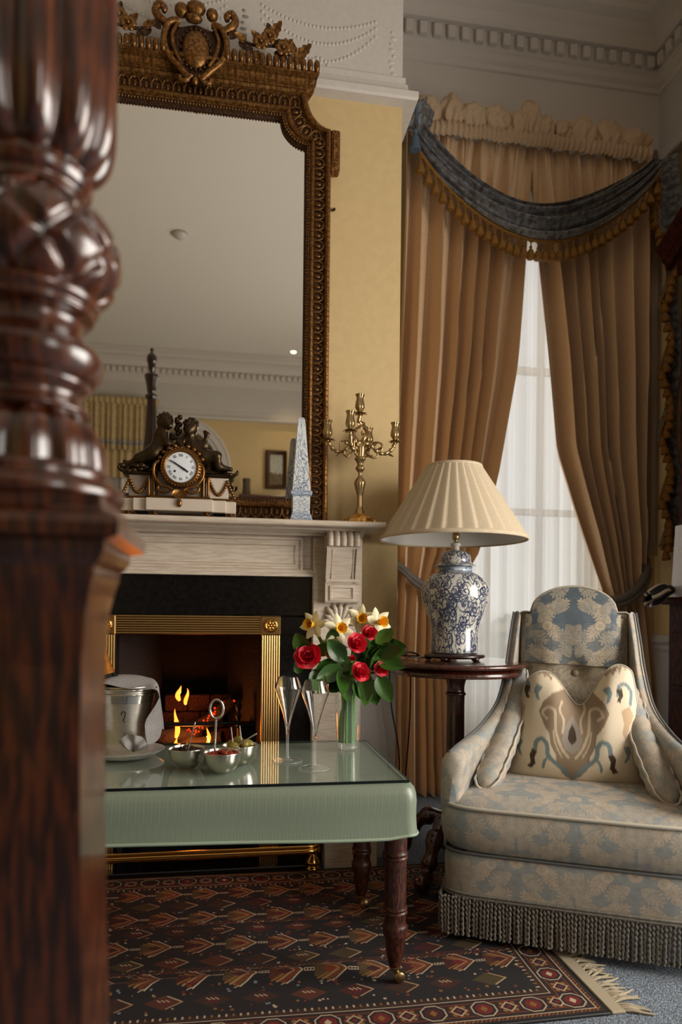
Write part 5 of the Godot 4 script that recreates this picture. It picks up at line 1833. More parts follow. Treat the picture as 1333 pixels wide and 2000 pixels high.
	var up_y := func(s: float) -> float: return lerpf(3.27, 3.22, s) - 0.35 * pow(sin(PI * s), 0.85) - 0.03 * sin(TAU * s)
	var low_y := func(s: float) -> float: return lerpf(3.09, 3.12, s) - 0.40 * pow(sin(PI * s), 0.8)
	for j in 41:
		var f := j / 40.0
		for i in w:
			var s := i / float(w - 1)
			var x := lerpf(0.85, 2.10, s)
			var y := lerpf(up_y.call(s), low_y.call(s), f)
			var mid := sin(PI * s)
			var fold := sin(f * 19.0 + 1.6 * sin(s * PI) + 2.0 * s) * 0.030 * (0.45 + 0.55 * mid) + 0.012 * sin(f * 41.0 + 5.0 * s)
			p.append(Vector3(x, y, -3.17 + 0.05 * sin(PI * f * 0.9) * mid + fold + 0.03 * f))
	m.grid(p, w, 41, false, false, 2, 1)
	part(t, "draped_cloth", m, M.swag)
	m = Mb.new()
	var edge := PackedVector3Array()
	for i in 81:
		var s := i / 80.0
		edge.append(Vector3(lerpf(0.85, 2.10, s), low_y.call(s), -3.135 + 0.0))
	m.tube(edge, 0.009, 7)
	part(t, "gold_braid", m, M.gold_thread)
	var ts := tassel_mesh(0.062)
	var nets := node(t, "tassel_fringe")
	var count := 34
	for k in count:
		var s := (k + 0.5) / count
		var e := Vector3(lerpf(0.85, 2.10, s), low_y.call(s), -3.135)
		var hang := node(nets, "tassel", e)
		part(hang, "tassel_skirt", ts, M.gold_thread, Vector3(0, -0.032, 0), Vector3(0, k * 1.3, 0))
		m = Mb.new()
		var slope: float = (low_y.call(s + 0.014) - low_y.call(s - 0.014)) / 0.028 / 1.25
		for q in [-1.0, 1.0]:
			m.tube(pv([Vector3(q * 0.018, q * 0.018 * slope, 0), Vector3(0, -0.018, 0.004), Vector3(0, -0.034, 0)]), 0.0035, 5)
		part(hang, "net_cord", m, M.gold_thread)
	# cascade at the right
	t = thing("curtain_cascade", "blue-grey cascade with zigzag gold tassel edge right of the window", "cascade")
	var zig := [Vector2(2.125, 3.24), Vector2(2.125, 2.92), Vector2(2.235, 2.68), Vector2(2.165, 2.50), Vector2(2.235, 2.36), Vector2(2.165, 2.16), Vector2(2.235, 2.03), Vector2(2.17, 1.82), Vector2(2.24, 1.70), Vector2(2.175, 1.50), Vector2(2.23, 1.40), Vector2(2.19, 1.24)]
	m = Mb.new()
	p = PackedVector3Array()
	var rows := 72
	for j in rows:
		var y := lerpf(3.30, 1.26, j / float(rows - 1))
		var lx := 2.125
		for k in zig.size() - 1:
			if y <= zig[k].y and y >= zig[k + 1].y:
				lx = lerpf(zig[k].x, zig[k + 1].x, (zig[k].y - y) / (zig[k].y - zig[k + 1].y))
		for i in 13:
			var u := i / 12.0
			p.append(Vector3(lerpf(lx, 2.275, u), y, -3.26 + 0.035 * sin(u * 7.0 + 0.5) + 0.02 * sin(y * 9.0)))
	m.grid(p, 13, rows)
	part(t, "draped_cloth", m, M.swag)
	m = Mb.new()
	drape(m, [[-3.2, 2.13], [-1.2, 2.155]], [[-3.2, 2.25], [-1.2, 2.24]], 3.2, 1.22, 1.5, [[-3.2, 0.01]], -3.33, 0.3, 12)
	part(t, "lining", m, M.heading)
	var zf := node(t, "tassel_edge")
	var b3 := PackedVector3Array()
	for k in zig.size():
		b3.append(Vector3(zig[k].x, zig[k].y, -3.225))
	m = Mb.new()
	m.tube(b3, 0.007, 6)
	part(t, "gold_braid", m, M.gold_thread)
	for k in zig.size() - 1:
		var a: Vector2 = zig[k]
		var b: Vector2 = zig[k + 1]
		var n := maxi(2, int(a.distance_to(b) / 0.040))
		for q in n:
			var c := a.lerp(b, (q + 0.5) / n)
			part(zf, "tassel", ts, M.gold_thread, Vector3(c.x, c.y - 0.012, -3.21), Vector3(0, q * 1.1, 0.2 if k % 2 else -0.2))
	# gathered rosette with a blue tassel at the left end
	t = thing("swag_rosette", "gathered blue-grey knot with a hanging tassel at the left of the swag", "rosette", Vector3(0.845, 3.255, -3.16))
	m = Mb.new()
	p = PackedVector3Array()
	for j in 17:
		var b := PI * j / 16.0
		for i in 41:
			var a := TAU * i / 40.0
			var d := Vector3(sin(b) * sin(a), cos(b), sin(b) * cos(a))
			var k := 1.0 + 0.20 * sin(atan2(d.y, d.x) * 8.0) * (1.0 - absf(d.z)) + 0.12 * sin(atan2(d.y, d.x) * 13.0 + 1.0)
			p.append(d * Vector3(0.085, 0.075, 0.05) * k)
	m.grid(p, 41, 17, true)
	part(t, "gathered_cloth", m, M.swag)
	m = Mb.new()
	for k in 8:
		var a := TAU * k / 8
		m.blob(Vector3(-0.02 + cos(a) * 0.014, -0.01 + sin(a) * 0.014, 0.055), Vector3(0.010, 0.010, 0.008), 8, 5)
	part(t, "knot", m, M.blue_thread)
	m = Mb.new()
	m.tube(pv([Vector3(-0.02, -0.02, 0.055), Vector3(-0.012, -0.07, 0.06), Vector3(-0.01, -0.11, 0.06)]), 0.006, 6)
	m.lathe(smooth2([Vector2(0, -0.105), Vector2(0.010, -0.108), Vector2(0.014, -0.12), Vector2(0.010, -0.13), Vector2(0.018, -0.15), Vector2(0.026, -0.19), Vector2(0.028, -0.205), Vector2(0, -0.205)], 3), 20, false, 10, 0.12)
	part(t, "blue_tassel", m, M.blue_thread, Vector3(-0.01, 0, 0.05))

# ---------------------------------------------------------------- cabinet at the right edge
func build_cabinet() -> void:
	var t := thing("bureau_bookcase", "dark mahogany bureau bookcase at the right edge of the room", "cabinet", Vector3(0, 0, 0))
	var m := Mb.new()
	m.box(Vector3(2.0825, 0.50, -2.215), Vector3(0.375, 0.92, 1.05), 0.006)
	part(t, "lower_body", m, M.cabinet_wood)
	m = Mb.new()
	m.box(Vector3(2.07, 0.968, -2.215), Vector3(0.42, 0.03, 1.09), 0.008)
	part(t, "ledge", m, M.cabinet_wood)
	m = Mb.new()
	m.box(Vector3(2.10, 1.70, -2.215), Vector3(0.34, 1.43, 1.03), 0.006)
	part(t, "upper_body", m, M.cabinet_wood)
	for k in 2:
		m = Mb.new()
		m.box(Vector3(1.925, 1.70, -2.465 + 0.50 * k), Vector3(0.02, 1.36, 0.48), 0.005)
		var d := part(t, "door", m, M.cabinet_wood)
		m = Mb.new()
		m.box(Vector3(1.917, 1.70, -2.465 + 0.50 * k), Vector3(0.012, 1.20, 0.35), 0.004)
		part(d, "panel", m, M.cabinet_wood)
	for k in 3:
		m = Mb.new()
		m.box(Vector3(1.89, 0.22 + 0.25 * k, -2.215), Vector3(0.02, 0.225, 0.97), 0.005)
		var dr := part(t, "drawer", m, M.cabinet_wood)
		for s in [-1.0, 1.0]:
			m = Mb.new()
			m.blob(Vector3(1.87, 0.22 + 0.25 * k, -2.215 + s * 0.3), Vector3(0.014, 0.016, 0.016), 10, 6)
			part(dr, "knob", m, M.brass)
	# raked pediment
	m = Mb.new()
	var prof := [Vector2(0, 0.0), Vector2(0.03, 0.0), Vector2(0.035, 0.02), Vector2(0.05, 0.035), Vector2(0.055, 0.05), Vector2(0.075, 0.07), Vector2(0.08, 0.085), Vector2(0, 0.085)]
	m.mould(prof, Vector3(1.935, 2.44, -2.80), Vector3(1.935, 2.74, -2.215), Vector3(-1, 0, 0), Vector3.UP)
	m.mould(prof, Vector3(1.935, 2.74, -2.215), Vector3(1.935, 2.44, -1.63), Vector3(-1, 0, 0), Vector3.UP)
	m.box(Vector3(2.095, 2.45, -2.215), Vector3(0.33, 0.10, 1.10), 0.006)
	m.t = Transform3D(Basis(Vector3(0, 0, 1), Vector3(0, 1, 0), Vector3(-1, 0, 0)), Vector3.ZERO)
	m.prism(PackedVector2Array([Vector2(-2.78, 2.46), Vector2(-1.65, 2.46), Vector2(-2.215, 2.76)]), -2.25, -1.945)
	part(t, "pediment", m, M.cabinet_wood)
	for k in 4:
		m = Mb.new()
		m.box(Vector3(1.95 + 0.25 * (k % 2), 0.022, -2.66 + 0.9 * (k / 2)), Vector3(0.09, 0.044, 0.09), 0.01)
		part(t, "bracket_foot", m, M.cabinet_wood)
	# card on the ledge
	t = thing("glossy_card", "pale glossy card standing on the cabinet ledge at the right edge", "card", Vector3(1.893, 0.984, -2.60))
	m = Mb.new()
	m.t = Transform3D(Basis(Vector3(0, 0, 1), -0.06), Vector3.ZERO)
	m.box(Vector3(0, 0.155, 0), Vector3(0.006, 0.31, 0.24), 0.001)
	part(t, "sheet", m, M.card)
	var tm := TextMesh.new()
	tm.text = "VA"
	tm.font_size = 24
	tm.pixel_size = 0.0011
	tm.depth = 0.001
	var f := SystemFont.new()
	f.font_names = PackedStringArray(["Droid Serif"])
	tm.font = f
	part(t, "lettering", tm, M.card_ink, Vector3(0.004, 0.20, -0.075), Vector3(0, -PI / 2, 0))
	# tassel lying over the ledge
	t = thing("key_tassel", "black and cream tassel hanging over the cabinet ledge", "tassel", Vector3(1.835, 0.985, -2.70), 0.0)
	m = Mb.new()
	m.blob(Vector3(0.035, 0.03, 0), Vector3(0.022, 0.022, 0.022), 12, 8)
	part(t, "knob", m, M.tassel_black)
	m = Mb.new()
	m.tube(smooth([Vector3(0.05, 0.035, 0), Vector3(0.09, 0.055, 0.01), Vector3(0.12, 0.03, 0.0), Vector3(0.13, 0.0, 0.02)], 5), 0.004, 6)
	part(t, "loop_cord", m, M.tassel_black)
	for k in 14:
		var a := TAU * k / 14
		m = Mb.new()
		var d := Vector3(0, cos(a), sin(a))
		m.tube(smooth([Vector3(0.03, 0.025, 0) + d * 0.010, Vector3(0.0, 0.02, 0) + d * 0.030, Vector3(-0.035, 0.0, 0) + d * 0.038, Vector3(-0.062, -0.012, 0) + d * 0.030], 3), 0.0085, 6)
		part(t, "strand", m, M.tassel_cream if k % 3 == 0 else M.tassel_black)

# ---------------------------------------------------------------- coffee table
func turned_leg() -> ArrayMesh:
	var m := Mb.new()
	var pr := [Vector2(0.0, 0.47), Vector2(0.028, 0.47), Vector2(0.0275, 0.335)]
	for q in [[0.322, 0.0], [0.312, 0.0], [0.190, 0.0], [0.180, 0.0]]:
		pr.append_array([Vector2(0.0265, q[0] + 0.006), Vector2(0.0295, q[0] + 0.003), Vector2(0.0295, q[0] - 0.002), Vector2(0.0265, q[0] - 0.005)])
	pr.append_array([Vector2(0.026, 0.155), Vector2(0.029, 0.150), Vector2(0.031, 0.143), Vector2(0.0285, 0.137), Vector2(0.0305, 0.131), Vector2(0.028, 0.124), Vector2(0.0245, 0.118), Vector2(0.0215, 0.085), Vector2(0.015, 0.055), Vector2(0.0125, 0.046), Vector2(0.0, 0.046)])
	m.lathe(pr, 24, true)
	return m.done()

func build_coffee_table() -> void:
	var t := thing("coffee_table", "low table on turned mahogany legs with brass castors", "table", Vector3(-0.105, 0, -1.84))
	var m := Mb.new()
	m.box(Vector3(0, 0.44, 0), Vector3(1.06, 0.07, 0.50), 0.004)
	part(t, "apron_frame", m, M.dark_wood)
	m = Mb.new()
	m.box(Vector3(0, 0.487, 0), Vector3(1.07, 0.022, 0.51), 0.004)
	part(t, "table_top", m, M.dark_wood)
	var leg := turned_leg()
	var cm := Mb.new()
	cm.lathe([Vector2(0.0, 0.05), Vector2(0.0135, 0.05), Vector2(0.0135, 0.036), Vector2(0.010, 0.032), Vector2(0.0, 0.032)], 16, true)
	cm.tube(smooth([Vector3(0, 0.034, 0), Vector3(0.006, 0.026, 0), Vector3(0.013, 0.016, 0)], 4), 0.006, 8)
	cm.t = Transform3D(Basis(Vector3(1, 0, 0), PI / 2), Vector3(0.012, 0.014, 0))
	cm.lathe([Vector2(0, 0.009), Vector2(0.011, 0.009), Vector2(0.014, 0.005), Vector2(0.014, -0.005), Vector2(0.011, -0.009), Vector2(0, -0.009)], 18, true)
	var castor := cm.done()
	for sx in [-1.0, 1.0]:
		for sz in [-1.0, 1.0]:
			var l := part(t, "leg", leg, M.leg_wood, Vector3(sx * 0.512, 0, sz * 0.212))
			part(l, "castor", castor, M.old_brass, Vector3(0, 0.008, 0))
	# fitted silk cover
	t = thing("silk_table_cover", "fitted pale green slubbed silk cover with piped hem over the low table", "table cover", Vector3(-0.105, 0, -1.84))
	m = Mb.new()
	var hx := 0.549
	var hz := 0.282
	var rings := [[0.503, -0.26, 0.0], [0.503, -0.030, 0.015], [0.5025, -0.020, 0.02], [0.499, -0.010, 0.03], [0.491, -0.003, 0.034], [0.478, 0.001, 0.036], [0.46, 0.0025, 0.036], [0.44, 0.0015, 0.034], [0.42, 0.001, 0.032], [0.40, 0.002, 0.030], [0.386, 0.003, 0.030]]
	var p := PackedVector3Array()
	var per := 0
	for q in rings:
		var a: float = hx + q[1]
		var b: float = hz + q[1]
		var r: float = q[2]
		var ring := PackedVector3Array()
		for c in 4:
			var sx: float = [1.0, 1.0, -1.0, -1.0][c]
			var sz: float = [1.0, -1.0, -1.0, 1.0][c]
			for k in 7:
				var an: float = PI / 2 * k / 6.0 + [0.0, PI / 2, PI, PI * 1.5][c]
				ring.append(Vector3(sx * (a - r) + sin(an) * r, q[0], sz * (b - r) + cos(an) * r))
			var nx: float = [1.0, -1.0, -1.0, 1.0][c]
			for k in range(1, 24):
				var f := k / 24.0
				var e0 := ring[ring.size() - k]
				var nsx: float = [1.0, -1.0, -1.0, 1.0][c]
				var nsz: float = [-1.0, -1.0, 1.0, 1.0][c]
				var an2: float = [PI / 2, PI, PI * 1.5, TAU][c]
				var s0 := Vector3(sx * (a - r) + sin(an2) * r, q[0], sz * (b - r) + cos(an2) * r)
				var s1 := Vector3(nsx * (a - r) + sin(an2) * r, q[0], nsz * (b - r) + cos(an2) * r)
				var wob: float = 0.0018 * sin(f * 17.0 + c * 2.0) * smoothstep(0.5, 0.39, q[0])
				ring.append(s0.lerp(s1, f) + Vector3(sin(an2), 0, cos(an2)) * wob + Vector3(0, -0.006 * sin(f * 5.0 + c) * smoothstep(0.44, 0.386, q[0]), 0))
		ring.append(ring[0])
		per = ring.size()
		p.append_array(ring)
	m.grid(p, per, rings.size(), true)
	part(t, "cloth", m, M.green_silk)
	m = Mb.new()
	var hem := PackedVector3Array()
	for k in per:
		hem.append(p[(rings.size() - 1) * per + k])
	m.tube(hem, 0.0042, 6, true)
	part(t, "piped_hem", m, M.silk_piping)
	m = Mb.new()
	m.quad(Vector3(-0.30, 0.5028, -0.03), Vector3(0.30, 0.5028, -0.03), Vector3(0.30, 0.5028, 0.03), Vector3(-0.30, 0.5028, 0.03), Vector3.UP)
	part(t, "top_cloth", m, M.green_silk)
	# glass
	t = thing("glass_table_top", "clear plate glass sheet lying on the green silk table cover", "glass top", Vector3(-0.105, 0, -1.84))
	m = Mb.new()
	m.quad(Vector3(-0.531, 0.510, -0.259), Vector3(0.531, 0.510, -0.259), Vector3(0.531, 0.510, 0.261), Vector3(-0.531, 0.510, 0.261), Vector3.UP)
	part(t, "glass_sheet", m, M.glass_top)
	m = Mb.new()
	m.mould([Vector2(0, 0.5032), Vector2(0.0004, 0.504), Vector2(0.0004, 0.5095), Vector2(0, 0.51)], Vector3(-0.531, 0, 0.261), Vector3(0.531, 0, 0.261), Vector3(0, 0, 1), Vector3.UP, false)
	m.mould([Vector2(0, 0.5032), Vector2(0.0004, 0.504), Vector2(0.0004, 0.5095), Vector2(0, 0.51)], Vector3(0.531, 0, 0.261), Vector3(0.531, 0, -0.259), Vector3(1, 0, 0), Vector3.UP, false)
	m.mould([Vector2(0, 0.5032), Vector2(0.0004, 0.504), Vector2(0.0004, 0.5095), Vector2(0, 0.51)], Vector3(0.531, 0, -0.259), Vector3(-0.531, 0, -0.259), Vector3(0, 0, -1), Vector3.UP, false)
	m.mould([Vector2(0, 0.5032), Vector2(0.0004, 0.504), Vector2(0.0004, 0.5095), Vector2(0, 0.51)], Vector3(-0.531, 0, -0.259), Vector3(-0.531, 0, 0.261), Vector3(-1, 0, 0), Vector3.UP, false)
	part(t, "polished_edge", m, M.glass_edge)

# ---------------------------------------------------------------- side table and lamp
func build_side_table_and_lamp() -> void:
	var c := Vector3(0.783, 0.008, -2.30)
	var top := 0.733
	var t := thing("pedestal_table", "round mahogany pedestal table with scrolled feet under the lamp", "table", c)
	var m := Mb.new()
	m.lathe([Vector2(0, top), Vector2(0.236, top), Vector2(0.242, top - 0.003), Vector2(0.245, top - 0.009), Vector2(0.242, top - 0.015), Vector2(0.233, top - 0.018), Vector2(0.0, top - 0.018)], 64, true)
	part(t, "table_top", m, M.mahogany)
	m = Mb.new()
	m.lathe([Vector2(0, top - 0.017), Vector2(0.226, top - 0.017), Vector2(0.226, top - 0.042), Vector2(0.219, top - 0.046), Vector2(0.0, top - 0.046)], 64, true)
	part(t, "apron", m, M.mahogany)
	m = Mb.new()
	m.lathe(smooth2([Vector2(0.046, top - 0.045), Vector2(0.038, 0.674), Vector2(0.031, 0.648), Vector2(0.0305, 0.628), Vector2(0.035, 0.621), Vector2(0.035, 0.614), Vector2(0.031, 0.606), Vector2(0.0315, 0.42), Vector2(0.034, 0.24), Vector2(0.045, 0.20), Vector2(0.05, 0.15), Vector2(0.03, 0.12)], 4), 32)
	part(t, "column", m, M.mahogany)
	for k in 3:
		var a := deg_to_rad([-45.0, -117.0, 170.0][k])
		m = Mb.new()
		m.t = Transform3D(Basis(Vector3.UP, a), Vector3.ZERO)
		var path := smooth([Vector3(0, 0.17, 0.02), Vector3(0, 0.19, 0.08), Vector3(0, 0.15, 0.14), Vector3(0, 0.085, 0.175), Vector3(0, 0.045, 0.20), Vector3(0, 0.035, 0.225)], 6)
		var rad := []
		for q in path.size():
			rad.append(0.030 - 0.010 * q / path.size() + 0.005 * sin(q * 1.1))
		m.tube(path, rad, 10)
		m.blob(Vector3(0, 0.032, 0.225), Vector3(0.028, 0.031, 0.032), 12, 8)
		m.blob(Vector3(0, 0.155, 0.14), Vector3(0.030, 0.03, 0.028), 10, 8)
		part(t, "scroll_foot", m, M.mahogany)
	# lamp
	t = thing("table_lamp", "blue and white ginger jar lamp with cream pleated shade on the round table", "lamp", c + Vector3(-0.006, 0.7335, 0))
	t.scale = Vector3.ONE * 0.836
	m = Mb.new()
	m.lathe([Vector2(0, 0.030), Vector2(0.105, 0.030), Vector2(0.120, 0.028), Vector2(0.126, 0.021), Vector2(0.122, 0.013), Vector2(0.10, 0.010), Vector2(0, 0.010)], 40, true)
	for k in 5:
		var a := TAU * k / 5 + 0.55
		m.blob(Vector3(sin(a) * 0.108, 0.011, cos(a) * 0.108), Vector3(0.017, 0.011, 0.017), 10, 6)
	part(t, "wooden_stand", m, M.dark_wood)
	m = Mb.new()
	var jar := smooth2([Vector2(0.090, 0.032), Vector2(0.098, 0.040), Vector2(0.097, 0.10), Vector2(0.100, 0.145), Vector2(0.117, 0.195), Vector2(0.136, 0.245), Vector2(0.140, 0.280), Vector2(0.130, 0.318), Vector2(0.100, 0.352), Vector2(0.074, 0.365), Vector2(0.068, 0.371)], 6)
	m.lathe(jar, 64)
	for k in m.uv.size():
		m.uv[k] = Vector2(m.uv[k].x, m.uv[k].y * 0.78)
	part(t, "ginger_jar", m, M.porcelain)
	m = Mb.new()
	m.lathe([Vector2(0.0, 0.388), Vector2(0.069, 0.388), Vector2(0.0695, 0.368), Vector2(0.066, 0.366)], 48, true)
	part(t, "jar_neck", m, M.delft_band)
	m = Mb.new()
	m.lathe(smooth2([Vector2(0.0, 0.388), Vector2(0.080, 0.388), Vector2(0.088, 0.390), Vector2(0.084, 0.394), Vector2(0.066, 0.402), Vector2(0.063, 0.42), Vector2(0.056, 0.440), Vector2(0.035, 0.453), Vector2(0.014, 0.457)], 5), 48)
	for k in m.uv.size():
		m.uv[k] = Vector2(m.uv[k].x * 0.6, m.uv[k].y * 0.35)
	part(t, "jar_lid", m, M.porcelain)
	m = Mb.new()
	m.lathe(smooth2([Vector2(0.012, 0.455), Vector2(0.016, 0.462), Vector2(0.014, 0.47), Vector2(0.021, 0.478), Vector2(0.018, 0.486), Vector2(0.0, 0.487)], 4), 24)
	part(t, "porcelain_cap", m, M.porcelain_plain)
	m = Mb.new()
	m.lathe(smooth2([Vector2(0.010, 0.486), Vector2(0.008, 0.495), Vector2(0.013, 0.503), Vector2(0.016, 0.515), Vector2(0.013, 0.53), Vector2(0.017, 0.54), Vector2(0.017, 0.60), Vector2(0.0, 0.60)], 3), 20)
	part(t, "brass_socket", m, M.old_brass)
	m = Mb.new()
	m.blob(Vector3(0, 0.645, 0), Vector3(0.03, 0.042, 0.03), 16, 10)
	part(t, "light_bulb", m, M.enamel)
	m = Mb.new()
	m.tube(smooth([Vector3(0, 0.535, 0), Vector3(-0.035, 0.535, 0), Vector3(-0.042, 0.56, 0), Vector3(-0.05, 0.68, 0), Vector3(-0.03, 0.78, 0), Vector3(0, 0.80, 0), Vector3(0.03, 0.78, 0), Vector3(0.05, 0.68, 0), Vector3(0.042, 0.56, 0), Vector3(0.035, 0.535, 0), Vector3(0, 0.535, 0)], 5), 0.0022, 6)
	part(t, "harp", m, M.old_brass)
	# shade: knife pleats laid over a frame
	var sh := node(t, "lamp_shade", Vector3(-0.012, 0, 0))
	m = Mb.new()
	var pl := 30
	var per := 8
	var w := pl * per + 1
	var p := PackedVector3Array()
	for j in 9:
		var f := j / 8.0
		var r := lerpf(0.114, 0.300, f)
		var y := lerpf(0.800, 0.500, f)
		for i in w:
			var a := TAU * i / (w - 1)
			var s := (i % per) / float(per)
			var k := (s if s < 0.86 else (1.0 - s) * 6.14 * 0.86) * 0.0105 * (0.35 + 0.65 * f)
			p.append(Vector3(sin(a) * (r + k), y, cos(a) * (r + k)))
	m.grid(p, w, 9, true, false, 9, 1)
	part(sh, "pleated_silk", m, M.lamp_silk)
	m = Mb.new()
	m.lathe([Vector2(0.112, 0.80), Vector2(0.297, 0.501)], 64)
	part(sh, "lining", m, M.shade_lining)
	for q in [[0.1165, 0.798, 0.007], [0.304, 0.503, 0.008]]:
		m = Mb.new()
		m.lathe([Vector2(q[0] - 0.004, q[1] + q[2]), Vector2(q[0], q[1] + q[2]), Vector2(q[0] + 0.003, q[1]), Vector2(q[0] + 0.002, q[1] - q[2]), Vector2(q[0] - 0.004, q[1] - q[2])], 72, true)
		part(sh, "trim_band", m, M.lamp_silk)
	m = Mb.new()
	m.tube(smooth([Vector3(-0.10, 0.016, -0.02), Vector3(-0.15, 0.012, 0.02), Vector3(-0.20, 0.018, 0.03), Vector3(-0.21, 0.03, -0.01), Vector3(-0.17, 0.03, -0.05), Vector3(-0.13, 0.014, -0.08), Vector3(-0.18, 0.010, -0.16), Vector3(-0.22, 0.006, -0.21), Vector3(-0.225, -0.02, -0.215), Vector3(-0.22, -0.2, -0.20), Vector3(-0.18, -0.45, -0.20), Vector3(-0.19, -0.80, -0.20), Vector3(-0.17, -0.872, -0.22)], 6), 0.0035, 6)
	part(t, "flex", m, M.cord_black)
	m = Mb.new()
	m.tube(smooth([Vector3(-0.12, -0.045, -0.25), Vector3(-0.125, -0.3, -0.24), Vector3(-0.15, -0.7, -0.25), Vector3(-0.15, -0.872, -0.26)], 5), 0.0035, 6)
	part(t, "flex", m, M.cord_black)

# ---------------------------------------------------------------- armchair
const CH := Vector3(0.8985, 0.008, -1.678)

func rope(m: Mb, path: PackedVector3Array, r: float, closed := false) -> void:
	m.tube(path, r, 6, closed)

func super_ring(a: float, b: float, y: float, cz: float, e := 5.0, seg := 64) -> PackedVector3Array:
	var out := PackedVector3Array()
	for i in seg + 1:
		var t := TAU * i / seg
		var c := sin(t)
		var s := cos(t)
		out.append(Vector3(signf(c) * pow(absf(c), 2.0 / e) * a, y, cz + signf(s) * pow(absf(s), 2.0 / e) * b))
	return out

func back_top(x: float) -> float:
	var ax := absf(x)
	if ax < 0.138:
		return 0.908 + 0.088 * sqrt(maxf(0.0, 1.0 - pow(ax / 0.142, 2.0)))
	return 0.906 - 0.02 * pow(maxf(0.0, ax - 0.17) / 0.02, 2.0)

func back_z(x: float, y: float) -> float:
	var k := (1.0 - pow(absf(x) / 0.19, 4.0)) * (1.0 - pow(clampf(absf(y - 0.64) / 0.37, 0, 1), 4.0))
	var dimple := 0.030 * exp(-((x - 0.008) * (x - 0.008) + (y - 0.70) * (y - 0.70)) / 0.0016)
	return -0.545 - 0.16 * (y - 0.45) + 0.055 * maxf(k, 0.0) - dimple

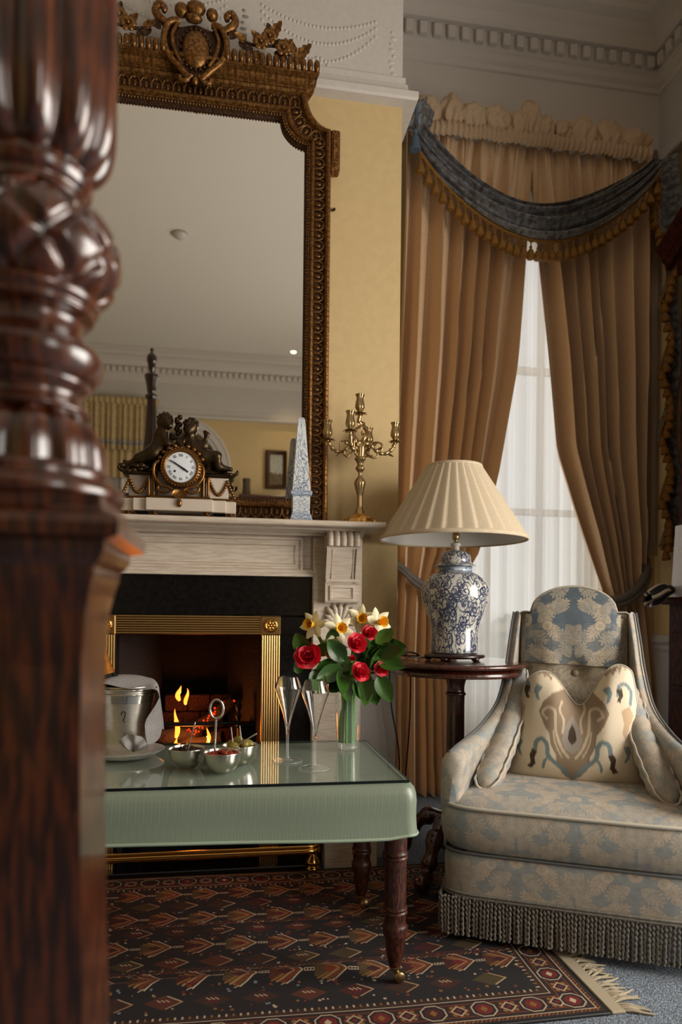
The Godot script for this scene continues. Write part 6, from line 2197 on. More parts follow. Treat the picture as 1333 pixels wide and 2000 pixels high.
func build_armchair() -> void:
	var t := thing("armchair", "low armchair in faded blue and taupe damask with bullion fringe", "armchair", CH, deg_to_rad(-27.0))
	var m := Mb.new()
	var p := PackedVector3Array()
	for q in [[0.235, 0.335, 0.28], [0.238, 0.35, 0.29], [0.20, 0.352, 0.292], [0.125, 0.350, 0.290], [0.110, 0.345, 0.285]]:
		p.append_array(super_ring(q[1], q[2], q[0], -0.29, 9.0))
	m.grid(p, 65, 5, true)
	part(t, "seat_rail", m, M.chair_damask)
	m = Mb.new()
	p = PackedVector3Array()
	for q in [[0.396, 0.001], [0.396, 0.12], [0.394, 0.22], [0.390, 0.275], [0.380, 0.325], [0.370, 0.343], [0.362, 0.352], [0.345, 0.361], [0.31, 0.367], [0.275, 0.362], [0.25, 0.350], [0.240, 0.335]]:
		p.append_array(super_ring(q[1], maxf(q[1] - 0.062, 0.001), q[0], -0.285, 7.0))
	m.grid(p, 65, 12, true)
	part(t, "seat_cushion", m, M.chair_damask)
	m = Mb.new()
	rope(m, super_ring(0.356, 0.294, 0.364, -0.285, 7.0, 96), 0.0055, true)
	part(t, "cushion_piping", m, M.piping)
	m = Mb.new()
	rope(m, super_ring(0.352, 0.292, 0.241, -0.29, 9.0, 96), 0.004, true)
	part(t, "rail_piping", m, M.piping_dark)
	# back
	m = Mb.new()
	var poly := PackedVector2Array()
	for k in 41:
		var x := lerpf(-0.192, 0.192, k / 40.0)
		poly.append(Vector2(x, back_top(x)))
	poly.append(Vector2(0.205, 0.62))
	poly.append(Vector2(0.23, 0.30))
	poly.append(Vector2(-0.23, 0.30))
	poly.append(Vector2(-0.205, 0.62))
	m.t = Transform3D(Basis(Vector3(1, 0, 0), Vector3(0, 1, -0.16), Vector3(0, 0, 1)), Vector3(0, 0, -0.575 + 0.16 * 0.45))
	m.prism(poly, -0.045, 0.028, 0.008)
	part(t, "back_frame", m, M.chair_plain)
	m = Mb.new()
	var rim := PackedVector3Array()
	for k in poly.size() - 4:
		rim.append(Vector3(poly[k].x * 0.985, poly[k].y - 0.002, -0.548 - 0.16 * (poly[k].y - 0.45)))
	rim.insert(0, Vector3(-0.20, 0.62, -0.575))
	rim.append(Vector3(0.20, 0.62, -0.575))
	rope(m, rim, 0.0045)
	part(t, "back_piping", m, M.piping)
	m = Mb.new()
	p = PackedVector3Array()
	for j in 31:
		for i in 33:
			var x := lerpf(-0.172, 0.172, i / 32.0)
			var y := lerpf(back_top(x) - 0.022, 0.33, j / 30.0)
			p.append(Vector3(x, y, back_z(x, y)))
	m.grid(p, 33, 31)
	part(t, "back_pad", m, M.chair_plain)
	m = Mb.new()
	m.blob(Vector3(0.008, 0.70, back_z(0.008, 0.70) + 0.006), Vector3(0.011, 0.011, 0.007), 12, 8)
	part(t, "button", m, M.chair_plain)
	m = Mb.new()
	p = PackedVector3Array()
	for j in 25:
		for i in 33:
			var x := lerpf(-0.158, 0.150, i / 32.0)
			var f := j / 24.0
			var y := lerpf(back_top(x) - 0.008, 0.735 - 0.03 * (i / 32.0) * 0.4, f)
			p.append(Vector3(x, y, back_z(x, minf(y, 0.93)) + 0.010 + 0.003 * sin(x * 60.0) * f))
	m.grid(p, 33, 25, false, false, 1, 1)
	part(t, "head_cover", m, M.cover_damask)
	# arms sweeping up into the wings
	var ridge := [Vector3(-0.325, 0.470, -0.055), Vector3(-0.318, 0.478, -0.12), Vector3(-0.298, 0.492, -0.20), Vector3(-0.262, 0.525, -0.30), Vector3(-0.224, 0.59, -0.40), Vector3(-0.205, 0.69, -0.475), Vector3(-0.196, 0.79, -0.535), Vector3(-0.187, 0.885, -0.60)]
	var rp := smooth(ridge, 6)
	for s in [-1.0, 1.0]:
		m = Mb.new()
		p = PackedVector3Array()
		var cols := 17
		for j in rp.size():
			var f := j / float(rp.size() - 1)
			var c := rp[j]
			var h := lerpf(0.034, 0.022, smoothstep(0.1, 0.6, f))
			var inn := Vector3(1, 0, 0).lerp(Vector3(0.6, 0, 0.8), smoothstep(0.3, 0.8, f)).normalized()
			var row := []
			var ob := c - inn * (h + 0.006)
			row.append(Vector3(lerpf(ob.x, -0.335, 0.6 * (1.0 - f)), 0.23, lerpf(ob.z, -0.5, 0.3 * f)))
			row.append(Vector3(ob.x + 0.004, lerpf(0.23, c.y, 0.6), ob.z))
			for k in 11:
				var a := PI * k / 10.0
				row.append(c + (-inn * cos(a) + Vector3.UP * sin(a)) * h)
			row.append(c + inn * h * 0.8 + Vector3(0, -0.05, 0))
			row.append(Vector3(c.x, lerpf(0.33, c.y, 0.35), c.z) + inn * h * 0.7)
			row.append(Vector3(c.x, 0.33, c.z) + inn * h * 0.7)
			row.append(row[0])
			if s > 0:
				row.reverse()
			for q in row:
				p.append(Vector3(q.x * -s, q.y, q.z))
		# round the front of the arm
		var mid := Vector3.ZERO
		for k in cols:
			mid += p[k] / cols
		var front := PackedVector3Array()
		for q in [[0.02, 0.030], [0.35, 0.028], [0.62, 0.024], [0.82, 0.017], [0.93, 0.009]]:
			for k in cols:
				front.append(mid.lerp(p[k], q[0]) + Vector3(0, 0, q[1]))
		front.append_array(p)
		m.grid(front, cols, rp.size() + 5)
		part(t, "arm", m, M.chair_damask)
		m = Mb.new()
		var path := PackedVector3Array()
		for j in rp.size():
			var f := j / float(rp.size() - 1)
			path.append(Vector3((rp[j].x - 0.012) * -s, rp[j].y + lerpf(0.032, 0.018, f), rp[j].z))
		rope(m, path, 0.004)
		part(t, "arm_piping", m, M.piping_dark)
		# pleated inner wing
		m = Mb.new()
		var wing := smooth([Vector3(-0.248, 0.385, -0.135), Vector3(-0.232, 0.425, -0.22), Vector3(-0.205, 0.50, -0.32), Vector3(-0.180, 0.58, -0.405), Vector3(-0.172, 0.65, -0.465), Vector3(-0.170, 0.70, -0.515)], 8)
		p = PackedVector3Array()
		var wr := []
		for j in wing.size():
			var f := j / float(wing.size() - 1)
			wing[j].x *= -s
			wr.append((0.018 + 0.036 * pow(sin(PI * clampf(0.12 + 0.62 * f, 0, 1)), 0.7)) * (1.0 - 0.45 * f) * (1.0 + 0.05 * sin(j * 1.9)) * sqrt(clampf(1.0 - pow(1.0 - minf(f / 0.14, 1.0), 2.0), 0.02, 1.0)))
		m.tube(wing, wr, 14)
		part(t, "inner_wing", m, M.chair_damask)
		for e in [-1.0, 1.0]:
			m = Mb.new()
			var pp := PackedVector3Array()
			for j in wing.size():
				pp.append(wing[j] + Vector3(e * wr[j] * 0.85, wr[j] * 0.3, wr[j] * 0.6))
			rope(m, pp, 0.0042)
			part(t, "wing_piping", m, M.piping)
	for q in [Vector3(-0.29, 0, -0.06), Vector3(0.29, 0, -0.06), Vector3(-0.28, 0, -0.50), Vector3(0.28, 0, -0.50)]:
		m = Mb.new()
		m.lathe(smooth2([Vector2(0, -0.007), Vector2(0.012, -0.007), Vector2(0.016, 0.01), Vector2(0.013, 0.03), Vector2(0.022, 0.06), Vector2(0.026, 0.11), Vector2(0.026, 0.13)], 4), 16)
		part(t, "leg", m, M.mahogany, q)
	# bullion fringe
	var fr := node(t, "bullion_fringe")
	m = Mb.new()
	for y in [0.130, 0.122]:
		rope(m, super_ring(0.354, 0.294, y, -0.29, 9.0, 96), 0.0045, true)
	part(fr, "braid", m, M.bullion)
	var kinds := []
	for k in 3:
		m = Mb.new()
		var path := PackedVector3Array()
		var rad := []
		for j in 34:
			path.append(Vector3(0.0012 * sin(j * 1.3 + k), -0.104 * j / 33.0, 0.0012 * cos(j * 1.3 + k)))
			rad.append(0.0040 + 0.0011 * sin(j * 1.45 + k * 2.0))
		m.tube(path, rad, 6)
		kinds.append(m.done())
	rng.seed = 6
	for k in 72:
		part(fr, "cord", kinds[k % 3], M.bullion, Vector3(-0.346 + 0.00975 * k, 0.121, 0.003), Vector3(rng.randf_range(-0.02, 0.03), 0, rng.randf_range(-0.035, 0.035)))
	for s in [-1.0, 1.0]:
		for k in 55:
			part(fr, "cord", kinds[k % 3], M.bullion, Vector3(s * 0.353, 0.121, -0.01 - 0.0102 * k), Vector3(0, 0, rng.randf_range(-0.03, 0.03)))
	# scatter cushion
	t = thing("scatter_cushion", "cream ikat cushion with a taupe medallion, chopped at the top, on the armchair", "cushion", CH, deg_to_rad(-27.0))
	for side in 2:
		m = Mb.new()
		p = PackedVector3Array()
		var n := 41
		for j in n:
			for i in n:
				var s := (i / float(n - 1)) * 2.0 - 1.0
				var f := j / float(n - 1)
				var v := f * 2.0 - 1.0
				var hw := lerpf(0.158, 0.205, pow(f, 0.7)) * (1.0 - 0.03 * sin(PI * f))
				var x := 0.012 + s * hw + (0.012 * s if f < 0.2 else 0.0) * 0.0
				var notch := exp(-pow((s - 0.05) / 0.40, 2.0))
				var ytop := 0.735 + 0.022 * s - 0.125 * notch - 0.035 * pow(absf(s), 6.0)
				var ybot := 0.372 + 0.012 * pow(absf(s), 3.0)
				var y := lerpf(ytop, ybot, f)
				var th := 0.078 * pow(maxf(0.0, 1.0 - pow(absf(s), 3.6)), 0.6) * pow(maxf(0.0, 1.0 - pow(absf(v), 3.4)), 0.6)
				th *= 1.0 - 0.30 * exp(-pow(s / 0.3, 2.0)) * (1.0 - f)
				th += 0.004 * sin(s * 14.0 + 3.0 * f) * (1.0 - f) * (1.0 - s * s)
				var zc := -0.345 - 0.22 * (y - 0.37)
				p.append(Vector3(x, y, zc + (th if side == 0 else -th)))
		if side == 0:
			var hem := PackedVector3Array()
			for k in n:
				hem.append(p[k])
			for k in range(1, n):
				hem.append(p[k * n + n - 1])
			for k in range(n - 2, -1, -1):
				hem.append(p[(n - 1) * n + k])
			for k in range(n - 2, -1, -1):
				hem.append(p[k * n])
			var rm := Mb.new()
			rm.tube(hem, 0.0035, 6, true)
			part(t, "edge_piping", rm, M.piping)
		else:
			var q := PackedVector3Array()
			for j in n:
				for i in n:
					q.append(p[j * n + (n - 1 - i)])
			p = q
		m.grid(p, n, n)
		for k in p.size():
			m.uv[k] = Vector2((p[k].x + 0.193) / 0.41, (0.757 - p[k].y) / 0.385)
		part(t, "front_cover" if side == 0 else "back_cover", m, M.ikat)

# ---------------------------------------------------------------- rug
func build_rug() -> void:
	var t := thing("persian_rug", "dark Persian rug with palmette rows and octagon border on the carpet", "rug")
	var x0 := -1.03
	var x1 := 0.87
	var z0 := -2.395
	var z1 := -1.438
	var m := Mb.new()
	var p := PackedVector3Array()
	var w := 96
	var h := 60
	for j in h:
		for i in w:
			var u := i / float(w - 1)
			var v := j / float(h - 1)
			var x := lerpf(x0, x1, u)
			var z := lerpf(z0, z1, v)
			var ridge := 0.013 * exp(-pow((z + 1.70 + 0.06 * x) / 0.022, 2.0)) * smoothstep(0.45, 0.25, x)
			var wave := 0.0012 * sin(x * 17.0 + z * 9.0)
			p.append(Vector3(x + 0.012 * sin(z * 5.0) * u, 0.007 + ridge + wave * (1.0 - absf(v * 2.0 - 1.0)), z + 0.006 * sin(x * 4.0)))
	m.grid(p, w, h)
	part(t, "pile", m, M.rug)
	m = Mb.new()
	var edge := PackedVector3Array()
	for i in w:
		edge.append(p[(h - 1) * w + i] - Vector3(0, 0.003, 0))
	m.tube(edge, 0.004, 6)
	edge = PackedVector3Array()
	for i in w:
		edge.append(p[i] - Vector3(0, 0.003, 0))
	m.tube(edge, 0.004, 6)
	part(t, "selvedge", m, M.cord_black)
	m = Mb.new()
	m.box(Vector3(x1 + 0.012, 0.004, (z0 + z1) / 2), Vector3(0.034, 0.007, z1 - z0), 0.002)
	part(t, "end_band", m, M.rug_fringe)
	rng.seed = 15
	var kinds := []
	for k in 4:
		m = Mb.new()
		var c := rng.randf_range(-0.02, 0.02)
		m.tube(smooth([Vector3(0, 0.004, 0), Vector3(0.02, 0.006, c * 0.3), Vector3(0.042, 0.004, c * 0.8), Vector3(0.066, 0.003, c * 1.6)], 3), [0.0035, 0.0035, 0.004, 0.004, 0.0045, 0.004, 0.0035, 0.003, 0.0025, 0.0015], 5)
		kinds.append(m.done())
	var fr := node(t, "fringe")
	for k in 110:
		var o := part(fr, "fringe_strand", kinds[rng.randi() % 4], M.rug_fringe, Vector3(x1 + 0.026 + rng.randf_range(-0.004, 0.004), 0, z1 - 0.006 - k * 0.0086), Vector3(0, rng.randf_range(-0.35, 0.5), 0))
		o.scale = Vector3(rng.randf_range(0.7, 1.15), 1, 1)

# ---------------------------------------------------------------- figures meshed from tapered capsules
func figure(caps: Array, cell: float, k: float) -> Mb:
	var lo := Vector3.INF
	var hi := -Vector3.INF
	for c in caps:
		for e in 2:
			lo = lo.min(c[e] - Vector3.ONE * (c[2 + e] + cell * 2))
			hi = hi.max(c[e] + Vector3.ONE * (c[2 + e] + cell * 2))
	var n := Vector3i(((hi - lo) / cell).ceil()) + Vector3i.ONE
	var val := PackedFloat32Array()
	val.resize(n.x * n.y * n.z)
	val.fill(1.0)
	for c in caps:
		var a: Vector3 = c[0]
		var b: Vector3 = c[1]
		var reach: float = maxf(c[2], c[3]) + 3.0 * k + cell
		var clo := Vector3i(((a.min(b) - Vector3.ONE * reach - lo) / cell).floor()).clamp(Vector3i.ZERO, n - Vector3i.ONE)
		var chi := Vector3i(((a.max(b) + Vector3.ONE * reach - lo) / cell).ceil()).clamp(Vector3i.ZERO, n - Vector3i.ONE)
		var ab := b - a
		var l2 := maxf(ab.length_squared(), 1e-12)
		for z in range(clo.z, chi.z + 1):
			for y in range(clo.y, chi.y + 1):
				var at := (z * n.y + y) * n.x
				for x in range(clo.x, chi.x + 1):
					var q := lo + Vector3(x, y, z) * cell
					var f := clampf((q - a).dot(ab) / l2, 0.0, 1.0)
					var d: float = (q - a - ab * f).length() - lerpf(c[2], c[3], f)
					var old := val[at + x]
					var hh := maxf(k - absf(old - d), 0.0) / k
					val[at + x] = minf(old, d) - hh * hh * k * 0.25
	var ids := {}
	var pts := PackedVector3Array()
	for z in n.z - 1:
		for y in n.y - 1:
			for x in n.x - 1:
				var at := (z * n.y + y) * n.x + x
				var s := 0
				var v := [val[at], val[at + 1], val[at + n.x], val[at + n.x + 1], val[at + n.x * n.y], val[at + n.x * n.y + 1], val[at + n.x * n.y + n.x], val[at + n.x * n.y + n.x + 1]]
				for q in 8:
					if v[q] < 0.0:
						s += 1
				if s == 0 or s == 8:
					continue
				var sum := Vector3.ZERO
				var cnt := 0
				for e in [[0, 1], [2, 3], [4, 5], [6, 7], [0, 2], [1, 3], [4, 6], [5, 7], [0, 4], [1, 5], [2, 6], [3, 7]]:
					var a: float = v[e[0]]
					var b: float = v[e[1]]
					if (a < 0.0) != (b < 0.0):
						var f := a / (a - b)
						var pa := Vector3(e[0] & 1, (e[0] >> 1) & 1, e[0] >> 2)
						var pb := Vector3(e[1] & 1, (e[1] >> 1) & 1, e[1] >> 2)
						sum += pa.lerp(pb, f)
						cnt += 1
				ids[at] = pts.size()
				pts.append(lo + (Vector3(x, y, z) + sum / cnt) * cell)
	var idx := PackedInt32Array()
	var st := [1, n.x, n.x * n.y]
	for at in ids.keys():
		for ax in 3:
			var a: float = val[at]
			var b: float = val[at + st[ax]] if at + st[ax] < val.size() else 1.0
			if (a < 0.0) == (b < 0.0):
				continue
			var u: int = st[(ax + 1) % 3]
			var w: int = st[(ax + 2) % 3]
			if not (ids.has(at - u) and ids.has(at - w) and ids.has(at - u - w)):
				continue
			var q := [ids[at], ids[at - u], ids[at - u - w], ids[at - w]]
			if a < 0.0:
				idx.append_array([q[0], q[2], q[1], q[0], q[3], q[2]])
			else:
				idx.append_array([q[0], q[1], q[2], q[0], q[2], q[3]])
	var m := Mb.new()
	var uvs := PackedVector2Array()
	uvs.resize(pts.size())
	m.block(pts, uvs, idx)
	return m

# ---------------------------------------------------------------- mantel ornaments
func build_clock() -> void:
	var t := thing("mantel_clock", "bronze and marble mantel clock topped by two reclining cherub figures", "clock", Vector3(-0.165, 1.21, -2.395))
	var m := Mb.new()
	for x in [-0.165, -0.08, 0.09, 0.17]:
		m = Mb.new()
		m.lathe(smooth2([Vector2(0, 0), Vector2(0.005, 0.0), Vector2(0.006, 0.006), Vector2(0.016, 0.011), Vector2(0.008, 0.016), Vector2(0.012, 0.022)], 3), 16)
		part(t, "toupie_foot", m, M.ormolu, Vector3(x, 0, 0.045 if absf(x) < 0.12 else 0.03))
	m = Mb.new()
	m.box(Vector3(0, 0.041, -0.005), Vector3(0.376, 0.040, 0.10), 0.002)
	m.box(Vector3(0.005, 0.041, 0.01), Vector3(0.30, 0.040, 0.10), 0.002)
	m.box(Vector3(0.005, 0.041, 0.025), Vector3(0.215, 0.0402, 0.10), 0.002)
	part(t, "marble_plinth", m, M.marble_cream)
	m = Mb.new()
	m.box(Vector3(0.0, 0.065, 0.0), Vector3(0.345, 0.010, 0.09), 0.003)
	m.box(Vector3(0.005, 0.065, 0.02), Vector3(0.20, 0.010, 0.09), 0.003)
	part(t, "gilt_moulding", m, M.ormolu)
	for s in [-1.0, 1.0]:
		m = Mb.new()
		m.box(Vector3(s * 0.125, 0.105, 0.0), Vector3(0.075, 0.072, 0.07), 0.002)
		part(t, "marble_block", m, M.marble_cream if s > 0 else M.marble_grey)
		m = Mb.new()
		m.box(Vector3(s * 0.13, 0.148, 0.0), Vector3(0.105, 0.016, 0.085), 0.006)
		m.blob(Vector3(s * 0.165, 0.152, 0.02), Vector3(0.022, 0.010, 0.03), 10, 6)
		m.tube(smooth([Vector3(s * 0.15, 0.155, 0.035), Vector3(s * 0.175, 0.150, 0.04), Vector3(s * 0.19, 0.156, 0.04), Vector3(s * 0.194, 0.166, 0.04)], 4), 0.006, 6)
		part(t, "bronze_ledge", m, M.bronze)
		for e in [0.080, 0.096]:
			m = Mb.new()
			m.lathe(smooth2([Vector2(0.007, 0.07), Vector2(0.005, 0.078), Vector2(0.0048, 0.125), Vector2(0.008, 0.138)], 3), 12)
			part(t, "column", m, M.ormolu, Vector3(s * e, 0, 0.048))
		m = Mb.new()
		for k in 16:
			var f := k / 15.0
			m.blob(Vector3(s * lerpf(0.10, 0.16, f), 0.128 - 0.045 * sin(PI * f), 0.038), Vector3(0.006, 0.006, 0.005), 6, 5)
		for k in 6:
			m.blob(Vector3(s * (0.162 + 0.004 * k), 0.120 - 0.009 * k, 0.036), Vector3(0.006, 0.007, 0.005), 6, 5)
		part(t, "garland", m, M.ormolu)
		m = Mb.new()
		m.tube(smooth([Vector3(s * 0.062, 0.185, 0.06), Vector3(s * 0.078, 0.17, 0.062), Vector3(s * 0.078, 0.135, 0.062), Vector3(s * 0.055, 0.105, 0.062), Vector3(s * 0.03, 0.098, 0.064), Vector3(s * 0.018, 0.09, 0.066)], 5), 0.0055, 8)
		m.tube(smooth([Vector3(s * 0.02, 0.095, 0.062), Vector3(s * 0.04, 0.082, 0.062), Vector3(s * 0.062, 0.088, 0.06), Vector3(s * 0.066, 0.10, 0.06), Vector3(s * 0.055, 0.104, 0.06)], 5), 0.005, 8)
		part(t, "scroll_mount", m, M.ormolu)
	m = Mb.new()
	m.box(Vector3(0.005, 0.115, 0.005), Vector3(0.15, 0.09, 0.075), 0.003)
	part(t, "marble_case", m, M.marble_grey)
	var leafm := leaf_mesh(0.035, 0.022, 0.8, 0.3, 3)
	for k in 5:
		part(t, "acanthus_leaf", leafm, M.ormolu, Vector3(0.005, 0.088, 0.072), Vector3(0, 0, PI + (k - 2) * 0.45))
	m = Mb.new()
	m.blob(Vector3(0.005, 0.045, 0.08), Vector3(0.009, 0.014, 0.008), 10, 6)
	part(t, "pendant_mount", m, M.ormolu)
	# drum, bezel, dial, hands
	var dr := node(t, "clock_drum", Vector3(0.008, 0.165, 0.058))
	m = Mb.new()
	m.t = Transform3D(Basis(Vector3(1, 0, 0), PI / 2), Vector3.ZERO)
	m.lathe([Vector2(0.0, 0.006), Vector2(0.050, 0.006), Vector2(0.051, 0.013), Vector2(0.055, 0.016), Vector2(0.060, 0.012), Vector2(0.066, 0.010), Vector2(0.068, 0.003), Vector2(0.064, -0.06), Vector2(0.0, -0.06)], 48, true)
	for k in 40:
		var a := TAU * k / 40
		m.blob(Vector3(cos(a) * 0.0625, 0.012, sin(a) * 0.0625), Vector3(0.0035, 0.004, 0.0035), 6, 4)
	part(dr, "bezel", m, M.ormolu)
	m = Mb.new()
	m.t = Transform3D(Basis(Vector3(1, 0, 0), PI / 2), Vector3.ZERO)
	m.lathe([Vector2(0.0, 0.012), Vector2(0.03, 0.0112), Vector2(0.050, 0.0085)], 48, true)
	part(dr, "dial", m, M.enamel)
	var f := SystemFont.new()
	f.font_names = PackedStringArray(["Droid Serif"])
	var names := ["XII", "I", "II", "III", "IIII", "V", "VI", "VII", "VIII", "IX", "X", "XI"]
	for k in 12:
		var tm := TextMesh.new()
		tm.text = names[k]
		tm.font = f
		tm.font_size = 16
		tm.pixel_size = 0.00062
		tm.depth = 0.0006
		var a := TAU * k / 12
		part(dr, "numeral", tm, M.ink, Vector3(sin(a) * 0.0385, cos(a) * 0.0385, 0.0112), Vector3(0, 0, -a))
	for q in [[-1.0, 0.040, 0.0022], [2.16, 0.026, 0.0034]]:
		m = Mb.new()
		var d := Vector3(sin(q[0]), cos(q[0]), 0)
		m.tube(pv([-d * 0.010 + Vector3(0, 0, 0.0145), d * q[1] * 0.6 + Vector3(0, 0, 0.0145), d * q[1] + Vector3(0, 0, 0.0145)]), [q[2] * 0.6, q[2], 0.0006], 6)
		part(dr, "hand", m, M.ink)
	for x in [-0.020, 0.020]:
		m = Mb.new()
		m.blob(Vector3(x, -0.014, 0.0115), Vector3(0.004, 0.004, 0.001), 10, 5)
		part(dr, "winding_hole", m, M.ink)
	m = Mb.new()
	for k in 9:
		var a := PI * (k - 4) / 11.0
		m.blob(Vector3(0.008 + sin(a) * 0.074, 0.165 + cos(a) * 0.074, 0.055), Vector3(0.009, 0.008, 0.009), 8, 6)
	part(t, "leaf_crown", m, M.ormolu)
	# two cherubs
	var S := func(a: Vector3, b: Vector3, ra: float, rb: float) -> Array: return [a, b, ra, rb]
	var left := [
		S.call(Vector3(-0.050, 0.318, 0.030), Vector3(-0.046, 0.326, 0.030), 0.026, 0.026), S.call(Vector3(-0.036, 0.308, 0.044), Vector3(-0.032, 0.304, 0.047), 0.013, 0.011),
		S.call(Vector3(-0.048, 0.300, 0.028), Vector3(-0.056, 0.285, 0.024), 0.012, 0.016), S.call(Vector3(-0.062, 0.275, 0.024), Vector3(-0.066, 0.235, 0.024), 0.025, 0.026),
		S.call(Vector3(-0.066, 0.235, 0.024), Vector3(-0.085, 0.215, 0.024), 0.028, 0.030), S.call(Vector3(-0.085, 0.212, 0.03), Vector3(-0.128, 0.195, 0.03), 0.025, 0.018),
		S.call(Vector3(-0.128, 0.195, 0.03), Vector3(-0.165, 0.172, 0.025), 0.016, 0.010), S.call(Vector3(-0.09, 0.205, 0.005), Vector3(-0.14, 0.175, 0.0), 0.024, 0.016),
		S.call(Vector3(-0.14, 0.175, 0.0), Vector3(-0.178, 0.162, 0.005), 0.014, 0.008), S.call(Vector3(-0.05, 0.278, 0.035), Vector3(-0.040, 0.245, 0.052), 0.012, 0.010),
		S.call(Vector3(-0.040, 0.245, 0.052), Vector3(-0.008, 0.240, 0.05), 0.010, 0.008), S.call(Vector3(-0.165, 0.172, 0.025), Vector3(-0.178, 0.185, 0.028), 0.009, 0.006)]
	var right := [
		S.call(Vector3(0.036, 0.302, 0.034), Vector3(0.038, 0.310, 0.032), 0.025, 0.025), S.call(Vector3(0.030, 0.290, 0.050), Vector3(0.028, 0.286, 0.052), 0.012, 0.010),
		S.call(Vector3(0.036, 0.284, 0.028), Vector3(0.036, 0.272, 0.026), 0.012, 0.016), S.call(Vector3(0.036, 0.262, 0.026), Vector3(0.050, 0.228, 0.026), 0.024, 0.025),
		S.call(Vector3(0.050, 0.228, 0.026), Vector3(0.075, 0.210, 0.026), 0.027, 0.028), S.call(Vector3(0.075, 0.212, 0.034), Vector3(0.122, 0.212, 0.036), 0.024, 0.018),
		S.call(Vector3(0.122, 0.212, 0.036), Vector3(0.128, 0.180, 0.034), 0.016, 0.012), S.call(Vector3(0.128, 0.178, 0.034), Vector3(0.170, 0.172, 0.03), 0.012, 0.008),
		S.call(Vector3(0.085, 0.195, 0.01), Vector3(0.150, 0.170, 0.01), 0.022, 0.012), S.call(Vector3(0.055, 0.262, 0.025), Vector3(0.082, 0.250, 0.03), 0.011, 0.009),
		S.call(Vector3(0.082, 0.250, 0.03), Vector3(0.090, 0.285, 0.03), 0.009, 0.007), S.call(Vector3(0.090, 0.285, 0.03), Vector3(0.082, 0.296, 0.03), 0.008, 0.006),
		S.call(Vector3(0.018, 0.262, 0.03), Vector3(0.000, 0.252, 0.048), 0.011, 0.009), S.call(Vector3(0.000, 0.252, 0.048), Vector3(0.010, 0.232, 0.06), 0.009, 0.008)]
	lab(part(t, "cherub", figure(left, 0.0045, 0.012), M.bronze), "left reclining bronze cherub")
	lab(part(t, "cherub", figure(right, 0.0045, 0.012), M.bronze), "right reclining bronze cherub with raised arm")
	m = Mb.new()
	rng.seed = 2
	for k in 26:
		var d := Vector3(rng.randfn(), absf(rng.randfn()), rng.randfn()).normalized()
		m.blob(Vector3(0.037, 0.310, 0.030) + d * 0.024, Vector3.ONE * 0.007, 6, 5)
		m.blob(Vector3(-0.048, 0.325, 0.027) + d * 0.025, Vector3.ONE * 0.0055, 6, 5)
	for k in 8:
		m.blob(Vector3(-0.006 + 0.006 * sin(k * 2.0), 0.285 + 0.008 * k, 0.022), Vector3(0.010, 0.009, 0.009), 6, 5)
	part(t, "curls", m, M.bronze)
	m = Mb.new()
	var p := PackedVector3Array()
	for j in 11:
		for i in 25:
			var u := i / 24.0
			var v := j / 10.0
			p.append(Vector3(lerpf(-0.10, 0.105, u), lerpf(0.215 - 0.02 * absf(u - 0.5), 0.152, v), 0.012 + 0.045 * v + 0.007 * sin(u * 40.0 + 3.0 * v)))
	m.grid(p, 25, 11)
	part(t, "drapery", m, M.bronze)
	m = Mb.new()
	rng.seed = 22
	for k in 22:
		m.blob(Vector3(rng.randf_range(-0.185, -0.10), rng.randf_range(0.150, 0.172), rng.randf_range(0.0, 0.045)), Vector3(0.016, 0.010, 0.014) * rng.randf_range(0.6, 1.1), 7, 5)
	part(t, "rocky_ground", m, M.bronze)

func build_obelisk() -> void:
	var t := thing("pottery_obelisk", "blue and white pottery obelisk on a square pedestal on the mantel shelf", "obelisk", Vector3(0.242, 1.21, -2.36))
	var m := Mb.new()
	square_stack(m, [Vector2(0.037, 0.0), Vector2(0.0365, 0.010), Vector2(0.032, 0.024), Vector2(0.029, 0.028)])
	part(t, "flared_foot", m, M.delft_band)
	m = Mb.new()
	square_stack(m, [Vector2(0.029, 0.028), Vector2(0.029, 0.085)])
	part(t, "pedestal", m, M.delft)
	m = Mb.new()
	square_stack(m, [Vector2(0.029, 0.085), Vector2(0.036, 0.091), Vector2(0.036, 0.102), Vector2(0.031, 0.105)])
	part(t, "cap", m, M.delft_band)
	m = Mb.new()
	square_stack(m, [Vector2(0.0305, 0.105), Vector2(0.0125, 0.338)])
	part(t, "shaft", m, M.delft)
	m = Mb.new()
	square_stack(m, [Vector2(0.0125, 0.338), Vector2(0.0112, 0.350), Vector2(0.007, 0.357), Vector2(0.002, 0.360)])
	part(t, "tip", m, M.delft)

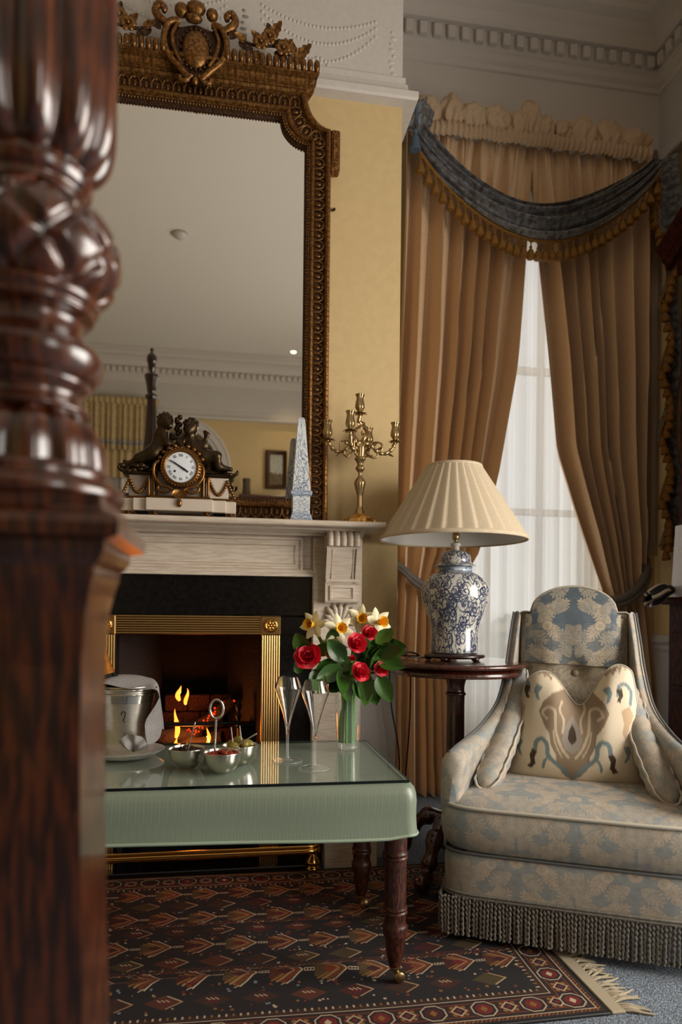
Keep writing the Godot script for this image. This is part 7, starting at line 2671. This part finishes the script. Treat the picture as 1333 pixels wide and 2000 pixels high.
func build_candelabra() -> void:
	var t := thing("candelabra", "brass five-light candelabra with leafy scrolled branches on the mantel", "candelabra", Vector3(0.456, 1.21, -2.40))
	var m := Mb.new()
	m.lathe(smooth2([Vector2(0.0, 0.0), Vector2(0.058, 0.0), Vector2(0.060, 0.007), Vector2(0.056, 0.020), Vector2(0.048, 0.026), Vector2(0.040, 0.031), Vector2(0.026, 0.036), Vector2(0.018, 0.044)], 4), 72, false, 12, 0.05)
	part(t, "base", m, M.brass_bright)
	m = Mb.new()
	m.lathe(smooth2([Vector2(0.020, 0.040), Vector2(0.015, 0.055), Vector2(0.010, 0.066), Vector2(0.0095, 0.10), Vector2(0.013, 0.118), Vector2(0.020, 0.145), Vector2(0.019, 0.158), Vector2(0.012, 0.168), Vector2(0.0075, 0.175), Vector2(0.0075, 0.188), Vector2(0.015, 0.198), Vector2(0.0155, 0.206), Vector2(0.010, 0.215), Vector2(0.014, 0.226), Vector2(0.021, 0.236), Vector2(0.016, 0.242), Vector2(0.0175, 0.262), Vector2(0.0175, 0.28), Vector2(0.010, 0.298), Vector2(0.0, 0.30)], 4), 48, false, 6, 0.10)
	part(t, "stem", m, M.old_brass)
	var lf := leaf_mesh(0.030, 0.018, 0.9, 0.3, 3)
	var tip := [Vector3(-0.117, 0.300, 0.0), Vector3(-0.048, 0.318, 0.065), Vector3(0.042, 0.298, -0.06), Vector3(0.126, 0.305, 0.0), Vector3(-0.003, 0.398, 0.0)]
	var noz := Mb.new()
	noz.lathe(smooth2([Vector2(0.0, 0.020), Vector2(0.009, 0.022), Vector2(0.010, 0.058), Vector2(0.0155, 0.066), Vector2(0.0165, 0.064), Vector2(0.0125, 0.052), Vector2(0.0165, 0.030), Vector2(0.0165, 0.018), Vector2(0.009, 0.006), Vector2(0.005, 0.0)], 4), 48, true, 6, 0.14)
	var nz := noz.done()
	for k in 5:
		var b := node(t, "branch")
		var e: Vector3 = tip[k]
		m = Mb.new()
		if k < 4:
			var d := Vector3(e.x, 0, e.z).normalized()
			var L := Vector2(e.x, e.z).length()
			var path := smooth([Vector3(0, 0.278, 0), d * L * 0.22 + Vector3(0, 0.292, 0), d * L * 0.45 + Vector3(0, 0.268, 0), d * L * 0.68 + Vector3(0, 0.258, 0), d * L * 0.90 + Vector3(0, 0.275, 0), e - Vector3(0, 0.004, 0)], 6)
			var rad := []
			for q in path.size():
				rad.append(0.0065 + 0.0018 * sin(q * 1.7))
			m.tube(path, rad, 8)
			m.tube(smooth([d * L * 0.45 + Vector3(0, 0.270, 0), d * L * 0.5 + Vector3(0, 0.25, 0), d * L * 0.38 + Vector3(0, 0.242, 0), d * L * 0.32 + Vector3(0, 0.252, 0)], 5), 0.004, 6)
			m.tube(smooth([d * L * 0.6 + Vector3(0, 0.262, 0), d * L * 0.62 + Vector3(0, 0.29, 0), d * L * 0.48 + Vector3(0, 0.298, 0), d * L * 0.46 + Vector3(0, 0.286, 0)], 5), 0.0035, 6)
			part(b, "arm", m, M.old_brass)
			for q in 4:
				part(b, "leaf", lf, M.old_brass, path[8 + q * 4], Vector3(0.6 * q, 0.9 * q, -1.2 * signf(e.x) + q * 0.8))
		else:
			m.tube(smooth([Vector3(0, 0.285, 0), Vector3(0.010, 0.305, 0.012), Vector3(0.024, 0.330, 0.0), Vector3(0.016, 0.352, -0.01), Vector3(-0.006, 0.366, 0.0), Vector3(-0.004, 0.385, 0.004), e], 6), 0.0075, 8)
			m.tube(smooth([Vector3(0.002, 0.29, 0.01), Vector3(-0.022, 0.312, 0.006), Vector3(-0.020, 0.338, 0.0), Vector3(0.004, 0.352, 0.006)], 5), 0.005, 7)
			part(b, "arm", m, M.old_brass)
			for q in 3:
				part(b, "leaf", lf, M.old_brass, Vector3(0.012 - 0.012 * q, 0.32 + 0.02 * q, 0.006), Vector3(0.3, 0.5, 1.2 - 1.3 * q))
		for q in 7:
			part(b, "drip_leaf", lf, M.old_brass, e + Vector3(0, 0.0, 0), Vector3(1.25, TAU * q / 7, 0))
		part(b, "candle_cup", nz, M.old_brass, e)

# ---------------------------------------------------------------- things on the low table
const TY := 0.5105

func build_table_things() -> void:
	var m := Mb.new()
	m.lathe(smooth2([Vector2(0.0, 0.006), Vector2(0.06, 0.006), Vector2(0.075, 0.010), Vector2(0.098, 0.019), Vector2(0.100, 0.018), Vector2(0.078, 0.004), Vector2(0.06, 0.0), Vector2(0.0, 0.0)], 4), 64, true)
	var o := part(self, "white_plate", m, M.china, Vector3(-0.268, TY, -1.928))
	tag(o, "white china plate under the ice bucket", "plate")
	var B := Vector3(-0.265, TY + 0.007, -1.930)
	var t := thing("ice_bucket", "silver wine cooler with a banded rim standing on the white plate", "ice bucket", B)
	m = Mb.new()
	m.lathe(smooth2([Vector2(0.0, 0.008), Vector2(0.055, 0.010), Vector2(0.066, 0.17), Vector2(0.0695, 0.178), Vector2(0.0715, 0.178), Vector2(0.069, 0.150), Vector2(0.066, 0.12), Vector2(0.062, 0.05), Vector2(0.056, 0.006), Vector2(0.05, 0.0), Vector2(0.0, 0.0)], 5), 64, true)
	part(t, "body", m, M.silver_brushed)
	m = Mb.new()
	for q in [[0.176, 0.0735, 0.0035], [0.1635, 0.0725, 0.0025]]:
		var ring := PackedVector3Array()
		for k in 65:
			ring.append(Vector3(sin(TAU * k / 64) * q[1], q[0], cos(TAU * k / 64) * q[1]))
		m.tube(ring, q[2], 8, true)
	m.lathe([Vector2(0.0708, 0.163), Vector2(0.0690, 0.140)], 64)
	part(t, "rim_band", m, M.silver)
	m = Mb.new()
	m.tube(smooth([Vector3(-0.006, 0.112, 0.0655), Vector3(-0.004, 0.120, 0.066), Vector3(0.004, 0.119, 0.066), Vector3(0.003, 0.108, 0.0655), Vector3(-0.001, 0.098, 0.065), Vector3(0.004, 0.093, 0.0645)], 4), 0.0013, 5)
	part(t, "engraved_crest", m, M.cast_iron)
	# bottle
	t = thing("champagne_bottle", "champagne bottle with gold foil neck leaning in the ice bucket", "bottle", B + Vector3(-0.006, 0.016, -0.022))
	t.rotation = Vector3(0, 0, 0.26)
	m = Mb.new()
	m.lathe(smooth2([Vector2(0.0, 0.0), Vector2(0.040, 0.0), Vector2(0.043, 0.01), Vector2(0.043, 0.13), Vector2(0.034, 0.175), Vector2(0.021, 0.205)], 4), 32)
	part(t, "glass_body", m, M.bottle_glass)
	m = Mb.new()
	m.lathe(smooth2([Vector2(0.0235, 0.195), Vector2(0.019, 0.225), Vector2(0.0165, 0.255), Vector2(0.0155, 0.268), Vector2(0.018, 0.272), Vector2(0.0175, 0.283), Vector2(0.0165, 0.288), Vector2(0.0155, 0.300), Vector2(0.010, 0.305), Vector2(0.0, 0.306)], 4), 32)
	part(t, "gold_foil", m, M.foil)
	var tm := TextMesh.new()
	tm.text = "U"
	var f := SystemFont.new()
	f.font_names = PackedStringArray(["Droid Serif"])
	tm.font = f
	tm.font_size = 16
	tm.pixel_size = 0.0008
	tm.depth = 0.0006
	part(t, "foil_lettering", tm, M.ink, Vector3(0.004, 0.236, 0.0178))
	# napkin over the bucket
	m = Mb.new()
	var p := PackedVector3Array()
	var arch := smooth([Vector3(-0.105, 0.055, 0), Vector3(-0.098, 0.12, 0), Vector3(-0.088, 0.186, 0), Vector3(-0.05, 0.206, 0), Vector3(0.0, 0.203, 0), Vector3(0.05, 0.195, 0), Vector3(0.082, 0.186, 0), Vector3(0.092, 0.14, 0), Vector3(0.100, 0.09, 0), Vector3(0.108, 0.045, 0)], 4)
	var w := arch.size()
	for j in 13:
		var v := j / 12.0
		for i in w:
			var u := i / float(w - 1)
			var zf := 0.066 + 0.012 * sin(PI * u) + 0.03 * smoothstep(0.30, 0.0, u)
			var z := lerpf(-0.085, zf, v)
			var c := arch[i]
			var sag := 0.016 * v * v * sin(PI * u) * sin(PI * u) if u > 0.2 and u < 0.75 else 0.0
			p.append(Vector3(c.x * (1.0 - 0.18 * (1.0 - v)) - 0.062 * v * v * smoothstep(0.72, 0.9, u) * (1.0 - 0.3 * u) + 0.003 * sin(v * 8.0 + u * 9.0), c.y - sag + 0.003 * sin(u * 15.0 + v * 4.0) + (0.012 * sin(v * 5.0) if u > 0.9 else 0.0), z))
	m.grid(p, w, 13)
	o = part(self, "draped_napkin", m, M.linen, B)
	tag(o, "white linen napkin draped over the top of the ice bucket", "napkin")
	# folded napkin by its foot
	m = Mb.new()
	p = PackedVector3Array()
	for j in 21:
		for i in 25:
			var u := i / 24.0
			var v := j / 20.0
			var a := lerpf(-0.9, 1.25, u)
			var r := 0.052 * v * (1.0 + 0.08 * sin(u * 6.0))
			p.append(Vector3(sin(a) * r * 0.9, 0.012 + cos(a) * r * 0.85, 0.012 + 0.026 * sin(PI * v) * (0.6 + 0.4 * sin(u * 11.0)) + 0.01 * sin(u * 17.0) * v))
	m.grid(p, 25, 21)
	o = part(self, "folded_napkin", m, M.linen, B + Vector3(0.028, 0.006, 0.070))
	tag(o, "white napkin folded into a fan at the foot of the ice bucket", "napkin")
	# three small silver bowls
	m = Mb.new()
	m.lathe(smooth2([Vector2(0.0, 0.004), Vector2(0.022, 0.005), Vector2(0.038, 0.020), Vector2(0.0445, 0.046), Vector2(0.0455, 0.047), Vector2(0.046, 0.045), Vector2(0.0405, 0.020), Vector2(0.026, 0.002), Vector2(0.018, 0.0), Vector2(0.0, 0.0)], 5), 48, true)
	var bowl := m.done()
	var at := [Vector3(-0.098, TY, -1.775), Vector3(-0.010, TY, -1.715), Vector3(0.035, TY, -1.805)]
	var says := ["small silver bowl of dark chutney beside the ice bucket", "small silver bowl of orange relish, nearest of the three bowls", "small silver bowl of green olives behind the orange relish"]
	rng.seed = 51
	for k in 3:
		o = part(self, "silver_bowl", bowl, M.silver, at[k])
		tag(o, says[k], "bowl", "silver condiment bowls")
	for k in 2:
		m = Mb.new()
		for q in 60:
			var a := rng.randf() * TAU
			var r := 0.036 * sqrt(rng.randf())
			m.blob(Vector3(cos(a) * r, 0.036 + 0.010 * (1.0 - r / 0.036) + 0.004 * rng.randf(), sin(a) * r), Vector3(0.008, 0.006, 0.008) * rng.randf_range(0.6, 1.2), 6, 5)
		m.lathe([Vector2(0.0, 0.036), Vector2(0.039, 0.034), Vector2(0.03, 0.015), Vector2(0, 0.015)], 20, true)
		o = part(self, ["dark_chutney", "orange_relish"][k], m, [M.chutney, M.relish][k], at[k])
		tag(o, ["dark brown chopped chutney filling the left bowl", "orange chopped relish heaped in the nearest bowl"][k], "food")
		o.set_meta("kind", "stuff")
	m = Mb.new()
	m.blob(Vector3.ZERO, Vector3(0.0155, 0.0125, 0.0125), 14, 10)
	var om := m.done()
	var ol := [Vector3(-0.018, 0.046, 0.018), Vector3(0.012, 0.050, 0.008), Vector3(-0.004, 0.056, -0.006), Vector3(0.024, 0.044, -0.012), Vector3(-0.022, 0.044, -0.012), Vector3(0.002, 0.036, 0.0)]
	var os := ["green olive at the left front of the olive bowl", "green olive at the right front of the olive bowl", "green olive topmost in the olive bowl", "green olive at the right back of the olive bowl", "green olive at the left back of the olive bowl", "green olive lowest in the middle of the olive bowl"]
	for k in 6:
		o = part(self, "green_olive", om, M.olive, at[2] + ol[k], Vector3(0, k * 1.1, 0.3 * k))
		tag(o, os[k], "olive", "olives in the silver bowl")
	for k in 2:
		m = Mb.new()
		m.tube(pv([Vector3(0, 0, 0), Vector3(-0.006, 0.048, 0.004)]), 0.0014, 6)
		o = part(self, "cocktail_pick", m, M.china, at[2] + [Vector3(-0.018, 0.048, 0.016), Vector3(0.004, 0.050, 0.006)][k])
		tag(o, ["white cocktail pick in the left olive", "white cocktail pick in the right olive"][k], "cocktail pick", "picks in the olives")
	# spoons
	var sp := [[at[0] + Vector3(0.004, 0.044, 0.004), Vector3(0.016, 0.068, -0.006), "small silver spoon standing in the dark chutney"], [at[1] + Vector3(0.012, 0.048, 0.0), Vector3(0.072, 0.042, -0.01), "small silver spoon resting in the orange relish"]]
	for q in sp:
		m = Mb.new()
		var d: Vector3 = q[1]
		m.tube(pv([-d * 0.2, d * 0.15, d * 0.55, d * 0.8, d * 0.95, d]), [0.006, 0.0022, 0.0025, 0.0042, 0.0045, 0.003], 8, false, 0.5)
		o = part(self, "tea_spoon", m, M.silver, q[0])
		tag(o, q[2], "spoon", "condiment spoons")
	# ring handled carrier between the bowls
	t = thing("bowl_carrier", "silver carrier handle with an oval ring rising between the bowls", "carrier", Vector3(-0.030, TY, -1.755))
	m = Mb.new()
	m.tube(pv([Vector3(0, 0.0, 0), Vector3(0.002, 0.08, 0), Vector3(0.004, 0.123, 0)]), 0.0028, 8)
	part(t, "stem", m, M.silver)
	m = Mb.new()
	var ring2 := PackedVector3Array()
	for k in 33:
		ring2.append(Vector3(0.005 + sin(TAU * k / 32) * 0.0165, 0.147 + cos(TAU * k / 32) * 0.0235, 0))
	m.tube(ring2, 0.0030, 8, true)
	part(t, "ring", m, M.silver)
	m = Mb.new()
	m.lathe([Vector2(0, 0.004), Vector2(0.016, 0.003), Vector2(0.018, 0.0), Vector2(0, 0.0)], 20, true)
	part(t, "foot", m, M.silver)
	# champagne glasses
	m = Mb.new()
	m.lathe(smooth2([Vector2(0.0, 0.090), Vector2(0.0035, 0.094), Vector2(0.0120, 0.125), Vector2(0.0245, 0.165), Vector2(0.0326, 0.188), Vector2(0.0332, 0.195), Vector2(0.0253, 0.219), Vector2(0.0260, 0.2195), Vector2(0.0344, 0.196), Vector2(0.0338, 0.187), Vector2(0.0257, 0.164), Vector2(0.0133, 0.124), Vector2(0.0055, 0.090), Vector2(0.0040, 0.072), Vector2(0.0, 0.071)], 4), 48, true)
	var gbowl := m.done()
	m = Mb.new()
	m.lathe(smooth2([Vector2(0.0040, 0.072), Vector2(0.0036, 0.050), Vector2(0.0038, 0.016), Vector2(0.006, 0.009)], 3), 16)
	var gstem := m.done()
	m = Mb.new()
	m.lathe(smooth2([Vector2(0.006, 0.009), Vector2(0.010, 0.006), Vector2(0.022, 0.0035), Vector2(0.0385, 0.0025)], 3), 48)
	var lip := PackedVector3Array()
	for k in 49:
		lip.append(Vector3(sin(TAU * k / 48) * 0.0385, 0.002, cos(TAU * k / 48) * 0.0385))
	m.tube(lip, 0.0012, 6, true)
	var gfoot := m.done()
	for k in 2:
		t = thing("champagne_glass", ["empty tulip champagne glass, the farther one at the left", "empty tulip champagne glass, the nearer one by the vase"][k], "glass", [Vector3(0.158, TY, -1.812), Vector3(0.218, TY, -1.716)][k], 0, "champagne glasses")
		part(t, "bowl", gbowl, M.crystal)
		part(t, "stem", gstem, M.blown_glass)
		part(t, "foot", gfoot, M.blown_glass)

# ---------------------------------------------------------------- flowers
func build_flowers() -> void:
	var V := Vector3(0.345, TY, -1.965)
	var t := thing("glass_vase", "clear fluted glass vase holding the camellias and daffodils", "vase", V)
	var m := Mb.new()
	m.lathe(smooth2([Vector2(0.0375, 0.168), Vector2(0.0365, 0.12), Vector2(0.0335, 0.05), Vector2(0.031, 0.012), Vector2(0.029, 0.0)], 5), 48, false, 8, 0.02)
	m.lathe(smooth2([Vector2(0.0355, 0.168), Vector2(0.0345, 0.12), Vector2(0.0315, 0.05), Vector2(0.029, 0.014), Vector2(0.0, 0.012)], 5), 48)
	part(t, "glass_wall", m, M.glass_top)
	m = Mb.new()
	m.lathe([Vector2(0.0, 0.014), Vector2(0.0295, 0.012), Vector2(0.0305, 0.006), Vector2(0.029, 0.0), Vector2(0, 0.0)], 32, true)
	part(t, "glass_foot", m, M.blown_glass)
	m = Mb.new()
	var ring := PackedVector3Array()
	for k in 49:
		ring.append(Vector3(sin(TAU * k / 48) * 0.0378, 0.168, cos(TAU * k / 48) * 0.0378))
	m.tube(ring, 0.0013, 6, true)
	part(t, "glass_rim", m, M.crystal)
	var W := func(px: float, py: float, z: float) -> Vector3: return Vector3((px - 680.0) / 672.0, 0.165 - (py - 1350.0) / 672.0, z)
	var petal := leaf_mesh(1.0, 1.15, 1.1, 0.25)
	var lv := leaf_mesh(0.088, 0.050, 0.7, 0.35)
	var lv2 := leaf_mesh(0.070, 0.042, 1.0, 0.3)
	var cam := [[597, 1282, 0.06, 0.054, "large open red camellia at the left of the bouquet"], [682, 1257, 0.085, 0.042, "red camellia in the middle of the bouquet under the daffodils"], [713, 1238, 0.04, 0.034, "red camellia behind the daffodil at the right"], [690, 1310, 0.08, 0.040, "red camellia low in the middle above the vase"], [733, 1305, 0.065, 0.032, "half-open red camellia at the right of the bouquet"], [677, 1283, 0.095, 0.019, "small red camellia bud between the two middle blooms"]]
	rng.seed = 71
	var li := 0
	var leaves := [
		[[585, 1255, 0.4, 0], [572, 1300, 1.9, 1], [612, 1325, 3.3, 0], [640, 1240, 0.3, 1], [628, 1262, -0.9, 1]],
		[[650, 1270, 0.7, 0], [645, 1300, 2.4, 0], [632, 1318, 1.7, 0], [655, 1325, 2.8, 0]],
		[[735, 1250, -1.0, 0], [745, 1268, -1.3, 0], [725, 1262, -0.3, 1], [740, 1240, -0.9, 1], [715, 1280, 0.2, 0], [752, 1258, -1.5, 0], [700, 1262, 0.5, 1]],
		[[700, 1275, 0.3, 0], [670, 1322, 2.9, 0], [705, 1330, 3.3, 0], [710, 1295, -1.3, 1], [688, 1345, 3.0, 1]],
		[[748, 1295, -2.0, 0], [722, 1285, -0.2, 0], [738, 1335, 3.6, 0], [720, 1345, 3.3, 0], [752, 1280, -1.6, 0]],
		[[665, 1300, 2.6, 1], [650, 1340, 2.5, 1], [640, 1310, 2.0, 0], [662, 1335, 3.2, 0], [700, 1345, 2.9, 0], [625, 1295, 1.6, 1]]]
	for k in cam.size():
		var c: Vector3 = W.call(cam[k][0], cam[k][1], cam[k][2])
		var f := thing("camellia_stem", cam[k][4], "flower", V, 0, "camellias in the vase")
		m = Mb.new()
		var foot := Vector3(rng.randf_range(-0.024, 0.024), 0.016, rng.randf_range(-0.014, 0.014))
		m.tube(smooth([foot, Vector3(foot.x * 0.9, 0.10, foot.z * 0.8), Vector3(foot.x * 0.7 + c.x * 0.10, 0.17, c.z * 0.2), c * Vector3(0.6, 0.8, 0.6) + Vector3(0, 0.03, 0), c - Vector3(0, 0.008, 0.012)], 6), 0.0042, 7)
		part(f, "stem", m, M.stem if k % 3 else M.leaf_light)
		var bl := node(f, "bloom", c)
		var face := Vector3(0.25 * signf(c.x), 0.35, 1.0).normalized()
		bl.basis = Basis(Quaternion(Vector3.UP, face))
		var R: float = cam[k][3]
		for layer in 4:
			var n: int = [7, 6, 5, 3][layer]
			if R < 0.02 and layer == 0:
				continue
			for q in n:
				var pt := part(bl, "petal", petal, M.camellia if (q + layer) % 4 else M.camellia_pale)
				var a: float = TAU * q / n + layer * 0.5 + rng.randf() * 0.2
				var tilt: float = [1.35, 1.0, 0.62, 0.25][layer] + rng.randf_range(-0.12, 0.12)
				var s: float = R * [1.0, 0.86, 0.66, 0.45][layer]
				pt.basis = Basis(Vector3.UP, a) * Basis(Vector3.RIGHT, tilt) * Basis(Vector3.UP, PI) * Basis.from_scale(Vector3(s * 0.85, s, s * 0.6))
				pt.position = Vector3(0, 0.002 * layer, 0)
		for q in leaves[k]:
			var lp: Vector3 = W.call(q[0], q[1], 0.055 + rng.randf_range(-0.02, 0.03))
			var lo := part(f, "leaf", lv if q[3] == 0 else lv2, M.leaf if rng.randf() < 0.75 else M.leaf_light)
			lo.basis = Basis(Vector3(0, 0, 1), q[2]) * Basis(Vector3.RIGHT, rng.randf_range(-0.2, 0.5)) * Basis(Vector3.UP, rng.randf_range(-0.6, 0.6))
			lo.position = lp - lo.basis.y * 0.035
	var daf := [[610, 1222, 0.02, -0.7, "white daffodil at the far left of the bouquet"], [655, 1228, 0.05, 0.1, "white and yellow daffodil facing front above the red camellia"], [732, 1216, 0.03, 0.4, "white daffodil with yellow trumpet at the top right"], [702, 1210, 0.0, 0.0, "cream double daffodil at the top between the others"], [645, 1262, 0.04, -0.4, "yellow daffodil trumpet hanging below the white petals"]]
	var dp := leaf_mesh(0.046, 0.026, 0.35, 0.3)
	var tr := Mb.new()
	tr.lathe(smooth2([Vector2(0.004, 0.0), Vector2(0.009, 0.010), Vector2(0.011, 0.024), Vector2(0.016, 0.033), Vector2(0.0155, 0.0335), Vector2(0.010, 0.024), Vector2(0.007, 0.008), Vector2(0.0, 0.006)], 4), 36, true, 9, 0.12)
	var trm := tr.done()
	for k in daf.size():
		var c: Vector3 = W.call(daf[k][0], daf[k][1], daf[k][2])
		var f := thing("daffodil_stem", daf[k][4], "flower", V, 0, "daffodils in the vase")
		m = Mb.new()
		var foot := Vector3(rng.randf_range(-0.024, 0.024), 0.016, rng.randf_range(-0.014, 0.014))
		m.tube(smooth([foot, Vector3(foot.x * 0.8, 0.10, foot.z * 0.6), Vector3(c.x * 0.14, 0.18, c.z * 0.2), c * Vector3(0.75, 0.85, 0.6), c - Vector3(0, 0.0, 0.015)], 6), 0.0050, 7)
		part(f, "stem", m, M.stem)
		var bl := node(f, "bloom", c)
		var face := Vector3(sin(daf[k][3]), 0.1 if k < 4 else -0.8, cos(daf[k][3])).normalized()
		bl.basis = Basis(Quaternion(Vector3.UP, face))
		for q in (6 if k != 3 else 11):
			var pt := part(bl, "petal", dp, M.petal_white)
			pt.basis = Basis(Vector3.UP, TAU * q / 6.0 + 0.3 * k) * Basis(Vector3.RIGHT, 1.25 - 0.25 * (q / 6) + rng.randf_range(-0.15, 0.15))
		part(bl, "trumpet", trm, M.trumpet)
